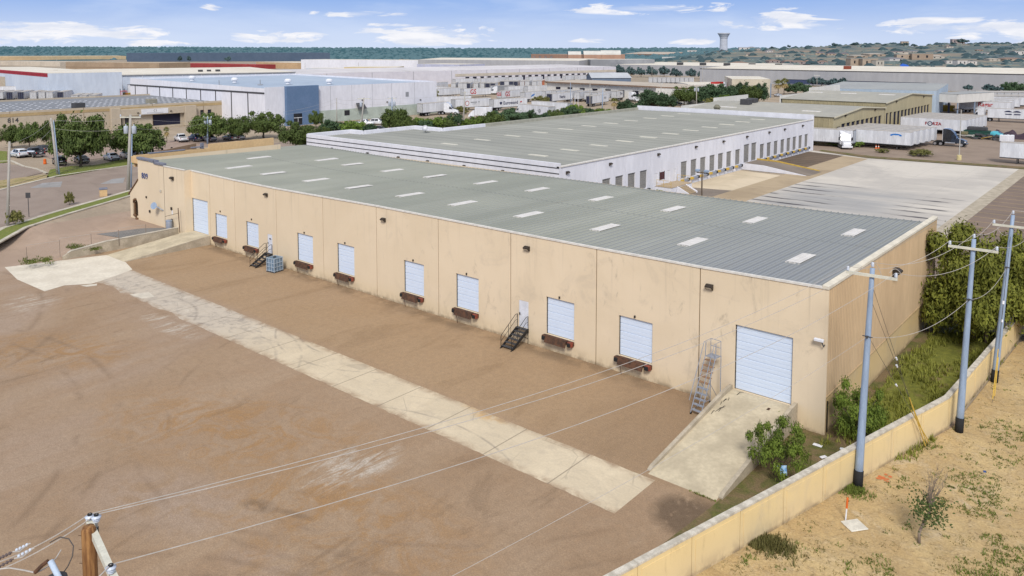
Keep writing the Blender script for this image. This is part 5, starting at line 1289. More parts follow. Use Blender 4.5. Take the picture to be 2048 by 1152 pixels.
def car(kind, col, label):
    if kind == 'sedan': L, W, st, gz = 4.7, .9, [(-2.3,.45,.75,.76,.80,.72),(-2.2,.25,.95,.98,.88,.76),(-1.55,.22,1.02,1.06,.9,.76),(-.85,.2,.98,1.44,.9,.62),(.1,.2,.95,1.46,.9,.62),(.95,.2,.93,.99,.9,.72),(1.9,.22,.84,.87,.88,.74),(2.25,.28,.68,.70,.80,.7),(2.33,.4,.55,.56,.7,.6)], (-1.5,-.85,.1,.95)
    elif kind == 'suv': L, W, st, gz = 4.8, .95, [(-2.35,.5,1.0,1.02,.86,.8),(-2.3,.35,1.1,1.15,.93,.78),(-2.0,.3,1.1,1.68,.95,.70),(-.8,.28,1.08,1.78,.95,.72),(.25,.28,1.06,1.74,.95,.70),(1.05,.28,1.05,1.10,.95,.78),(2.1,.32,.98,1.02,.92,.80),(2.38,.4,.8,.82,.84,.74)], (-2.28,-1.9,.25,1.05)
    else: L, W, st, gz = 5.6, .98, [(-2.8,.55,1.12,1.13,.93,.88),(-2.75,.45,1.15,1.16,.97,.9),(-.95,.42,1.15,1.16,.98,.9),(-.85,.42,1.15,1.80,.98,.72),(-.1,.42,1.13,1.90,.98,.74),(.45,.42,1.12,1.86,.98,.72),(1.15,.42,1.12,1.18,.98,.82),(2.5,.45,1.05,1.08,.96,.84),(2.78,.5,.85,.87,.9,.78)], (-.88,-.84,.45,1.15)
    t = thing(kind if kind != 'pickup' else 'pickup_truck', label, {'sedan':'car','suv':'suv','pickup':'pickup truck'}[kind])
    b = MB(); loft(b, st); b.build('body', M['car_'+col], t, True)
    D = {s_[0]: s_ for s_ in st}
    def stn(x):
        for a, c in zip(st, st[1:]):
            if a[0] <= x <= c[0]:
                f = (x-a[0])/(c[0]-a[0]); return [a[i]+(c[i]-a[i])*f for i in range(6)]
    # glass, slightly proud of the body
    cab = [s_ for s_ in st if s_[3]-s_[2] > .3]; c0, c1 = cab[0], cab[-1]
    prev = st[st.index(c0)-1]; nxt = st[st.index(c1)+1]
    for s_ in (-1, 1):
        b = MB()
        for a, c in zip(cab, cab[1:]):
            qa, qc = a[0]+.06, c[0]-.06
            b.quad((qa,s_*(a[4]*.985+.012),a[2]+.05),(qc,s_*(c[4]*.985+.012),c[2]+.05),(qc,s_*(c[5]+.03),c[3]-.09),(qa,s_*(a[5]+.03),a[3]-.09))
        b.build('side_window', M['glass'], t)
    b = MB(); f0 = .12; lo = [c1[i]+(nxt[i]-c1[i])*.92 for i in range(6)]; hi = [c1[i]+(nxt[i]-c1[i])*.06 for i in range(6)]
    b.quad((lo[0]+.02,-lo[4]*.84,lo[3]+.03),(lo[0]+.02,lo[4]*.84,lo[3]+.03),(hi[0]+.03,hi[5]*.92,hi[3]+.015),(hi[0]+.03,-hi[5]*.92,hi[3]+.015)); b.build('windshield', M['glass'], t)
    b = MB(); lo = [c0[i]+(prev[i]-c0[i])*.85 for i in range(6)]; hi = [c0[i]+(prev[i]-c0[i])*.08 for i in range(6)]
    b.quad((lo[0]-.025,lo[4]*.8,lo[3]+.03),(lo[0]-.025,-lo[4]*.8,lo[3]+.03),(hi[0]-.03,-hi[5]*.92,hi[3]+.01),(hi[0]-.03,hi[5]*.92,hi[3]+.01)); b.build('rear_window', M['glass'], t)
    wheels(t, (-L*.29, L*.30), W+.01, .33 if kind == 'sedan' else .38)
    xr, xf = st[0][0], st[-1][0]
    for s_ in (-1, 1):
        b = MB(); b.bevbox(xf-.22,xf-.0,s_*W*.78-.16,s_*W*.78+.16,st[-1][2]-.02,st[-1][2]+.14,.03); b.build('headlight', M['headlight'], t)
        b = MB(); b.bevbox(xr-.02,xr+.12,s_*W*.82-.10,s_*W*.82+.10,st[1][2]-.28,st[1][2]-.02,.02); b.build('taillight', M['taillight'], t)
        b = MB(); b.bevbox(nxt[0]-.25,nxt[0]-.08,s_*(W+.08)-.09,s_*(W+.08)+.09,nxt[2]+.03,nxt[2]+.17,.02); b.build('mirror', M['car_'+col], t)
    b = MB(); b.bevbox(xr-.05,xr+.05,-W*.85,W*.85,.36,.58,.03); b.bevbox(xf-.04,xf+.05,-W*.75,W*.75,.30,.46,.03); b.build('bumper', M['darkgrey'] if col in ('white','silver') else M['chrome'], t)
    if kind == 'pickup':
        b = MB(); b.box(-2.65,-1.02,-.78,.78,1.165,1.17); b.build('bed', M['rubber'], t)
    b = MB(); b.box(xr-.06,xr-.045,-.26,.26,st[1][2]-.3,st[1][2]-.16); b.build('number_plate', M['white'], t)
    return t
protos = {}
def put_car(kind, col, px, py, rz, label, z=ZL, group=None):
    k = (kind, col)
    if k not in protos: protos[k] = car(kind, col, label)
    return place(protos[k], label, at(px, py, z), rz, 1.0, group)
W_ = pi  # nose pointing west (away)
g = 'cars parked before the tan office block'
put_car('suv','white',37,314,W_+.1,'white suv seen from behind, parked at the left by the tan wall',ZL+.02,g)
put_car('pickup','black',67,313,W_+.15,'dark pickup truck seen from behind, right of the white suv',ZL+.02,g)
put_car('sedan','black',84,303,W_+.2,'dark car mostly hidden behind the dark pickup',ZL+.02,g)
put_car('suv','black',119,329,W_-.2,'black suv behind the leaning pole, under the big tree',ZL+.02,g)
put_car('sedan','black',163,325,W_-.1,'black sedan half hidden by the trunk of the big tree',ZL+.02,g)
put_car('sedan','white',223,320,W_-.05,'white sedan seen from behind at the edge of the lawn',ZL+.02,g)
put_car('suv','white',256,316,W_-.1,'white suv with dark roof glass behind the pole with transformers',ZL+.02,g)
put_car('sedan','silver',288,312,W_-.05,'silver sedan right of the forking tree trunk',ZL+.02,g)
put_car('pickup','white',362,283,W_-.2,'white pickup truck parked below the two office windows',ZL+.02,g)
put_car('suv','navy',390,282,W_-.1,'dark blue suv with a white rear, right of the white pickup',ZL+.02,g)
put_car('sedan','white',418,282,W_,'white car behind the pole with two cans',ZL+.02,g)
put_car('sedan','grey',460,280,W_,'dark grey car at the right end of the office car park',ZL+.02,g)
put_car('sedan','white',475,279,W_,'white car at the far right end of the office car park',ZL+.02,g)
g = 'cars before the white building'
put_car('pickup','white',729,251,.6,'white pickup truck before the white building wall',ZL+.02,g)
put_car('suv','white',757,249,.5,'white suv right of the white pickup',ZL+.02,g)
put_car('sedan','silver',745,262,.4,'pale blue-grey car in front of the white pickup',ZL+.02,g)
put_car('sedan','black',760,262,.4,'black car left of the full green tree',ZL+.02,g)
put_car('sedan','navy',1354,209,.35,'dark blue sedan under the open-crowned tree',ZL+.02)
put_car('sedan','silver',1556,193,1.4,'silver car on the street at the palm pair',ZL+.02)

def trailer(L=16.0):
    t = thing('semi_trailer', 'x', 'trailer'); w = 1.29; z0, z1 = 1.15, 4.1
    b = MB()
    # ribbed sides, plain front; nose at +x
    n = 26; dx = L/n
    for s_ in (-1, 1):
        for k in range(n):
            x0 = -L/2+k*dx
            for (a, d0), (c, d1) in zip([(0,0),(dx-.06,0),(dx-.045,.02),(dx-.015,.02),(dx,0)],[(dx-.06,0),(dx-.045,.02),(dx-.015,.02),(dx,0)]):
                b.quad((x0+a,s_*(w+d0),z0),(x0+c,s_*(w+d1),z0),(x0+c,s_*(w+d1),z1),(x0+a,s_*(w+d0),z1))
    b.quad((L/2,-w,z0),(L/2,w,z0),(L/2,w,z1),(L/2,-w,z1)); b.quad((-L/2,-w,z0),(L/2,-w,z0),(L/2,w,z0),(-L/2,w,z0)); b.quad((-L/2+.05,-w,z0),(-L/2+.05,w,z0),(-L/2+.05,w,z1),(-L/2+.05,-w,z1))
    b.build('box', M['trailer'], t)
    b = MB(); b.bevbox(-L/2-.01,L/2+.02,-w-.03,w+.03,z1,z1+.06,.02); b.build('roof', M['trailerroof'], t)
    b = MB(); b.box(-L/2,L/2,-w-.025,-w-.002,z0-.1,z0+.08); b.box(-L/2,L/2,w+.002,w+.025,z0-.1,z0+.08); b.build('side_rail', M['darkgrey'], t)
    d = MB()
    for s_ in (-1, 1): d.bevbox(-L/2-.03,-L/2+.04,min(s_*.02,s_*(w-.06)),max(s_*.02,s_*(w-.06)),z0+.08,z1-.1,.02)
    dd = d.build('rear_door', M['trailerdoor'], t)
    b = MB()
    for y in (-.95,-.35,.35,.95): b.tube([(-L/2-.06,y,z0+.05),(-L/2-.06,y,z1-.1)],.025,5)
    b.build('lock_rod', M['steel'], dd)
    b = MB(); b.box(-L/2-.03,-L/2+.05,-w,-w+.07,z0-.1,z1); b.box(-L/2-.03,-L/2+.05,w-.07,w,z0-.1,z1); b.box(-L/2-.03,-L/2+.05,-w+.07,w-.07,z1-.09,z1); b.box(-L/2-.04,-L/2+.05,-w+.07,w-.07,z0-.12,z0+.07); b.build('rear_frame', M['darkgrey'], t)
    b = MB(); b.box(-L/2+.6,-L/2+4.6,-.55,-.4,.75,z0); b.box(-L/2+.6,-L/2+4.6,.4,.55,.75,z0); b.box(-L/2-.02,-L/2+.06,-1.1,1.1,.5,.6); b.box(-L/2-.02,-L/2+.06,-.75,-.65,.5,z0); b.box(-L/2-.02,-L/2+.06,.65,.75,.5,z0); b.build('chassis', M['rubber'], t)
    for s_ in (-1, 1):
        b = MB(); b.box(L/2-3.0,L/2-2.85,s_*.85-.07,s_*.85+.07,.08,z0); b.box(L/2-3.1,L/2-2.75,s_*.85-.14,s_*.85+.14,0,.08); b.build('landing_gear', M['darkgrey'], t)
    wheels(t, (-L/2+1.6, -L/2+2.85), w, .5, .55)
    return t
TR = trailer(); TRS = trailer(13.0)
def put_trailer(label, p, ang, proto=None, logo=None, group=None, open_rear=False, box=None):
    o = place(proto or TR, label, p, ang, 1.0, group)
    if box:
        for c in o.children:
            if c.name.split('.')[0] in ('box',): c.data = c.data.copy(); c.data.materials.clear(); c.data.materials.append(box)
    if open_rear:
        b = MB(); x = -8.0 if (proto or TR) is TR else -6.5; b.quad((x-.068,-1.15,1.25),(x-.068,1.15,1.25),(x-.068,1.15,3.95),(x-.068,-1.15,3.95)); b.build('dark_rear_sheet', M['opendark'], o)  # flat near-black sheet paints the shade inside open ends and on shadowed ones
    if logo:
        for (s, size, x, z, side, m_) in logo:
            tx = text(s, size, face_M((x, side*1.325, z), (-side*1,0,0) if side > 0 else (1,0,0), (0,0,1)), m_, o, 'logo', .004, size*.02)
    return o
E9 = 0.0
gR = 'trailers backed to the tan dock building'
# right-hand lot: first row, noses pointing +X
for i in range(5):
    nm = ('nearest, with a blue wave mark','second in the row','third in the row','fourth in the row','fifth, hooked to the black tractor')[i]
    o = put_trailer(f'white box trailer docked at the tan building, {nm}', (-38.3+.35*i, 145.4+3.75*i, 0), 0, TR, None, gR)
    if i == 0:
        b = MB(); pts = []
        for k in range(13): a = pi*k/12; pts.append((4.9-1.25*cos(a), -1.325, 3.25+.42*sin(a)))
        for k in range(12,-1,-1): a = pi*k/12; pts.append((4.9-1.0*cos(a), -1.325, 3.05+.30*sin(a)+.05*cos(a*6)))
        for k in range(12): b.quad(pts[k],pts[k+1],pts[24-k],pts[25-k])
        b.build('logo', M['logoblue'], o)
gF = 'trailers in the row with the red and grey lettering'
for i in range(6):
    nm = ('nearest one with red and grey letters on its side','second behind the lettered one','third behind the lettered one','fourth behind the lettered one','fifth behind the lettered one','farthest of that row')[i]
    o = put_trailer(f'white trailer in the lettered row, {nm}', (-35.3+.2*i, 188.2+3.8*i, 0), 0, TR, None, gF)
    if i == 0:
        mk = mat('logo_plum', (.30,.05,.06), scale=4)
        for s, x in (('F',-1.05),('R',.85),('Z',1.6),('A',2.3)): text(s, 1.0, face_M((x-.6,-1.33,2.75),(1,0,0),(0,0,1)), mk if s != 'Z' else M['logored'], o, 'logo', .004, .05)
        b = MB()
        for r0, r1, m_ in ((.40,.62,0),):
            for k in range(24):
                a, c = 2*pi*k/24, 2*pi*(k+1)/24; X = -.68
                b.quad((X+r0*cos(a),-1.33,2.75+r0*sin(a)),(X+r0*cos(c),-1.33,2.75+r0*sin(c)),(X+r1*cos(c),-1.33,2.75+r1*sin(c)),(X+r1*cos(a),-1.33,2.75+r1*sin(a)))
        b.quad((-.95,-1.332,2.7),(-.4,-1.332,2.85),(-.4,-1.332,2.93),(-.95,-1.332,2.78)); b.build('logo', M['logonavy'], o)
o = put_trailer('white trailer with red lettering on its side, before the light blue dock', tuple(at(1970,226)), radians(-1), TR, [('Ragar',2.0,.2,3.05,-1,M['logored'])])
for i in range(3): put_trailer(f'white trailer behind the red-lettered one, {ORD[i]} of three', tuple(at(1976+13*i,221-3.2*i)), 0, TR, None, 'trailers behind the red-lettered one')
o = put_trailer('white trailer with a dark wave mark, hooked to the white tractor at the right edge', (-23.2,240.5,0), pi, TR)
b = MB()
for (x0, x1, z0, z1) in ((-1.0,3.6,2.35,2.65),):
    for k in range(16):
        f0, f1 = k/16, (k+1)/16; g0, g1 = abs(sin(f0*pi*2))*.45, abs(sin(f1*pi*2))*.45
        b.quad((x0+(x1-x0)*f0,1.33,z1+.5),(x0+(x1-x0)*f1,1.33,z1+.5),(x0+(x1-x0)*f1,1.33,z1+.55+g1),(x0+(x1-x0)*f0,1.33,z1+.55+g0))
    for k in range(2): b.quad((x0+.2+2.3*k,1.33,z0),(x0+1.9+2.3*k,1.33,z0),(x0+1.9+2.3*k,1.33,z0+.32),(x0+.2+2.3*k,1.33,z0+.32))
b.build('logo', M['logonavy'], o)
put_trailer('white trailer at the right edge beyond the pale truck court', (-4.0,136.9,0), pi, TR)
put_trailer('white trailer behind the one at the right edge of the truck court', (1.3,148.5,0), pi, TR)
o = put_trailer('white trailer docked beside the white warehouse end wall, rear toward the white tractor', tuple(at(1649,292)), radians(184), TRS)
gB = 'parked trailers in the far right lot'
for i in range(7): put_trailer(f'white trailer in the nearer back row of the far right lot, {ORD[i]} from the left', tuple(at(1972+14*i,211)), radians(100), TRS, None, gB)
for i in range(8): put_trailer(f'white trailer in the farther back row of the far right lot, {ORD[i]} from the left', tuple(at(1958+14*i,202)), radians(100), TR, [('Ryan',1.6,0,2.9,-1,M['logored'])] if i == 9 else None, gB)
# central lot: ground points of the two ends
_warn = []
def trailer2(label, a, c, z=ZL, proto=None, logo=None, group='trailers parked in the central lot', flip=False, **kw):
    A, B = at(*a, z), at(*c, z); d = B-A; p = (A+B)/2; ang = atan2(d.y, d.x)+(pi if flip else 0)
    return put_trailer(label, p, ang, proto or TR, logo, group, **kw)
gs = lambda side: [('GS',2.6,-3.5 if side < 0 else 3.5,2.65,side,M['logored'])]
def side_logo(o, s, size, x, z, m_):
    "put lettering on the flank that looks toward the viewpoint"
    R_ = Matrix.Rotation(o.rotation_euler.z, 3, 'Z'); best = max((-1,1), key=lambda q: (R_ @ Vector((0,q,0))).dot(CAM-Vector(o.location)))
    text(s, size, face_M((x, best*1.33, z), (1,0,0) if best < 0 else (-1,0,0), (0,0,1)), m_, o, 'logo', .004, size*.02); return best
def side_shape(o, polys, m_):
    R_ = Matrix.Rotation(o.rotation_euler.z, 3, 'Z'); s_ = max((-1,1), key=lambda q: (R_ @ Vector((0,q,0))).dot(CAM-Vector(o.location)))
    b = MB()
    for pl in polys: b.poly([(x*(1 if s_ < 0 else -1), s_*1.33, z) for x, z in pl])
    b.build('logo', m_, o)
def ring(cx, cz, r0, r1, a0=0, a1=2*pi, n=14):
    out = []
    for k in range(n):
        a, c = a0+(a1-a0)*k/n, a0+(a1-a0)*(k+1)/n; out.append([(cx+r0*cos(a),cz+r0*sin(a)),(cx+r0*cos(c),cz+r0*sin(c)),(cx+r1*cos(c),cz+r1*sin(c)),(cx+r1*cos(a),cz+r1*sin(a))])
    return out
o = trailer2('white trailer behind the white building corner, hooked to the white tractor', (846,232),(886,228), proto=TRS)
o = trailer2('white trailer with a round pale-red emblem and grey lettering', (909,222),(975,218)); side_shape(o, ring(-2.8,2.6,.7,.95), mat('logo_pale_red', (.50,.20,.17), scale=3)); side_shape(o, [[(-1.2,2.7),(1.6,2.7),(1.6,3.05),(-1.2,3.05)],[(-.6,2.2),(1.2,2.2),(1.2,2.36),(-.6,2.36)],[(2.2,2.75),(2.8,2.75),(2.8,3.15),(2.2,3.15)]], M['trailergrey'])
o = trailer2('white trailer behind the emblem trailer, only its top in view', (862,216),(940,213))
o = trailer2('white trailer with a dark shield and italic dark lettering', (978,222),(1054,217)); side_logo(o, 'Euroword', 1.7, 0, 2.6, M['logonavy']); side_shape(o, [[(-5.2,3.1),(-4.1,3.1),(-4.1,2.5),(-4.65,2.0),(-5.2,2.5)]], M['logonavy']); side_shape(o, [[(4.4,2.5),(5.5,2.6),(5.2,3.1),(4.7,3.0)]], M['logored'])
o = trailer2('long white trailer with a small dark emblem and its rear doors in view', (1036,232),(1112,241), flip=True); side_shape(o, ring(3.4,2.6,.2,.6), M['trailergrey'])
trailer2('white trailer behind the long one with the emblem', (1070,226),(1138,231), flip=True)
trailer2('white trailer left of the red monogram trailers, low in the shade', (872,196),(916,193))
o = trailer2('white trailer with a large red monogram, the farther of two', (922,196),(980,193)); side_logo(o, 'GS', 3.0, -2.5, 2.6, M['logored'])
o = trailer2('white trailer with a red monogram on side and end, the nearer of two', (992,202),(1045,197)); side_logo(o, 'GS', 3.0, -3.5, 2.6, M['logored']); text('GS', 2.0, face_M((-8.09,0,2.7),(0,-1,0),(0,0,1)), M['logored'], o, 'logo', .004, .03)
o = trailer2('white trailer with a blue leaping mark on its side', (1040,205),(1092,200)); side_shape(o, [[(-3.8,2.0),(-1.4,2.6),(-.6,3.3),(-2.4,3.1),(-3.4,2.6)]], M['logoblue'])
o = trailer2('white trailer with short black lettering, its open dark end at left', (1091,209),(1146,203), open_rear=True); side_logo(o, 'Nerto', 1.8, 0, 2.6, M['logonavy'])
o = trailer2('white trailer with faint lettering beside the thin pole, its end in shadow', (1168,215),(1220,207), open_rear=True); side_logo(o, 'nito', 1.4, 4.5, 2.9, M['trailergrey'])
trailer2('grey trailer behind the red monogram trailer, hooked to a white tractor', (992,188),(1018,187), proto=TRS, box=M['trailergrey'])
trailer2('white trailer in the middle rank, left of a pair', (1018,190),(1054,188)); trailer2('white trailer in the middle rank, right of a pair', (1056,189),(1094,187))
gC = 'trailers at the canopy dock'
for i, (a, c) in enumerate((((1090,201),(1114,198)),((1112,200),(1136,197)),((1136,202),(1160,198)),((1152,204),(1182,199)),((1172,205),(1202,200)),((1184,206),(1222,200)))):
    trailer2(f'white trailer backed to the canopy dock, {ORD[i]} from the left', a, c, group=gC)
o = trailer2('white trailer with two small dark letters backed to the canopy dock', (1221,203),(1261,197), group=gC); side_logo(o, 'F.m', 1.6, -3, 3.0, M['logonavy'])
gE = 'far ranks of trailers seen end-on'
for i, px in enumerate((905,919,927,934,950,962,973,984)): trailer2(f'white trailer seen end-on in the left far rank, {ORD[i]} from the left', (px,183),(px+9,178), group=gE, open_rear=i in (3,6,7))
for i, px in enumerate((1003,1012,1021,1030,1053,1067)): trailer2(f'white trailer seen end-on in the right far rank, {ORD[i]} from the left', (px,178),(px+8,174), group=gE, open_rear=i in (0,2,3))
trailer2('orange trailer standing among the white far rank', (1043,178),(1051,174), group=gE, box=M['car_orange'])
trailer2('trailer with an orange rear at the right end of the far rank', (1078,177),(1086,173), group=gE, box=M['car_orange'])
for i, (a, c) in enumerate((((905,172),(948,170)),((952,171),(980,169)),((975,169),(1008,167)),((1012,168),(1045,166)),((1052,167),(1085,165)),((1090,166),(1120,164)),((1125,164),(1150,162)),((1150,163),(1176,161)))): trailer2(f'white trailer before the long white dock wall, {ORD[i]} from the left', a, c, group='trailers before the long white dock wall')
trailer2('white trailer left of the dry shrubs behind the white building', (862,182),(897,178), group=gE); trailer2('white trailer with stacked pallets on its end, behind the dry shrub', (868,190),(900,192), group=gE)
for i in range(10): trailer2(f'small white trailer in the far rank right of the gabled shed, {ORD[i]} from the left', (1300+9*i,170),(1303+9*i,166), group='small far trailers right of the gabled shed', proto=TRS)
gL = 'trailers behind the tan office block'
for i, px in enumerate((4,24,43,65,89,106,121,142)):
    put_trailer(f'trailer behind the tan office block roof, {ORD[i]} from the left', tuple(at(px-12,201,ZL)), radians(-40)+pi*1.0+radians(8), TR, None, gL, open_rear=i in (0,2,3,7))
for i, px in enumerate((165,182,200)): put_trailer(f'white trailer roof before the yellow dock plates, {ORD[i]} from the left', tuple(at(px-8,209,ZL)), radians(150), TR, None, gL)
put_trailer('white trailer standing by the red-trimmed building, left picture edge', tuple(at(8,190,ZL)), radians(60), TRS, None, gL)

# road tractors
def tractor(col, label):
    t = thing('semi_tractor', label, 'truck'); cm = M['car_'+col]
    b = MB(); b.box(-3.6,2.6,-.45,-.3,.75,1.0); b.box(-3.6,2.6,.3,.45,.75,1.0); b.build('chassis', M['rubber'], t)
    def sec(b, st):
        V = []; 
        for x, z0, z1, w0, w1 in st: V += [(x,-w0,z0),(x,-w1,z1),(x,w1,z1),(x,w0,z0)]
        F = [(i*4+j,(i+1)*4+j,(i+1)*4+(j+1)%4,i*4+(j+1)%4) for i in range(len(st)-1) for j in range(4)]; F += [(0,1,2,3), tuple(len(V)-4+j for j in (3,2,1,0))]
        b.add(V, F)
    b = MB(); sec(b, [(-1.7,1.0,4.0,1.22,1.1),(-.9,1.0,4.05,1.23,1.12),(-.1,1.0,3.85,1.22,1.08),(.55,1.0,3.2,1.2,.98),(1.05,1.0,2.1,1.18,1.05),(1.12,1.0,1.95,1.15,1.05)]); b.build('cab', cm, t)
    b = MB(); sec(b, [(1.1,.8,1.95,1.05,.95),(2.3,.75,1.7,1.0,.85),(2.95,.7,1.45,.9,.75),(3.1,.65,1.2,.82,.7)]); b.build('hood', cm, t)
    b = MB(); b.bevbox(3.0,3.25,-1.15,1.15,.4,.85,.06); b.build('bumper', cm if col != 'black' else M['car_black'], t)
    b = MB(); b.quad((3.085,-.5,.9),(3.085,.5,.9),(3.02,.48,1.36),(3.02,-.48,1.36)); b.build('grille', M['chrome'], t)
    b = MB(); b.quad((1.09,-1.0,2.15),(1.09,1.0,2.15),(.62,.94,3.05),(.62,-.94,3.05)); b.build('windshield', M['glass'], t)
    for s_ in (-1, 1):
        b = MB(); b.quad((.95,s_*1.205,1.95),(.1,s_*1.225,1.95),(.1,s_*1.165,2.75),(.55,s_*1.15,2.75)); b.build('side_window', M['glass'], t)
        b = MB(); b.tube([(-1.2,s_*1.0,.75),(.9,s_*1.0,.75)],.32,12); b.build('fuel_tank', M['chrome'], t)
        b = MB(); b.bevbox(2.75,3.05,s_*.78-.14,s_*.78+.14,1.0,1.3,.04); b.build('headlight', M['headlight'], t)
        b = MB(); b.bevbox(.95,1.1,s_*1.42-.1,s_*1.42+.1,1.9,2.6,.03); b.tube([(1.0,s_*1.15,2.3),(1.0,s_*1.42,2.3)],.03,6); b.build('mirror', M['rubber'], t)
        b = MB(); b.box(-1.75,-1.7,s_*1.02-.25,s_*1.02+.25,1.1,3.8); b.build('side_fairing', M['white'], t)
    b = MB(); b.bevbox(-3.2,-1.9,-.5,.5,1.0,1.18,.03); b.build('fifth_wheel', M['rubber'], t)
    wheels(t, (2.2,), 1.2, .5, .3); wheels(t, (-2.1,-3.3), 1.2, .5, .55)
    return t
TB = tractor('black','x'); TW = tractor('white','x')
place(TB, 'black sleeper tractor with white side fairing at the head of the docked row', (-25.4,160.4,0), 0)
place(TW, 'white tractor beside the docked white trailer at the warehouse end', tuple(at(1689,296)), radians(-62))
place(TW, 'white tractor facing left, hooked to the trailer with the dark wave mark', (-33.8,240.5,0), pi)
place(TW, 'white tractor at the corner of the white building, facing right', tuple(at(899,229,ZL)), radians(35))
place(TW, 'white tractor partly hidden by the dark tree, before the long trailer', tuple(at(1041,232,ZL)), radians(200))
place(TW, 'white tractor hooked to the grey trailer', tuple(at(988,189,ZL)), radians(215))
place(TW, 'white tractor below the canopy dock, facing the viewer', tuple(at(1267,203,ZL)), radians(-20))
o = trailer2('white trailer behind the white tractor at the canopy dock', (1270,203),(1292,195), proto=TRS, group=gC)
TRD = tractor('red','x'); place(TRD, 'red and white tractor among the scrap in the right lot', tuple(at(1893,265)), radians(-8))
place(tractor('blue','x'), 'blue tractor nosing out beside the lettered trailer', tuple(at(1934,262)), radians(100))
# white box truck in the centre
t = thing('box_truck', 'white box truck with a blue windshield beside the lime bush', 'truck', at(958,237,ZL), radians(215))
b = MB(); b.bevbox(-4.2,1.2,-1.2,1.2,1.0,3.6,.05); b.build('box', M['trailer'], t)
b = MB(); V = [(1.3,-1.05,.7),(1.3,1.05,.7),(1.3,.95,2.6),(1.3,-.95,2.6),(2.2,-1.05,.7),(2.2,1.05,.7),(2.0,.9,2.5),(2.0,-.9,2.5),(3.3,-1.0,.6),(3.3,1.0,.6),(3.0,.9,1.5),(3.0,-.9,1.5)]
b.add(V, [(0,1,2,3),(2,6,7,3),(0,3,7,4),(1,5,6,2),(6,10,11,7),(4,7,11,8),(5,9,10,6),(8,11,10,9),(0,4,5,1),(4,8,9,5)]); b.build('cab', M['car_white'], t)
b = MB(); b.quad((2.9,-.85,1.58),(2.9,.85,1.58),(2.08,.82,2.46),(2.08,-.82,2.46)); b.build('windshield', M['glassblue'], t); wheels(t, (-2.6,2.4), 1.1, .45, .3)
for s_ in (-1,1):
    b = MB(); b.bevbox(3.15,3.35,s_*.75-.14,s_*.75+.14,.9,1.15,.03); b.build('headlight', M['headlight'], t)

# scrap and containers in the right lot
def scrap(name, label, px, py, fn, cat): t = thing(name, label, cat, at(px,py), 0); fn(t); return t
def f(t):
    b = MB(); b.prism([(-2.4,-1.1,.3),(2.4,-1.1,.3),(2.9,-1.1,1.9),(-2.9,-1.1,1.9)],(0,2.2,0)); b.build('bin', mat('bin_green', (.03,.09,.07), scale=2), t)
    b = MB(); b.bevbox(-2.9,2.9,-1.2,-1.1,1.8,2.0,.02); b.bevbox(-2.9,2.9,1.1,1.2,1.8,2.0,.02)
    for x in (-1.6,0,1.6): b.box(x-.06,x+.06,-1.18,-1.1,.4,1.85)
    b.build('ribs', bpy.data.materials['bin_green'], t); b = MB(); b.bevbox(-2.2,2.2,-.9,.9,1.9,2.9,.2); b.build('load', M['darkgrey'], t)
scrap('waste_bin', 'dark green waste bin with scrap on top in the right lot', 1954, 276, f, 'bin')
def f(t):
    r_ = random.Random(4); b = MB()
    for k in range(26):
        p_ = Vector((r_.uniform(-2.6,2.6), r_.uniform(-1.3,1.3), r_.uniform(.1,1.1))); s_ = r_.uniform(.3,.7); Mx = Matrix.Translation(p_) @ Matrix.Rotation(r_.uniform(0,3),4,(r_.random(),r_.random(),1)); b.bevbox(-s_,s_,-s_*.6,s_*.6,-s_*.4,s_*.4,.06,Mx)
    b.build('heap', M['darkgrey'], t); b = MB(); b.tube([(-1,-1.2,.3),(1.4,-1.4,1.0)],.07,6); b.build('orange_bar', M['yellow'], t)
scrap('scrap_heap', 'dark heap of scrap parts right of the green bin', 1973, 279, f, 'scrap')
def f(t):
    b = MB(); st = [(-2.2,.5,1.0,1.02,.8,.7),(-1.6,.3,1.2,1.3,.9,.7),(-.6,.3,1.2,1.75,.9,.6),(.5,.3,1.2,1.75,.9,.6),(1.4,.3,1.1,1.2,.9,.7),(2.2,.4,.8,.85,.8,.7)]; loft(b, st); b.build('body', glossy('turquoise_paint', (.08,.42,.52), .3), t, True); wheels(t, (-1.4,1.4), .92, .36)
    b = MB(); b.quad((.62,-.7,1.75),(.62,.7,1.75),(1.35,.75,1.28),(1.35,-.75,1.28)); b.build('windshield', M['glass'], t)
scrap('turquoise_car', 'turquoise old car among the scrap in the right lot', 1991, 276, f, 'car')
def f(t):
    b = MB(); n = 18; m_ = 8
    P_ = [[(-4.5+9*i/n, -1.6+3.2*j/m_, max(0,2.1*sin(pi*j/m_)**.6*(.75+.35*noise.noise(Vector((i*.5,j*.5,0)))+.2*sin(i*.9)))*min(1,i/1.5,(n-i)/1.5)) for j in range(m_+1)] for i in range(n+1)]
    for i in range(n):
        for j in range(m_): b.quad(P_[i][j],P_[i+1][j],P_[i+1][j+1],P_[i][j+1])
    b.build('tarp', mat('plum_tarp', (.045,.03,.045), (.07,.045,.06), scale=2), t, True)
scrap('tarp_pile', 'long heap under a dark plum tarpaulin behind two white tanks', 2024, 277, f, 'pile')
for i, px in enumerate((2007,2020)):
    def f(t):
        b = MB(); b.bevbox(-.8,.8,-.7,.7,.12,1.75,.10); b.build('body', M['white'], t); b = MB(); b.box(-.85,.85,-.75,.75,0,.12); b.build('pallet', M['darkgrey'], t); b = MB(); b.lathe([(.2,1.75),(.2,1.83),(.15,1.83)],10); b.build('lid', M['rubber'], t)
    scrap('white_tank', f'square white tank before the plum tarpaulin, {("left","right")[i]} of two', px, 284, f, 'tank')
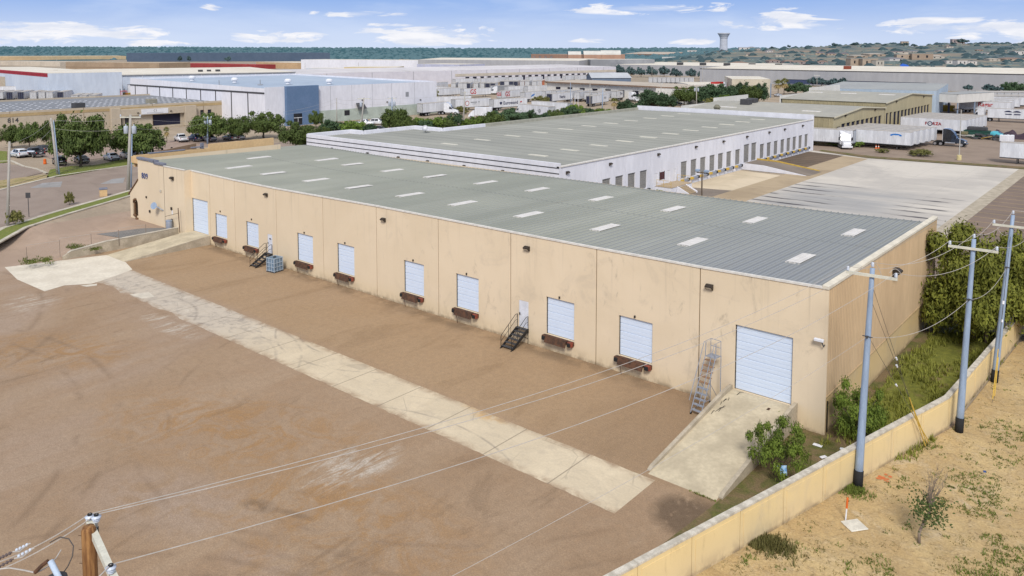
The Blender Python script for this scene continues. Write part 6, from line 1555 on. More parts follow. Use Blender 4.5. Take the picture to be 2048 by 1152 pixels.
def f(t):
    b = MB()
    for y in (-.5,.5): b.box(-3,3,y-.08,y+.08,.7,.95)
    b.box(-3,-2.8,-1,1,.6,1.0); b.box(2.7,3,-1,1,.6,1.0); b.build('frame', M['wiremid'], t); wheels(t, (-1.5,-.4), 1.1, .45, .3)
    b = MB(); b.bevbox(.2,1.6,-.7,.7,.95,1.7,.1); b.build('load', mat('olive_load', (.20,.18,.10), scale=3), t)
scrap('flat_chassis', 'bare trailer chassis with junk behind the tall lamp post', 1921, 276, f, 'chassis')
for i, px in enumerate((1752,1757)):
    p = at(px,297); t = thing('traffic_cone', f'orange cone near the docked trailers, {("left","right")[i]} of two', 'cone', p); b = MB(); b.lathe([(.3,0),(.3,.06),(.2,.07),(.05,.8),(.03,.85)],10); b.build('cone_body', M['orange'], t); b = MB(); b.lathe([(.152,.36),(.107,.58)],10); b.build('white_band', M['white'], t)
t = thing('barrel', 'orange barrel on the driveway left of the leaning pole', 'barrel', at(90,328,ZL)); b = MB(); b.lathe([(.28,0),(.3,.3),(.27,.35),(.26,.9),(.1,1.0)],12); b.build('drum', M['orange'], t)
# red forklift at the white-roofed building
t = thing('forklift', 'red forklift beside the dark dock opening of the white-roofed building', 'forklift', at(248,201,ZL), radians(170))
b = MB(); b.bevbox(-2.2,2.2,-1.3,1.3,.6,2.2,.2); b.build('body', M['red'], t); b = MB()
for x in (-1.4,1.2):
    for y in (-1.1,1.1): b.tube([(x,y,2.1),(x*.8,y*.9,4.0)],.1,6)
b.bevbox(-1.3,1.1,-1.1,1.1,4.0,4.15,.03); b.build('overhead_guard', M['red'], t); b = MB(); b.box(2.2,2.5,-.9,-.7,.3,5.0); b.box(2.2,2.5,.7,.9,.3,5.0); b.box(2.5,4.6,-.7,-.5,1.8,1.95); b.box(2.5,4.6,.5,.7,1.8,1.95); b.build('mast', M['darkgrey'], t); wheels(t, (-1.4,1.4), 1.3, .6, .4)
# ================================================================ white warehouse with grey dock doors
ww = thing('white_warehouse', 'white warehouse with grey dock doors, behind the beige warehouse', 'building', (0,0,0))
XD = -47.3; YF = 37.0; YE = 131.0; XW = -103.5
wd = [(y, y+w, 1.15, 4.0) for y, w in ((41.8,2.1),(47.4,2.1),(50.8,2.1),(54.2,2.1),(57.6,2.1),(70.5,2.1),(73.9,2.1),(77.3,2.1),(80.8,2.1),(84.1,2.1),(87.5,2.1),(91.2,2.1),(102.3,2.1),(105.7,2.1),(109.2,2.1),(112.7,2.1),(116.0,2.1),(119.3,2.1),(122.7,2.1),(126.2,2.0))]+[(94.9,97.4,1.15,4.6),(98.3,100.7,1.15,4.6)]
wm = [(62.0,62.9,1.15,3.1),(66.0,66.9,1.15,3.1),(68.0,68.8,1.15,3.1)]
b = MB(); wj = [YF,43.0-2.2,51.2-.8-.0,60.6,69.1,80.2-.0,90.2,101.5,108.5,118.6,YE]
wj = [YF,45.9,53.5,60.6,69.4,83.5,90.4,101.5,108.6,118.7,YE]
for y0, y1 in zip(wj, wj[1:]):
    g = .03; hs = [(h[0]-y0-g, h[1]-y0-g, h[2], h[3]) for h in wd+wm if y0 < (h[0]+h[1])/2 < y1]
    wall(b, (XD,y0+g,-.2), (0,1,0), y1-y0-2*g, -.2, 6.85, hs, .25, (1,0,0))
    for y in (y0+g, y1-g): b.quad((XD,y,-.2),(XD-.06,y,-.2),(XD-.06,y,6.85),(XD,y,6.85))
b.build('dock_wall', M['whitewall'], ww)
b = MB()
for y in wj[1:-1]: b.quad((XD-.05,y-.035,-.2),(XD-.05,y+.035,-.2),(XD-.05,y+.035,6.8),(XD-.05,y-.035,6.8))
b.build('panel_joints', M['darkgrey'], ww)['kind'] = 'stuff'
for h in wd: overhead_door(h[0], h[1], h[2]+.02, h[3], ww, M['doorgrey'], 'y', .22, XD)
for h in wm: b = MB(); b.box(XD-.12,XD-.05,h[0],h[1],h[2],h[3]); b.build('door', M['white'], ww)
b = MB(); b.box(XD,XD+.03,63.6,65.0,1.9,3.1); w_ = b.build('window', mat('maroon_glass', (.09,.03,.035), scale=3), ww); b = MB(); b.box(XD,XD+.05,63.5,63.6,1.8,3.2); b.box(XD,XD+.05,65.0,65.1,1.8,3.2); b.box(XD,XD+.05,64.25,64.33,1.9,3.1); b.build('frame', M['darkgrey'], w_)
for h in wd[5:]+wd[3:5]:
    if h[3] > 4.2: continue
    b = MB(); b.bevbox(XD+.0,XD+.42,h[0]-.1,h[0]+.5,.7,1.1,.03); o = b.build('yellow_bumper', M['yellow'], ww)
    b = MB(); b.bevbox(XD,XD+.38,h[0]+.55,h[1]+.0,.74,1.08,.03); b.build('dock_plate', M['ladder'], ww)
    b = MB(); b.bevbox(XD,XD+.45,h[1]+.0,h[1]+.4,.65,1.12,.03); b.build('bumper', M['rubber'], ww)
for y in (38.9,49.3,63.0,75.5,86.0,96.0,106.5,114.5,124.6): wall_light((XD,y,6.0), (1,0,0), ww, 1.1)
b = MB(); b.bevbox(XD-.3,XD+.12,YF,YE+.1,6.85,7.05,.02); b.build('eave_flashing', M['flash'], ww)
# roof with skylights
b = MB()
def wz(x): return 6.95-.006*abs(x+75)
def xw_(y): return XW if y < 47 else (-100.0 if y < 60 else -92.3)
for i in range(94*2):
    y0 = YF+.3+i*.5; y1 = y0+.5
    if y1 > YE: break
    for xa, xb in ((XD-.25,-75),(-75,xw_(y0))):
        b.quad((xa,y0,wz(xa)),(xa,y1-.08,wz(xa)),(xb,y1-.08,wz(xb)),(xb,y0,wz(xb)))
        b.quad((xa,y1-.08,wz(xa)),(xa,y1-.04,wz(xa)+.05),(xb,y1-.04,wz(xb)+.05),(xb,y1-.08,wz(xb))); b.quad((xa,y1-.04,wz(xa)+.05),(xa,y1,wz(xa)),(xb,y1,wz(xb)),(xb,y1-.04,wz(xb)+.05))
b.build('roof', M['roofw'], ww)
for xc in (-57.1,-76.4):
    for k in range(11):
        yc = 45.8+k*8.0 if xc < -60 else 45.0+k*7.9
        b = MB(); b.bevbox(xc-1.6,xc+1.6,yc-.5,yc+.5,wz(xc)-.05,wz(xc)+.08,.03); b.build('skylight', M['skylightdim'], ww)
# striped front parapet
b = MB(); hs = [(x-2-XW, x-XW, 3.4, 5.35) for x in (-91,-82.3,-75.8,-69.0,-60.5,-53.5)]
wall(b, (XW,YF,-.2), (1,0,0), XD+.1-XW, -.2, lambda u: 7.45, hs, .2)
b.quad((XD+.1,YF,-.2),(XD+.1,YF+.4,-.2),(XD+.1,YF+.4,7.45),(XD+.1,YF,7.45)); b.quad((XD+.1,YF+.4,6.5),(XW,YF+.4,6.5),(XW,YF+.4,7.45),(XD+.1,YF+.4,7.45)); b.quad((XW,YF,7.45),(XD+.1,YF,7.45),(XD+.1,YF+.4,7.45),(XW,YF+.4,7.45))
b.quad((XW,YF,-.2),(XW,YF,7.45),(XW,47,7.45),(XW,47,-.2)); b.quad((XW,47,-.2),(-100,47,-.2),(-100,47,7.4),(XW,47,7.4)); b.quad((-100,47,-.2),(-100,60,-.2),(-100,60,7.4),(-100,47,7.4)); b.quad((-100,60,-.2),(-92.3,60,-.2),(-92.3,60,7.4),(-100,60,7.4)); b.quad((-92.3,60,-.2),(-92.3,YE,-.2),(-92.3,YE,7.4),(-92.3,60,7.4))
b.build('front_wall', M['whitewall'], ww)
for z in (6.75, 6.0): b = MB(); b.box(XW-.02,XD+.13,YF-.03,YF-.002,z,z+.13); b.build('dark_stripe', M['darkgrey'], ww)
for x in (-91,-82.3,-75.8,-69.0,-60.5,-53.5): b = MB(); b.box(x-2,x,YF+.12,YF+.18,3.4,5.35); b.build('vent_panel', M['doorgrey'], ww)
for x in (-96,-86.5,-78.9,-72.2,-64.5,-57): wall_light((x,YF,5.45), (0,-1,0), ww, .9)
# far parapet, west parapet with steps
b = MB(); b.box(-92.6,XD+.1,YE+.01,YE+.35,0,8.0); b.build('far_parapet', M['whitewall'], ww)
gp_ = mat('grey_parapet', (.40,.39,.32), scale=1)
for k, (xa, xb, ya, yb, m_) in enumerate(((-92.7,-92.25,72.1,YE-.05,gp_),(-92.7,-92.25,60.4,72.0,M['whitewall']),(-100.4,-92.75,59.6,60.35,M['whitewall']),(-100.4,-99.95,47.4,59.5,M['whitewall']),(-103.9,-100.45,46.6,47.35,M['whitewall']),(-103.9,-103.45,37.45,46.5,M['whitewall']))):
    b = MB(); b.bevbox(xa,xb,ya,yb,6.6,7.5,.03); b.build('west_parapet', m_, ww)
t = thing('roof_dish', 'white satellite dish on the roof edge of the white warehouse', 'satellite dish', (-93.5,56.5,6.85)); t.scale = (.75,.75,.75); b = MB(); b.tube([(-.9,-.9,0),(.9,-.9,0),(.9,.9,0),(-.9,.9,0)],.07,5); b.tube([(0,0,0),(0,0,.9)],.07,6); b.build('mount', M['darkgrey'], t)
b = MB(); b.lathe([(.05,0),(.45,.08),(.75,.25),(.8,.32)],16,M=Matrix.Translation((0,0,1.0)) @ Matrix.Rotation(radians(50),4,'X') @ Matrix.Rotation(radians(25),4,'Y')); b.build('dish', M['white'], t, True)
# dock stair platform
t = thing('dock_platform', 'white dock platform with concrete steps and yellow rails at the white warehouse', 'platform', (XD,65.4,0))
b = MB(); b.box(.02,2.9,-3.2,3.4,0,1.08); b.build('platform_body', M['whitewall'], t)
b = MB(); b.box(.02,2.95,-3.25,3.45,1.08,1.14); b.build('deck', M['wellbrown'], t)
for k in range(6): b = MB(); b.box(2.95+.3*k,3.25+.3*k,-1.3,1.3,0,.98-.16*k); b.build('step', M['wellbrown'], t)
for y in (-1.55,1.32): b = MB(); b.prism([(2.95,y,0),(4.9,y,0),(4.9,y,.25),(2.95,y,1.14)],(0,.22,0)); b.build('cheek_wall', M['whitewall'], t)
for y in (-3.2,3.35):
    b = MB()
    for x in (.3,1.5,2.8): b.tube([(x,y,1.14),(x,y,2.15)],.03,6)
    b.tube([(.3,y,2.15),(2.8,y,2.15)],.03,6); b.tube([(.3,y,1.65),(2.8,y,1.65)],.025,6); b.build('rail', M['yellow'], t)
t = thing('loading_ramp', 'grey ramp with yellow edges up to two tall grey doors of the white warehouse', 'ramp', (XD,97.8,0))
b = MB(); b.prism([(0.02,-3.1,0),(12.5,-3.1,0.02),(4,-3.1,1.05),(.02,-3.1,1.13)],(0,6.2,0)); b.build('slab', M['wellgrey'], t)
b = MB(); b.prism([(.02,3.15,0),(12,3.15,0),(12,3.15,.2),(4,3.15,1.3),(.02,3.15,1.4)],(0,.3,0)); b.build('yellow_edge', M['yellow'], t); b = MB(); b.prism([(.02,-3.45,0),(12,-3.45,0),(4,-3.45,1.1),(.02,-3.45,1.18)],(0,.3,0)); b.build('white_edge', M['whitewall'], t)
t = thing('yard_lamp', 'brown timber lamp post with two floodlights near the dock steps', 'lamp post', (-38.1,59.8,0))
b = MB(); b.tube([(0,0,-.1),(0,0,4.6)],[.13,.1],8); b.build('post', M['bark'], t); b = MB(); b.box(-.9,.9,-.05,.05,4.35,4.48); b.build('crossarm', M['bark'], t)
for s_ in (-1,1): b = MB(); b.bevbox(s_*.7-.28,s_*.7+.28,-.35,.25,4.55,4.9,.06); b.build('floodlight', M['steel'], t)
t = thing('lamp_post', 'tall slender lamp post with twin heads on a pale yellow base by the truck lot', 'lamp post', tuple(at(1918,320)))
b = MB(); b.tube([(0,0,.9),(0,0,10.3)],[.11,.07],8); b.build('post', M['wiremid'], t); b = MB(); b.lathe([(.45,0),(.45,1.0),(.35,1.05)],12); b.build('base', mat('pale_yellow', (.68,.58,.30), scale=3), t)
for s_ in (-1,1): b = MB(); b.tube([(0,0,10.2),(s_*.8,s_*.5,10.35)],.04,6); b.bevbox(s_*.9-.45,s_*.9+.45,s_*.55-.3,s_*.55+.3,10.28,10.5,.06); b.build('lamp_head', M['darkgrey'], t)

# ================================================================ generic building: front wall between two points seen from the yard
def block(name, label, A, B, depth, H, wm, rm, holes=(), gable=0.0, ridge='x', bands=(), base=None, units=(), parapet=.0, ribs=0, cat='building', group=None, slope=0.0, trim=None, eave=.0):
    A = Vector(A); B = Vector(B); d = B-A; d.z = 0; L = d.length; ang = atan2(d.y, d.x)
    n = Vector((-d.y, d.x, 0)).normalized()
    if n.dot(Vector((A.x,A.y,0))-Vector((CAM.x,CAM.y,0))) < 0: n = -n; 
    flip = -1 if Vector((-sin(ang),cos(ang),0)).dot(n) < 0 else 1
    holes = [h for h in holes if h[1] < L-.05]
    t = thing(name, label, cat, (A.x,A.y,A.z), ang, group)
    Y = lambda y: y*flip
    b = MB(); wall(b, (0,0,-1.0), (1,0,0), L, -1.0, H, [h[:4] for h in holes], .35, (0,-flip,0)); b.build('front_wall', wm, t)
    for x in (0, L):
        b = MB()
        if gable and ridge == 'x': b.poly([(x,0,-1),(x,Y(depth),-1),(x,Y(depth),H),(x,Y(depth/2),H+gable),(x,0,H)])
        else: b.quad((x,0,-1),(x,Y(depth),-1),(x,Y(depth),H+slope),(x,0,H))
        b.build('side_wall', wm, t)
    b = MB(); b.quad((0,Y(depth),-1),(L,Y(depth),-1),(L,Y(depth),H+slope),(0,Y(depth),H+slope)); b.build('back_wall', wm, t)
    b = MB(); e = eave; zr = H-parapet+.02
    if gable and ridge == 'x':
        b.quad((-e,Y(-e),zr),(L+e,Y(-e),zr),(L+e,Y(depth/2),zr+gable),(-e,Y(depth/2),zr+gable)); b.quad((-e,Y(depth/2),zr+gable),(L+e,Y(depth/2),zr+gable),(L+e,Y(depth+e),zr),(-e,Y(depth+e),zr))
    elif gable:
        b.quad((-e,Y(-e),zr),(L/2,Y(-e),zr+gable),(L/2,Y(depth+e),zr+gable),(-e,Y(depth+e),zr)); b.quad((L/2,Y(-e),zr+gable),(L+e,Y(-e),zr),(L+e,Y(depth+e),zr),(L/2,Y(depth+e),zr+gable))
        b.poly([(0,0.02,H),(L,0.02,H),(L/2,.02,H+gable)])
    else: b.quad((-e,Y(-e),zr),(L+e,Y(-e),zr),(L+e,Y(depth+e),zr+slope),(-e,Y(depth+e),zr+slope))
    b.build('roof', rm, t)
    if trim:
        b = MB(); b.box(-e-.05,L+e+.05,min(Y(-e-.12),Y(-e-.01)),max(Y(-e-.12),Y(-e-.01)),H-.35,H+.12); b.build('roof_trim', trim, t)
    for (z0, z1, m_) in bands:
        b = MB(); b.box(-.03,L+.03,min(0,Y(-.06)),max(0,Y(-.06)),z0,z1); b.build('wall_band', m_, t)
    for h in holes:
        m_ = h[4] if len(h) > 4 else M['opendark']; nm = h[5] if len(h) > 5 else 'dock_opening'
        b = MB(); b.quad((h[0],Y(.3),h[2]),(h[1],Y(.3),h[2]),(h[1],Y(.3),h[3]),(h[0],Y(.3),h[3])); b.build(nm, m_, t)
    for (u, v, s_, m_) in units:
        z = H-parapet+(gable*(1-abs(v/depth*2-1)) if gable and ridge == 'x' else slope*v/depth)
        b = MB(); b.bevbox(u-s_,u+s_,Y(v)-s_,Y(v)+s_,z-.1,z+s_*1.1,.08); b.build('roof_unit', m_, t)
    return t
def tops(pl, pr, H, z=ZL):
    a = at(*pl, z+H); c = at(*pr, z+H); a.z = c.z = z; return a, c
SHEET = mat('grey_sheet_wall', (.40,.40,.41), (.36,.36,.375), scale=.05, sc3=(1,1,.3)); ROOFW = mat('white_membrane_roof', (.72,.67,.58), (.64,.59,.50), scale=.06); ROOFB = mat('blue_grey_roof', (.40,.47,.56), (.35,.42,.52), scale=.08)
TAN = mat('tan_wall', (.50,.43,.33), (.46,.39,.30), scale=.15); TANB = mat('tan_band', (.46,.34,.18), scale=.5); NAVY = mat('navy_wall', (.085,.12,.175), (.07,.105,.16), scale=.02)  # NAVY is lightened: distance haze put into its base colour
LBLUE = mat('light_blue_wall', (.42,.50,.58), (.38,.46,.54), scale=.2, sc3=(1,1,.3)); LB2 = mat('pale_blue_wall', (.55,.61,.70), (.50,.56,.66), scale=.1, sc3=(1,1,.3)); DRED = mat('red_fascia', (.36,.03,.05), scale=.3)

# tan office block 814
XO = -203.0
gm = []
for y in (44.5,46.6,48.4): gm.append((y+12, y+13.1, 1.3, 4.2, M['darkgrey'], 'window'))
for y in (70.0,72.3): gm.append((y+12, y+13.2, 1.4, 4.1, M['opendark'], 'window'))
gm.append((56+12, 64+12, .2, 3.6, M['opendark'], 'entrance'))
ob = block('office_block', 'long low tan office block with house number and a brown band under its roof edge', (XO,-12,ZL), (XO,84.5,ZL), 46, 6.6, TAN, mat('speckled_roof', (.24,.25,.27), (.20,.21,.23), scale=.3), gm, bands=[(5.3,6.05,TANB),(-.2,.5,TAN)], parapet=.5, slope=.3, units=[(51,6,1.3,M['darkgrey']),(72,9,1.2,mat('hvac_tan', (.30,.28,.22)))])
b = MB()
r8 = random.Random(3)
for i in range(60):
    for j in range(7): u, v = 3+i*1.55+(j%2)*.7, 2.0+j*5.2; b.box(u-.25,u+.25,v-.35,v+.35,6.12+.3*v/46,6.18+.3*v/46) if r8.random() < .85 else None
b.build('roof_fixing_plates', M['white'], ob)['kind'] = 'stuff'
for u in (16,33,50,68,83): b = MB(); b.box(u-.05,u+.05,-.03,-.01,0,6.6); b.build('panel_joint', M['joint'], ob)
b = MB(); b.bevbox(56.5,59.0,-1.0,0,0,6.0,.05); b.bevbox(76.8,80.2,-1.3,0,0,5.7,.05); b.bevbox(59.0,76.8,-.9,0,3.7,5.6,.05); b.build('entrance_portal', TAN, ob)
b = MB(); b.box(64.5,72.0,-1.0,-.9,3.95,5.35); sg = b.build('sign_board', M['white'], ob)
b = MB(); 
for k in range(16):
    a, c = 2*pi*k/16, 2*pi*(k+1)/16
    if k in (3,4,11,12): continue
    b.quad((68.3+.28*cos(a),-1.02,4.85+.28*sin(a)),(68.3+.28*cos(c),-1.02,4.85+.28*sin(c)),(68.3+.42*cos(c),-1.02,4.85+.42*sin(c)),(68.3+.42*cos(a),-1.02,4.85+.42*sin(a)))
b.box(66.0,70.6,-1.02,-1.005,4.2,4.3); b.build('emblem', M['trailergrey'], sg)
for u in (63.6,72.8): wall_light((u,-.9,4.4),(0,-1,0),ob,.9)
text('814', 1.5, face_M((33.6,-.02,4.35),(1,0,0),(0,0,1)), M['darkgrey'], ob, 'house_number', .02, .03)
# masonry yard wall and iron gate across the street
a, c = at(338,318,ZL), at(376,309,ZL)
t = thing('masonry_wall', 'brown masonry wall at the office driveway behind the warehouse parapet', 'wall', a); d = c-a; b = MB(); u = d.normalized(); n_ = Vector((-u.y,u.x,0))*.15
a2 = Vector((0,0,0))-u*6; c2 = d+u*3
b.add([a2-n_,c2-n_,c2+n_,a2+n_,a2-n_+Vector((0,0,2.0)),c2-n_+Vector((0,0,2.0)),c2+n_+Vector((0,0,2.0)),a2+n_+Vector((0,0,2.0))],[(0,1,5,4),(1,2,6,5),(2,3,7,6),(3,0,4,7),(4,5,6,7)]); b.build('wall_body', mat('brown_masonry', (.36,.25,.16), scale=.8), t)
a, c = at(306,316,ZL), at(344,314,ZL); d = c-a
t = thing('iron_gate', 'black iron gate at the office driveway left of the brown wall', 'gate', a)
for f in (0,.5,1.0): b = MB(); q = d*f; b.box(q.x-.14,q.x+.14,q.y-.14,q.y+.14,0,2.0); b.build('gate_post', M['blacksteel'], t)
b = MB()
for k in range(36): q = d*(k/36); b.tube([q+Vector((0,0,.15)),q+Vector((0,0,1.6))],.02,4)
for z in (.2,1.5): b.tube([Vector((0,0,z)),d+Vector((0,0,z))],.035,5)
b.build('bars', M['blacksteel'], t)

# white building with blue roof and blue entrance
XB = -179.5
bb = block('blue_roof_building', 'white building with pale blue roof and a tall blue entrance block', (XB,76.8,ZL), (XB,143,ZL), 84, 10.9, M['whitewall'], mat('far_blue_roof', (.40,.47,.56), (.35,.42,.52), scale=.03), [], parapet=.6, slope=1.0, bands=[(0,3.6,mat('pale_green_band', (.47,.53,.47), scale=.4))])
b = MB(); b.bevbox(6.0,17.0,-1.2,0,-.2,11.3,.05); b.build('blue_entrance', mat('blue_stucco', (.13,.20,.33), (.11,.18,.30), scale=.4), bb)
b = MB(); b.box(-.3,6.0,-.2,0,-.2,11.2); b.build('corner_panel', M['whitewall'], bb)
b = MB(); b.box(8.2,11.0,-1.26,-1.2,.2,3.4); b.build('entrance_glass', M['glass'], bb); b = MB(); b.box(8.2,11.0,-1.3,-1.26,2.1,2.25); b.box(9.55,9.65,-1.3,-1.26,.2,2.1); b.build('entrance_frame', M['white'], bb)
b = MB(); b.box(27,29,-.08,0,1.6,3.2); b.build('window', M['glass'], bb); b = MB(); b.add([(31.5,0,5.2),(34.5,0,5.2),(34.8,-1.4,3.4),(31.2,-1.4,3.4)],[(0,1,2,3)]); b.build('awning', M['darkgrey'], bb); b = MB(); b.box(52,53.3,-.08,0,6.3,7.8); b.build('louvre', M['trailergrey'], bb)
for u in (22,30,38,46,56): b = MB(); b.box(u-.04,u+.04,-.02,-.005,3.6,10.9); b.build('panel_joint', M['trailergrey'], bb)
for u, z in ((44,4.9),(58.5,4.9),(34,6)): wall_light((u,0,z),(0,-1,0),bb,1.0)
b = MB()
for k in range(9): y = 9+k*8.9; b.box(-.09,-.02,y-.2,y+.2,0,9.4)
b.box(-.12,-.02,0,84,9.3,9.75); b.build('dark_bars', M['darkgrey'], bb)
for k, (u, v) in enumerate(((10,60),(14,40),(22,22),(32,14))):
    b = MB(); b.lathe([(.7,0),(.7,.7),(1.1,.8),(1.1,1.3),(.6,1.7)],14,(u,v,10.5+v/84)); b.build('roof_vent', M['white'], bb)
for (u, v) in ((3,30),(14,25)): b = MB(); b.lathe([(.9,0),(.8,.15),(.12,.2),(.1,1.6)],10,(u,v,10.45+v/84)); b.build('roof_pipe', M['trailergrey'], bb)

# white-roofed building with red trim, upper left
a, c = tops((95,153),(590,144),9.6)
wr = block('white_roof_building', 'long pale blue warehouse with a cream roof and red-trimmed wing', a, c, 70, 9.6, LB2, ROOFW, [(.8,5.6,1.2,5.8,M['opendark'],'dock_opening'),(11.6,16.4,1.2,4.4,M['opendark'],'dock_opening'),(23,26.3,1.2,4.4,M['opendark'],'dock_opening'),(27.8,31,1.2,5.2,M['opendark'],'dock_opening'),(33,36.4,1.2,5.2,M['white'],'overhead_door'),(97,103,5.0,7.6,M['darkgrey'],'dock_opening'),(104,114,5,7.6,M['darkgrey'],'dock_opening')], slope=1.5, trim=M['trailergrey'], units=[(73,20,1.0,M['darkgrey']),(78,22,.9,M['darkgrey']),(82,20,1.0,M['darkgrey']),(9,40,1.0,M['darkgrey'])], eave=.3)
b = MB(); b.box(.4,21,-.25,-.05,7.4,8.2); b.build('canopy_edge', LB2, wr)
for k in range(5): b = MB(); x = 11+k*5.0; b.bevbox(x,x+3.4,-1.2,-.05,.3,1.2,.05); b.build('yellow_dock_plate', M['yellow'], wr)
for k in range(11): b = MB(); x = 21.5+k*9.2; b.box(x-.12,x+.12,-.2,-.05,0,9.4); b.build('downpipe', M['white'], wr)
a2, c2 = tops((-60,135),(95,147),11.5)
rw = block('red_trim_wing', 'pale blue wall with a dark red fascia at the left picture edge', a2, c2, 30, 11.5, LB2, ROOFW, [], bands=[(9.9,11.6,DRED),(10.6,10.8,M['red'])], slope=.0)
b = MB(); b.box(0,((c2-a2).length)*.52,-1.5,-.05,0,8.2); b.build('tan_annex', TAN, rw)

# centre and far buildings
a, c = tops((605,148),(1232,133.5),8.5)
lw = (c-a).length
dh = [(8+k*6.3, 8+k*6.3+3.4, 1.0, 4.2, M['opendark'], 'dock_opening') for k in range(int((lw-20)/6.3)) if 8+k*6.3 > lw*.42]
lb = block('long_dock_warehouse', 'very long white warehouse with a row of dark dock doors behind the trailers', a, c, 60, 8.5, mat('lilac_white_wall', (.66,.64,.68), (.61,.59,.64), scale=.05), mat('pale_lilac_roof', (.66,.63,.64), scale=.04), dh, slope=1.0)
b = MB(); b.box(lw*.40,lw,-.15,-.02,4.6,6.3); b.build('wall_band', mat('cream_band', (.60,.54,.45), scale=.2), lb)
for k in range(9): b = MB(); u = lw*(k+.5)/9; b.box(u-.12,u+.12,-.1,-.02,0,8.4); b.build('panel_joint', M['trailergrey'], lb)
def simple(name, label, pl, pr, H, depth, wm, rm, z=.7, **k):
    a, c = tops(pl, pr, H, z); return block(name, label, a, c, depth, H, wm, rm, **k)
cv = simple('canopy_dock', 'low tan-roofed dock building with a wide canopy over parked trailers', (1094,163),(1312,173),6.6, 20, M['whitewarm'], mat('tan_roof', (.52,.45,.37), (.46,.40,.33), scale=.06), trim=mat('brown_trim', (.25,.16,.11)), eave=1.2, slope=.4, holes=[(6+k*8.0,6+k*8.0+3.4,1.2,4.4,M['opendark'],'dock_opening') for k in range(7)])
simple('canopy_dock_end', 'white end section with brown columns of the tan-roofed dock building', (1312,174),(1376,176),6.6, 18, M['whitewarm'], bpy.data.materials['tan_roof'], trim=bpy.data.materials['brown_trim'], slope=.4, bands=[], holes=[])
simple('gabled_shed', 'blue-grey shed with a pale gable roof behind the canopy dock', (1184,156),(1262,156),5.5, 34, mat('slate_wall', (.14,.19,.27), scale=.2), mat('pale_sheet_roof', (.52,.54,.56), (.46,.48,.51), scale=.1), gable=2.6, eave=.5)
simple('grey_far_warehouse', 'huge pale grey warehouse across the middle distance, darker right end', (836,119),(1158,121.5),12, 40, SHEET, ROOFW, slope=1.5)
simple('grey_far_end', 'darker grey end block of the huge pale grey warehouse', (1160,118),(1181,119),13, 60, mat('dark_sheet', (.28,.29,.31), scale=.05), ROOFW)
simple('white_far_plant', 'long white plant building with stepped roof beyond the white dock wall', (602,119),(872,121),11, 40, M['whitewall'], ROOFW)
simple('cream_far_strip', 'low beige-fronted building left of the white plant', (512,124),(634,126),7, 50, mat('beige_front', (.55,.38,.22), scale=.1), ROOFW)
simple('yellow_far_building', 'pale yellow building with dark lettering in the middle distance', (688,134.5),(794,134.5),8, 40, mat('straw_wall', (.62,.49,.24), scale=.1), ROOFW, bands=[(3.2,4.6,mat('straw_mark', (.62,.49,.24)))])
simple('pale_blue_far_building', 'pale lilac-blue office beyond the long dock warehouse', (834,128),(919,129),9, 40, mat('lilac_wall', (.50,.52,.66), scale=.1), ROOFW, holes=[(8+k*14,12+k*14,3,6,M['glassblue'],'window') for k in range(3)])
simple('grey_low_building', 'grey low building with a small dark doorway beside the far yellow one', (612,137),(690,137),5, 30, LBLUE, ROOFW, holes=[(6,12,0,4,M['opendark'],'doorway')])
simple('brown_far_building', 'flat brown building with a small dark sign upper left', (131,124),(318,126),8, 40, mat('brown_front', (.38,.28,.19), scale=.1), mat('tan_far_roof', (.50,.40,.28), scale=.05), bands=[(2,3,mat('brown_dark_band', (.30,.21,.14)))])
simple('red_far_building', 'low dark-red roofed building upper left', (355,126.5),(512,129.5),5, 26, mat('far_red', (.33,.05,.05), scale=.1), mat('far_red_roof', (.40,.07,.06)))
nv = simple('navy_warehouse', 'very long dark navy warehouse below the wooded ridge', (253,106),(660,105.5),16, 140, NAVY, mat('navy_roof', (.09,.13,.20), scale=.02), z=.6)
simple('navy_strip', 'pale lower front strip before the long navy warehouse', (290,115),(640,115.5),5, 60, mat('grey_blue_strip', (.20,.26,.32)), mat('strip_roof', (.42,.42,.40)), z=.6)
simple('tan_far_shed', 'long tan low shed at the upper left below the ridge', (0,113),(252,112),8, 160, mat('tan_shed_wall', (.56,.42,.25), scale=.03), mat('tan_shed_roof', (.60,.48,.32), scale=.03), z=.6)
simple('pale_far_shed', 'pale low shed with a dark roof line at the far left', (0,122),(120,124),6, 30, mat('pale_shed', (.60,.52,.42), scale=.05), mat('pale_shed_roof', (.62,.55,.46)), z=.6)
g1 = simple('grey_long_warehouse', 'long grey warehouse with white roof and small roof units, left of the pair', (1232,129),(1505,133.5),9, 70, SHEET, ROOFW, slope=1.5, units=[(60+k*22,10,2.0,M['darkgrey']) for k in range(6)], z=.3)
simple('grey_longest_warehouse', 'longest grey warehouse with a bright cream roof, right of the pair', (1400,137),(2130,150),9.5, 60, SHEET, ROOFW, slope=2.0, z=.3, bands=[], trim=M['darkgrey'], holes=[(150,215,1.0,4.6,mat('dock_navy', (.06,.08,.16)),'dock_opening'),(245,330,1.0,4.8,bpy.data.materials['dock_navy'],'dock_opening'),(60,140,1.0,3.8,bpy.data.materials['dock_navy'],'dock_opening')], units=[(90,20,1.8,M['rustred']),(200,22,1.5,M['rustred']),(310,18,1.6,M['darkgrey'])])
simple('cream_low_strip', 'low cream fence wall before the longest grey warehouse', (1900,166),(2010,168),3.5, 12, M['whitewarm'], ROOFW, z=.3)
simple('beige_box_building', 'beige box building with a white roof edge among the dark trees', (1464,158),(1541,158.5),8.5, 40, mat('beige_box', (.58,.52,.41), scale=.1), ROOFW)
simple('small_blue_building', 'small blue-grey building left of the palm pair', (1517,167),(1543,167),6.5, 16, mat('small_blue', (.18,.25,.36), scale=.2), ROOFW)
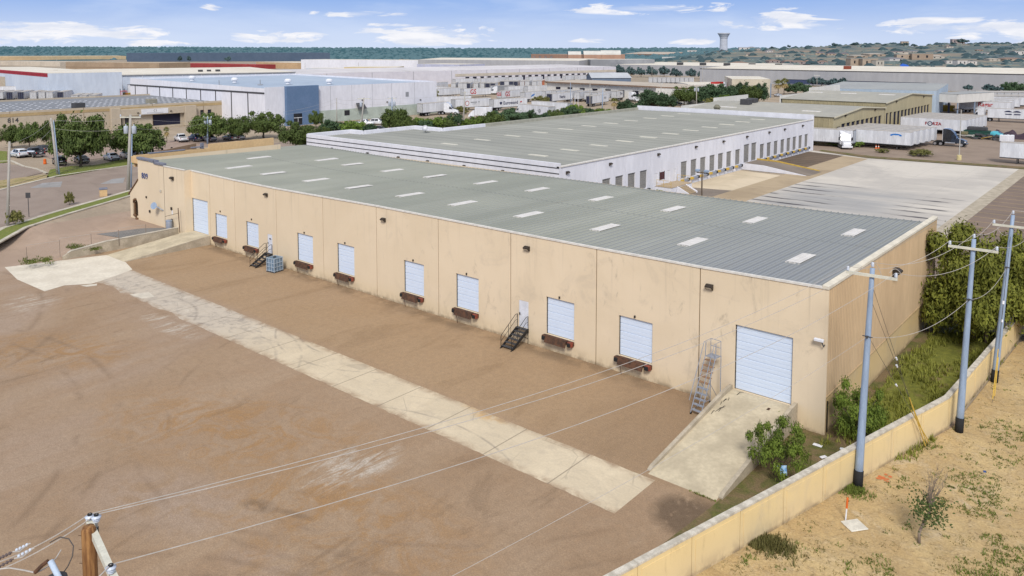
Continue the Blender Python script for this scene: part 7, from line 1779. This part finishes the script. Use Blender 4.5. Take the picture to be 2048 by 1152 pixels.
simple('red_front_shop', 'low cream shop with a red front corner behind the dark trees', (1376,168),(1447,168),5.5, 24, M['whitewarm'], ROOFW, holes=[(36,48,.3,4.8,mat('dusky_red', (.35,.10,.09)),'shop_front')], bands=[])
b = simple('red_sign_block', 'bright red sign block on the cream shop', (1433,164.5),(1447,163.5),3.0, 3, M['red'], M['red'], z=4.0, cat='sign')
simple('white_tank_shed', 'white rounded shed roof right of the red sign block', (1424,172),(1467,173),4.0, 20, M['white'], M['white'], gable=1.8)
# tan dock buildings on the right
XT = -46.8
def gabled(label, y0, y1, hw, hp, xw, holes, sky, extra=()):
    t = thing('tan_dock_building', label, 'building', (XT,y0,0)); L = y1-y0
    wm = mat('tan_sheet', (.46,.40,.25), (.42,.365,.23), scale=.3, sc3=(1,1,.2)) if 'tan_sheet' not in bpy.data.materials else bpy.data.materials['tan_sheet']
    ed = mat('tan_sheet_dark', (.36,.31,.19), scale=.3) if 'tan_sheet_dark' not in bpy.data.materials else bpy.data.materials['tan_sheet_dark']
    b = MB(); wall(b, (0,0,-.2), (0,1,0), L, -.2, lambda u: hw, holes, .3, (1,0,0))
    b.poly([(0,0,hw),(0,L,hw),(0,L*.5,hp)]); b.build('dock_wall', wm, t)
    b = MB()
    for k in range(int((-xw+XT)/1.2)): x = -k*1.2; b.quad((x,0,-.2),(x-.9,0,-.2),(x-.9,0,hw),(x,0,hw)); b.quad((x-.9,0,-.2),(x-1.05,-.08,-.2),(x-1.05,-.08,hw),(x-.9,0,hw)); b.quad((x-1.05,-.08,-.2),(x-1.2,0,-.2),(x-1.2,0,hw),(x-1.05,-.08,hw))
    b.build('front_wall', ed, t)
    rm = mat('tan_grey_roof', (.40,.385,.33), (.35,.34,.30), scale=.08) if 'tan_grey_roof' not in bpy.data.materials else bpy.data.materials['tan_grey_roof']
    b = MB(); b.quad((.3,-.3,hw),(.3,L*.5,hp+.05),(xw-XT,L*.5,hp+.05),(xw-XT,-.3,hw)); b.quad((.3,L*.5,hp+.05),(.3,L+.3,hw),(xw-XT,L+.3,hw),(xw-XT,L*.5,hp+.05)); b.build('roof', rm, t)
    b = MB(); b.box(xw-XT-.3,xw-XT,-.2,L*.45,0,hw+.9); b.build('street_parapet', M['whitewarm'], t); b = MB(); b.box(xw-XT-.3,xw-XT,L*.45+.01,L,0,hp+.9); b.build('street_parapet', M['whitewarm'], t)
    b = MB(); b.prism([(.3,-.3,hw-.25),(.3,-.3,hw+.05),(.3,L*.5,hp+.1),(.3,L+.3,hw+.05),(.3,L+.3,hw-.25),(.3,L*.5,hp-.2)],(.12,0,0)); b.build('roof_trim', mat('cream_trim', (.62,.57,.43)) if 'cream_trim' not in bpy.data.materials else bpy.data.materials['cream_trim'], t)
    for h in holes: b = MB(); b.quad((-.28,h[0],h[2]),(-.28,h[1],h[2]),(-.28,h[1],h[3]),(-.28,h[0],h[3])); b.build('dock_opening', M['opendark'], t)
    for (x, y) in sky:
        f = min(y, L-y)/(L*.5); b = MB(); z = hw+(hp-hw)*f; b.bevbox(x-2.2,x+2.2,y-.6,y+.6,z-.05,z+.16,.03); b.build('skylight', M['skylight'], t)
    for y in (L*.2, L*.78): wall_light((.0,y,hw-.5+.3),(1,0,0),t,1.2)
    return t
hA = [(2.5,5.0,2.6,4.2)]+[(5.9+k*3.75,8.9+k*3.75,1.0,4.7) for k in range(9)]
gabled('tan metal dock building with trailers backed in, nearest the white warehouse', 143.0, 184.5, 6.7, 7.9, -86, hA, [(-8,8),(-30,8),(-34,30)])
hB = [(1.0,3.4,.6,5.0),(4.6,7.0,.6,5.0)]+[(8.6+k*3.8,11.6+k*3.8,1.0,4.9) for k in range(11)]
gabled('taller tan metal dock building behind the row with red lettering', 185.0, 238, 7.9, 9.4, -76, hB, [(-5,20),(-16,20),(-26,20)])
for px, py, k in ((1492,212,0),(1504,210,1)): p = at(px,py,7.2); b = MB(); b.bevbox(-1.3,1.3,-1.1,1.1,-.3,1.9,.15); b.box(-1.4,1.4,-1.2,1.2,-.35,-.1); o = b.build('roof_air_unit', M['darkgrey']); o.location = p; tag(o, f'dark roof air unit on the nearest tan roof, {("left","right")[k]} of two', 'air unit', 'roof air units on the tan roof')
p = at(1434,221,7.0); b = MB(); b.lathe([(.9,0),(.7,.6),(1.0,.8),(.4,1.5)],10); o = b.build('roof_vent', mat('vent_olive', (.20,.19,.14))); o.location = p; tag(o, 'small olive roof vent near the white parapet end', 'vent')
# light blue dock building
lbx = simple('light_blue_building', 'light blue metal building with a grey roof and dock canopy at its right end', (1636,176),(1873,182),8.6, 46, LBLUE, mat('grey_far_roof', (.36,.37,.36), (.32,.33,.33), scale=.08), z=0, slope=.8, holes=[(8.6+k*7.1,11.2+k*7.1,5.2,7.2,M['steel'],'louvre') for k in range(4)])
a, c = tops((1873,188),(1915,190),7.0,0); ln = (c-a).length
cn = thing('dock_canopy', 'white-fronted dock canopy at the right end of the light blue building', 'canopy', a, atan2((c-a).y,(c-a).x)); b = MB(); b.box(0,ln,-.2,.2,4.3,7.2); b.build('fascia', M['whitewarm'], cn); b = MB(); b.box(ln-.2,ln+.2,.25,24,4.3,7.2); b.build('fascia', M['whitewarm'], cn); b = MB(); b.quad((-2,-.3,7.25),(ln+.3,-.3,7.25),(ln+.3,24,7.25),(-2,24,7.25)); b.build('roof', bpy.data.materials['grey_far_roof'], cn)
b = MB(); b.quad((0,9,0),(ln-8,9,0),(ln-8,9,4.4),(0,9,4.4)); b.build('dock_wall', mat('violet_grey', (.16,.17,.24)), cn)
for k in range(3): b = MB(); y = .3+k*11; b.box(ln-.15,ln+.15,y,y+.3,0,4.3); b.build('column', M['steel'], cn)
p = at(1887,222); t = thing('yellow_stack', 'yellow stack of goods under the dock canopy of the light blue building', 'stack', p); b = MB(); b.bevbox(-3.5,3.5,-1.2,1.2,0,2.2,.2); b.build('stack_body', mat('mustard', (.40,.27,.05), scale=2), t); b = MB(); b.bevbox(.5,2.2,-1,.8,2.2,2.9,.15); b.build('white_top', M['white'], t)
# ================================================================ poles, street furniture on the west side
def wood_pole(label, base, top, z=ZL, arm=None, cans=0, m_=None, lamp=False, r=.17, name='utility_pole', group=None, Hh=None):
    B = at(*base, z); d = dist(B); v = ray(*top); T = CAM+v*(d/v.dot(FWD))
    t = thing(name, label, 'utility pole' if name == 'utility_pole' else name.replace('_',' '), B, 0, group); ax = T-B
    b = MB(); b.tube([Vector((0,0,-.2)),ax*.5,ax],[r,r*.82,r*.62],8); b.build('shaft', m_ or M['woodgrey'], t, True)
    if arm:
        u = RGT*arm; c = ax*.965; b = MB(); w = HF*.07; h = Vector((0,0,.09)); b.add([c-u-w-h,c+u-w-h,c+u+w-h,c-u+w-h,c-u-w+h,c+u-w+h,c+u+w+h,c-u+w+h],[(0,3,2,1),(4,5,6,7),(0,1,5,4),(1,2,6,5),(2,3,7,6),(3,0,4,7)]); b.build('crossarm', M['armcream'], t)
        for f in (-.95,0.02,.95): b = MB(); insulator(b, c+u*f+Vector((0,0,.09)), 1.6); b.build('insulator', M['porcelain'], t)
    for k in range(cans):
        c = ax*.80+RGT*((-.62,.62,0)[k])+HF*(-.35 if k == 2 else 0); b = MB(); b.lathe([(.30,-.6),(.34,-.55),(.34,.45),(.28,.55),(.08,.6),(.07,.85)],12,c); b.build('transformer', mat('can_grey', (.46,.50,.56), scale=2) if 'can_grey' not in bpy.data.materials else bpy.data.materials['can_grey'], t, True)
    if lamp: c = ax*.85; b = MB(); b.tube([c,c+RGT*1.2+Vector((0,0,.25)),c+RGT*2.4+Vector((0,0,.35))],.045,6); b.build('lamp_arm', M['steel'], t); b = MB(); b.bevbox(-.4,.4,-.16,.16,-.1,.08,.04); o = b.build('lamp_head', M['porcelain'], t); o.location = c+RGT*2.7+Vector((0,0,.36)); o.rotation_euler = (0,0,YAW-pi/2)
    return B, T
gp = 'utility poles along the street'
p1 = wood_pole('slender pale pole with a street lamp at the left edge', (15,453),(19,283), lamp=True, r=.2)
p2 = wood_pole('leaning pale pole left of the big bushy tree', (116,349),(102,236), r=.26)
p2b = wood_pole('thinner brace pole leaning beside the larger leaning pole', (119,350),(107,241), r=.12, m_=M['steel'])
p3 = wood_pole('pale pole with crossarm and two transformer cans before the office entrance', (256,381),(261,229), arm=1.6, cans=2, r=.28)
p3b = wood_pole('short metal pole beside the pole with crossarm and cans', (262,375),(264,268), r=.13, m_=M['steel'])
p4 = wood_pole('steel pole with two cans before the broad tree at the office', (415,288),(415,234), arm=.9, cans=2, r=.2, m_=M['steel'])
p5 = wood_pole('thin grey pole before the blue entrance block', (570,262),(568,222), r=.12, m_=M['steel'])
p6 = wood_pole('thin grey pole at the white wall right of the blue entrance', (674,246),(673,196), r=.15)
p7 = wood_pole('weathered pole leaning right with wide crossarm and can, before the white wall', (721,266),(728,195), arm=1.7, cans=1, r=.24)
p8 = wood_pole('steel pole with small cans beside the full green tree', (784,262),(784,194), arm=1.1, cans=2, r=.2, m_=M['steel'])
p9 = wood_pole('leaning grey pole with a small top arm before the emblem trailer', (926,256),(930,182), arm=.5, r=.22)
p10 = wood_pole('short thin post at the white warehouse parapet', (887,262),(886,233), r=.07, m_=M['steel'])
p11 = wood_pole('thin pole between the red monogram trailer and the box truck', (961,190),(961,154), r=.17)
for i, px in enumerate((1144,1150,1156)): wood_pole(f'white flagpole at the lime bush, {("left","middle","right")[i]} of three', (px,226),(px,190+i), r=.09, m_=M['white'], name='flagpole', group='three white flagpoles')
p12 = wood_pole('grey pole right of the flagpoles before the faint-lettered trailer', (1180,222),(1180,163), r=.17)
p13 = wood_pole('grey steel pole with a small arm left of the palm', (1204,226),(1206,176), arm=.8, r=.2, m_=M['steel'])
p14 = wood_pole('pale pole right of the flat-topped dark tree', (1322,216),(1322,166), arm=.6, r=.16)
p15 = wood_pole('pale pole with two cans before the dark trees', (1393,214),(1393,171), cans=2, r=.22)
p1b = wood_pole('grey pole at the left end of the canopy dock', (1141,208),(1141,165), r=.13, m_=M['steel'])
gq = 'far utility poles before the long grey warehouses'
for i, (px, y0, y1, ar) in enumerate(((1304,156,130,0),(1405,172,132,0),(1478,160,141,0),(1530,186,155,0),(1584,165,141,0),(1634,180,150,1.6),(1688,172,148,1.6),(1718,172,147,1.6),(1748,172,149,1.6),(1808,172,151,1.6),(1866,173,152,1.6),(1915,175,152,1.6))):
    wood_pole(f'far thin pole before the long grey warehouses, {ORD[i]} counting from the left', (px,y0),(px,y1), arm=ar or None, r=.16, group=gq)
for i, (px, y0, y1) in enumerate(((113,128,116),(610,155,125),(717,150,125),(761,160,141),(848,150,124))): wood_pole(f'far thin pole among the upper left roofs, {ORD[i]} counting from the left', (px,y0),(px,y1), z=.6, r=.22, group='far poles among the upper left roofs')
gw = 'overhead street lines'
for i, (a, c, sg) in enumerate(((p1,p2,.6),(p2,p3,.5),(p3,p4,.8),(p6,p7,.5),(p7,p8,.3),(p8,p9,.6),(p9,p12,.8),(p12,p14,.7),(p14,p15,.4),(p5,p6,.5))):
    for k in range(2):
        f = (.97,.82)[k]; q0 = a[0]+(a[1]-a[0])*f; q1 = c[0]+(c[1]-c[0])*f
        wire(f'{("upper","lower")[k]} thin line between street poles, span {ORD[i]} from the left', sagline(q0,q1,sg,8), .018, M['wiremid'], gw)
wire('dark drooping cable from the left edge to the leaning pole', sagline(at(-60,385,6.0), p2[0]+(p2[1]-p2[0])*.07, .4, 8), .03, M['wiredark'], 'dark drooping cables on the left'); wire('dark drooping cable from the leaning pole to the lawn post', sagline(p2[0]+(p2[1]-p2[0])*.06, at(205,318,ZL+1.5), .5, 8), .03, M['wiredark'], 'dark drooping cables on the left')
t = thing('street_sign', 'small dark street sign on a post at the left kerb', 'sign', at(58,434,ZL)); b = MB(); b.tube([(0,0,0),(0,0,3.0)],.045,6); b.build('post', M['darkgrey'], t); b = MB(); b.box(-.28,.28,-.03,.03,2.5,3.2); b.build('sign_plate', M['darkgrey'], t); t.rotation_euler = (0,0,radians(50))
p = at(207,392,ZL); t = thing('stucco_pillar', 'low square stucco pillar with a grey cap on the street verge', 'pillar', p, radians(-20)); b = MB(); b.bevbox(-.62,.62,-.5,.5,0,1.0,.03); b.build('pillar_body', M['parapet'], t); b = MB(); b.bevbox(-.66,.66,-.55,.55,1.0,1.2,.04); b.build('cap', M['coping'], t)
# wire-mesh fence beside the far ramp and gate bar
fp = [at(px, py, .62+.04*i) for i, (px, py) in enumerate(((54,523),(120,508),(183,494),(238,486),(292,474)))]
t = thing('wire_fence', 'thin rusty wire-mesh fence with posts in front of the office drive', 'fence', fp[0])
for q in fp: b = MB(); q0 = q-fp[0]; b.tube([q0+Vector((0,0,-.3)),q0+Vector((0,0,1.5))],.03,6); b.build('post', M['twig'], t)
b = MB()
for a, c in zip(fp, fp[1:]):
    a = a-fp[0]; c = c-fp[0]; b.tube([a+Vector((0,0,1.7)),c+Vector((0,0,1.45))],.014,5)
    n_ = int((c-a).length/.35)
    for k in range(n_*1):
        f0, f1 = k/n_, min(1,(k+3.4)/n_); b.tube([a.lerp(c,f0)+Vector((0,0,.05)),a.lerp(c,f1)+Vector((0,0,.05+1.38*(f1-f0)*n_/3.4))],.003,3,False); b.tube([a.lerp(c,f0)+Vector((0,0,1.43)),a.lerp(c,f1)+Vector((0,0,1.43-1.38*(f1-f0)*n_/3.4))],.003,3,False)
b.build('mesh', M['wiremid'], t)
t = thing('gate_bar', 'thin leaning pipe and rail at the corner by the tall white door', 'gate', (-74.6,-1.3,.95)); b = MB(); b.tube([(.4,0,0),(.15,0,2.9)],.05,6); b.build('pipe', M['rust'], t); b = MB(); b.tube([(.2,0,2.3),(-2.8,-.2,1.5)],.025,5); b.build('rail', M['rust'], t)
t = thing('steel_bin', 'grey steel bin on the low wall beside the tall white door', 'bin', (-76.6,-1.4,.8)); b = MB(); b.lathe([(.34,0),(.36,.1),(.36,1.25),(.3,1.35)],14); b.build('drum', M['ladder'], t, True); b = MB(); b.lathe([(.37,1.2),(.38,1.25),(.37,1.3)],14); b.build('rim', M['steel'], t)
b = MB(); q = [(-81.5,-7.8),(-76.3,-6.5),(-76.3,-1.0),(-78.6,-1.0),(-80.4,-3.0)]; b.poly([(x,y,.83) for x, y in q]); struct('concrete_patch', b, mat('slate_patch', (.21,.20,.19), (.17,.165,.16), scale=.6))
b = MB(); r9 = random.Random(2)
tufts('verge_weeds', 260, lambda r: ((lambda p: (p.x+r.gauss(0,.7), p.y+r.gauss(0,.35), .62, 1.0))(at(*r.choice(((90,521),(60,524),(185,497),(150,495),(165,494))), .62))), GG, .12, .3, 31, 'green weed strip along the wire fence', 8)

# ================================================================ water tower, hillside houses, woods
p = hit(1447,103); k = dist(p)/FPX
t = thing('water_tower', 'tall pale grey water tower with a flared top on the hillside', 'water tower', p); ht = (103-66.5)*k; wm_ = mat('tower_grey', (.50,.52,.57), (.46,.48,.54), scale=.02); b = MB(); b.lathe([(8.3*k,-2),(7.6*k,ht*.3),(7.4*k,ht*.72)],20); b.build('shaft', wm_, t, False); b = MB(); b.lathe([(7.4*k,ht*.72),(8.0*k,ht*.78),(11.5*k,ht*.95),(12.3*k,ht*.96),(12.3*k,ht),(11*k,ht*1.01)],24); b.build('tank', wm_, t); b = MB(); b.lathe([(7.6*k,ht*.70),(7.8*k,ht*.715),(7.6*k,ht*.73)],20); b.build('collar', mat('tower_dark', (.36,.38,.43)), t)
HW_ = [mat('house_wall_%d' % i, c, scale=.05) for i, c in enumerate(((.42,.33,.25),(.50,.45,.38),(.34,.28,.27),(.58,.55,.52),(.36,.27,.20)))]
HR_ = [mat('house_roof_%d' % i, c, scale=.05) for i, c in enumerate(((.20,.16,.16),(.27,.19,.15),(.24,.23,.25),(.40,.36,.31),(.17,.15,.18)))]
def house(label, px, py, wpx, hpx, iw, ir, flat=False, group='houses on the far hillside', win=2, name='hillside_house', depth=None):
    p = hit(px, py); k = dist(p)/FPX; w = wpx*k*1.15; h = hpx*k*1.2*(.62 if not flat else 1); d = depth or max(6, w*.6)
    ang = atan2(RGT.y, RGT.x)+rnd.uniform(-.35,.35); t = thing(name, label, 'house', p, ang, group)
    b = MB(); b.box(-w/2,w/2,0,d,-3,h); b.build('wall', HW_[iw], t)
    b = MB(); e = .4; rh = hpx*k*.38
    if flat: b.box(-w/2-.2,w/2+.2,-.2,d+.2,h,h+.5)
    else: V = [(-w/2-e,-e,h),(w/2+e,-e,h),(w/2+e,d+e,h),(-w/2-e,d+e,h),(-w*.22,d/2,h+rh),(w*.22,d/2,h+rh)]; b.add(V,[(0,1,5,4),(1,2,5),(2,3,4,5),(3,0,4)])
    b.build('roof', HR_[ir], t)
    for q in range(win): b = MB(); x = -w/2+w*(q+.7)/(win+.4); b.box(x-w*.05,x+w*.05,-.06,-.01,h*.35,h*.75); b.build('window', M['glass'], t)
WN = ['tan','cream','mauve-grey','off-white','brown']; RN = ['dark','reddish','grey','buff','slate']
HS = [(1384,106,16,4,3,3,1),(1450,105,12,2.5,0,0,1),(1490,100,20,4,3,2,1),(1505,98,12,4,3,2,0),(1520,100,12,3,1,2,0),(1425,131,30,6,2,1,0),(1482,131,26,7,2,1,0),(1550,126,22,6,2,1,0),(1580,127,20,6,2,1,0),(1598,129,22,7,2,1,0),(1620,127,16,6,4,1,0),(1645,128,18,6,2,1,0),(1560,114,16,4,1,3,0),(1602,112,14,4,0,0,0),(1640,110,15,5,0,4,0),(1664,111,15,5,0,4,0),(1688,111,15,5,0,4,0),(1715,132,26,12,0,3,1),(1740,133,26,12,0,3,1),(1760,133,18,10,1,3,1),(1722,116,30,5,0,3,0),(1755,113,34,6,0,3,0),(1795,122,34,6,3,2,0),(1812,118,30,7,0,3,1),(1845,120,34,10,4,3,1),(1875,118,30,7,1,3,0),(1905,128,22,5,3,3,1),(1925,131,20,8,3,3,1),(1945,130,14,6,3,2,1),(1800,107,28,4,1,0,0),(1830,106,22,4,1,2,0),(1990,122,22,5,1,3,0),(2030,122,40,6,0,1,0),(2040,110,22,6,3,2,1),(1970,108,18,3,3,2,0),(1900,96,12,4,1,0,0),(1885,104,16,4,1,2,0),(1810,89,12,6,0,4,1),(1870,137,40,3,1,3,1),(1960,103,12,4,4,0,0),(1500,112,14,4,1,0,0),(1540,105,12,4,3,2,0)]
seen = {}
for i, (px, py, w, h, iw, ir, fl) in enumerate(sorted(HS)):
    house(f'{WN[iw]} hillside {"flat-roofed block" if fl else "house"} with {RN[ir]} roof, {ORD[i%20]} of the {("left","middle","right")[min(2,i//20)]} stretch of the slope', px, py, w, h, iw, ir, bool(fl))
house('open lookout house on the hill crest at the right, among dark trees', 1917, 87, 20, 7, 2, 4, True, None, 3)
p = hit(1812,134); t = thing('blue_tarp', 'bright blue tarpaulin shelter at the foot of the slope', 'tarpaulin', p, atan2(RGT.y,RGT.x)); k = dist(p)/FPX; b = MB(); b.poly([(-9*k,0,0),(8*k,0,0),(8*k,6,4*k),(-2*k,6,6.5*k),(-8*k,6,3*k)]); b.build('sheet', mat('tarp_blue', (.03,.12,.50)), t)
# terracotta plant with arched roofs
tr = mat('terracotta_wall', (.40,.25,.18), (.36,.22,.16), scale=.02); trr = mat('terracotta_roof', (.52,.44,.36), scale=.02); arch = mat('arch_roof', (.60,.59,.55), scale=.02)
simple('terracotta_plant', 'long terracotta plant left part, below the wooded ridge', (1062,108),(1170,109),12, 60, tr, trr, z=.6, holes=[(10+k*24,20+k*24,3,8,HW_[2],'window') for k in range(4)])
simple('terracotta_plant', 'long terracotta plant middle part under the arched roofs', (1168,108.5),(1250,108.5),12, 60, tr, trr, z=.6)
simple('terracotta_plant', 'long terracotta plant right wing with pale roof', (1248,107.5),(1332,108.5),9, 60, tr, trr, z=.6, slope=6)
for i, (px, w) in enumerate(((1150,26),(1186,36),(1223,40))):
    p = at(px,122,.6); k = dist(p)/FPX; t = thing('arched_hall', f'pale arched roof hall above the terracotta plant, {("left, smallest","middle","right, with dark open end")[i]}', 'building', p, atan2(RGT.y,RGT.x)); b = MB(); W2 = w*k/2; z0 = 12; r_ = (7+i)*k; n_ = 10
    for q in range(n_): a0, a1 = pi*q/n_, pi*(q+1)/n_; b.quad((-W2,20-10*cos(a0),z0+r_*sin(a0)),(W2,20-10*cos(a0),z0+r_*sin(a0)),(W2,20-10*cos(a1),z0+r_*sin(a1)),(-W2,20-10*cos(a1),z0+r_*sin(a1)))
    b.build('roof', arch, t); b = MB(); b.poly([(W2,20-10*cos(pi*q/n_),z0+r_*sin(pi*q/n_)) for q in range(n_+1)]); b.poly([(-W2,20-10*cos(pi*q/n_),z0+r_*sin(pi*q/n_)) for q in range(n_+1)]); b.build('end_wall', NAVY, t); b = MB(); b.box(-W2,W2,10,30,0,z0); b.build('hall_wall', tr, t)
simple('russet_blocks', 'russet low blocks on the ridge slope, middle of the picture', (922,104),(990,103.5),10, 40, mat('russet', (.30,.17,.14), (.34,.20,.15), scale=.03), mat('russet_roof', (.36,.22,.18)), z=.6, holes=[(8+k*16,16+k*16,2,7,HW_[0],'window') for k in range(6)])
simple('pale_hill_shed', 'pale long low shed at the foot of the hill left of the water tower', (1348,114),(1390,113.5),5, 30, M['whitewarm'], ROOFW, z=2)
# far woods and scrub as masses of crowns on the relief
def crowns(name, n, fn, lm, label, seed, s0, s1):
    r_ = random.Random(seed); b = MB(); ico = []
    for q in range(7):
        z = (-.4,.0,.0,.55,.55,.9,-.4)[q]; ico.append(z)
    for k in range(n):
        w = fn(r_)
        if w is None: continue
        p, s_ = w; s_ *= r_.uniform(s0, s1); V = []; o = r_.uniform(0,6)
        for z, rr in ((-.3,.7),(.15,1.0),(.6,.75),(.95,.25)):
            for j in range(6): a = o+j*1.0472; q = rr*s_*r_.uniform(.75,1.2); V.append((p.x+q*cos(a), p.y+q*sin(a), p.z+(z*.75-.25)*s_*r_.uniform(.8,1.2)))
        F = [(i*6+j, i*6+(j+1)%6, (i+1)*6+(j+1)%6, (i+1)*6+j) for i in range(3) for j in range(6)]+[(18,19,20,21,22,23)]
        b.add(V, F)
    return tag(b.build(name, lm), label, 'woods', kind='stuff')
def world(th, t): p = Vector((CAM.x,CAM.y,0))+HF*t+RGT*(th*t); p.z = elev_st(th, t); return p
def fw(r):
    th = r.uniform(-.78,.32); t = 1700*(2.8**r.random())
    return world(th, t), .9+t/4200
crowns('woods', 5200, fw, leafmat('ridge_woods', (.055,.115,.14), (.075,.14,.16), (.085,.15,.16)), 'blue-green woods covering the long far ridge', 61, 2.2, 7.5)  # ridge leaf colours lightened to carry painted distance haze
def fs(r):
    px = r.uniform(1250,2120); th = (px-1024)/FPX; t = 820*(2.9**r.random()); c = noise.noise(Vector((th*t*.012,t*.012,4)))
    if px < 1400 and t > 1500: return None
    if c < r.random()*.7-.42: return None
    return world(th, t), 1.0+t/4000
crowns('scrub', 1700, fs, leafmat('hill_scrub', (.075,.12,.14), (.13,.17,.17), (.19,.21,.16)), 'pale scrub scattered over the right hillside', 62, 1.6, 3.6)  # scrub colours lifted toward blue, haze put into the colour
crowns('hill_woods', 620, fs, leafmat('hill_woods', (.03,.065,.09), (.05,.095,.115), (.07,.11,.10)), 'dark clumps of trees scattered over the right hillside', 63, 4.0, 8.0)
for i, (px, py, w, tp) in enumerate(((1545,96,8,91),(1578,96,8,90),(1668,93,10,86),(1710,92,16,85),(1768,92,12,88),(1808,92,20,86),(1828,94,12,88),(1905,90,8,84),(1925,88,22,78))):
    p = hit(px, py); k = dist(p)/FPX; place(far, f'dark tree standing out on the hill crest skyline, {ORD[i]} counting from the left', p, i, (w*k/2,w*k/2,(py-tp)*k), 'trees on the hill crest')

# ================================================================ camera, sky, sun
cam = bpy.data.cameras.new('camera'); co = bpy.data.objects.new('camera', cam); COL.objects.link(co)
cam.sensor_width = 36; cam.lens = 36*FPX/2048; cam.shift_y = -(576-PPY)/2048; cam.clip_start = .5; cam.clip_end = 20000
Rm = Matrix((RGT, -DWN, -FWD)).transposed(); co.matrix_world = Matrix.Translation(CAM) @ Rm.to_4x4(); SC.camera = co
SUN_AZ = radians(-52)      # direction the light comes from, measured from +X toward +Y
SUN_EL = radians(43)
sd = Vector((cos(SUN_AZ)*cos(SUN_EL), sin(SUN_AZ)*cos(SUN_EL), sin(SUN_EL)))
sl = bpy.data.lights.new('sun', 'SUN'); sl.energy = 3.0; sl.angle = radians(14); sl.color = (1.0,.955,.89)
so = bpy.data.objects.new('sun', sl); COL.objects.link(so); so.rotation_euler = sd.to_track_quat('Z','Y').to_euler(); so.location = (0,-20,60)
w = bpy.data.worlds.new('World'); SC.world = w; w.use_nodes = True; nt = w.node_tree; bg = nt.nodes['Background']
sky = N(nt, 'ShaderNodeTexSky', sky_type='NISHITA'); sky.sun_disc = False; sky.sun_elevation = SUN_EL; sky.sun_rotation = pi/2-SUN_AZ; sky.altitude = 150; sky.air_density = 1.0; sky.dust_density = 1.0; sky.ozone_density = 1.0
tc = N(nt, 'ShaderNodeTexCoord')
def dotv(vec): d = N(nt, 'ShaderNodeVectorMath', operation='DOT_PRODUCT'); nt.links.new(tc.outputs['Generated'], d.inputs[0]); d.inputs[1].default_value = vec; return d.outputs['Value']
ds, dt, dz = dotv(RGT), dotv(HF), dotv(Vector((0,0,1)))
az = math_(nt, 'ARCTAN2', ds, dt); el = math_(nt, 'ARCSINE', dz)
cmb = N(nt, 'ShaderNodeCombineXYZ'); nt.links.new(math_(nt,'MULTIPLY',az,1.0), cmb.inputs[0]); nt.links.new(math_(nt,'MULTIPLY',el,5.0), cmb.inputs[1])
n1 = noisef(nt, cmb.outputs[0], 14, 7, .62, .40, .62, .6); n2 = noisef(nt, cmb.outputs[0], 4.5, 6, .55, .44, .64, .3)
BANKS = [(70,62,300,26),(20,47,120,10),(190,66,190,13),(425,12,26,8),(560,72,110,14),(300,84,120,7),(860,66,150,24),(790,48,60,6),(930,78,90,10),(1185,78,60,7),(1375,82,60,9),(1560,38,130,24),(1600,48,100,12),(1850,52,110,18),(1950,55,150,20),(2030,62,90,22),(1300,15,190,14),(700,26,120,8),(10,82,40,8)]
tot = None
for px, py, hw, hh in BANKS:
    a0 = math.atan((px-1024)/FPX); e0 = math.atan((97-py)/FPX*cos(a0))
    u = math_(nt,'DIVIDE',math_(nt,'SUBTRACT',az,a0), hw/FPX*cos(a0)**2); v_ = math_(nt,'DIVIDE',math_(nt,'SUBTRACT',el,e0), hh/FPX)
    r2 = math_(nt,'ADD',math_(nt,'MULTIPLY',u,u),math_(nt,'MULTIPLY',v_,v_)); g = math_(nt,'SUBTRACT',1.0,r2,True)
    tot = g if tot is None else math_(nt,'MAXIMUM',tot,g)
cl = math_(nt,'MULTIPLY', math_(nt,'SUBTRACT',math_(nt,'MULTIPLY',math_(nt,'ADD',tot,math_(nt,'MULTIPLY',n1,.95)),1.0),.80), 2.0, True)
cl = math_(nt,'MULTIPLY',cl,math_(nt,'GREATER_THAN',tot,0.0001))
# broad thin veil over the rest of the sky so the light stays soft
veil = math_(nt,'MULTIPLY',n2,.30)
skc = mix(nt, 1.0, sky.outputs[0], (1.0,1.0,1.0), 'MULTIPLY')
gr = N(nt,'ShaderNodeMapRange',interpolation_type='SMOOTHSTEP'); gr.inputs['From Min'].default_value = 0.0; gr.inputs['From Max'].default_value = .075; nt.links.new(el, gr.inputs['Value'])
tint = mix(nt, gr.outputs['Result'], (4.7,5.5,7.2), (2.0,3.35,6.5))
up = N(nt,'ShaderNodeMapRange',interpolation_type='SMOOTHSTEP'); up.inputs['From Min'].default_value = .06; up.inputs['From Max'].default_value = .5; nt.links.new(el, up.inputs['Value'])
lowsky = mix(nt, .95, skc, tint)
upper = mix(nt, .5, skc, (7.4,7.2,7.0))
c = mix(nt, up.outputs['Result'], lowsky, upper)
c = mix(nt, veil, c, (5.6,6.3,7.6))
shade = noisef(nt, cmb.outputs[0], 20, 4, .6, .35, .65)
c = mix(nt, cl, c, mix(nt, shade, (5.9,6.2,7.0), (7.3,7.3,7.6)))
nt.links.new(c, bg.inputs['Color']); bg.inputs['Strength'].default_value = .13
SC.view_settings.view_transform = 'Standard'; SC.view_settings.look = 'None'; SC.view_settings.exposure = 0; SC.view_settings.gamma = 1
SC.render.engine = 'CYCLES'; SC.cycles.max_bounces = 5; SC.cycles.diffuse_bounces = 3; SC.cycles.glossy_bounces = 2
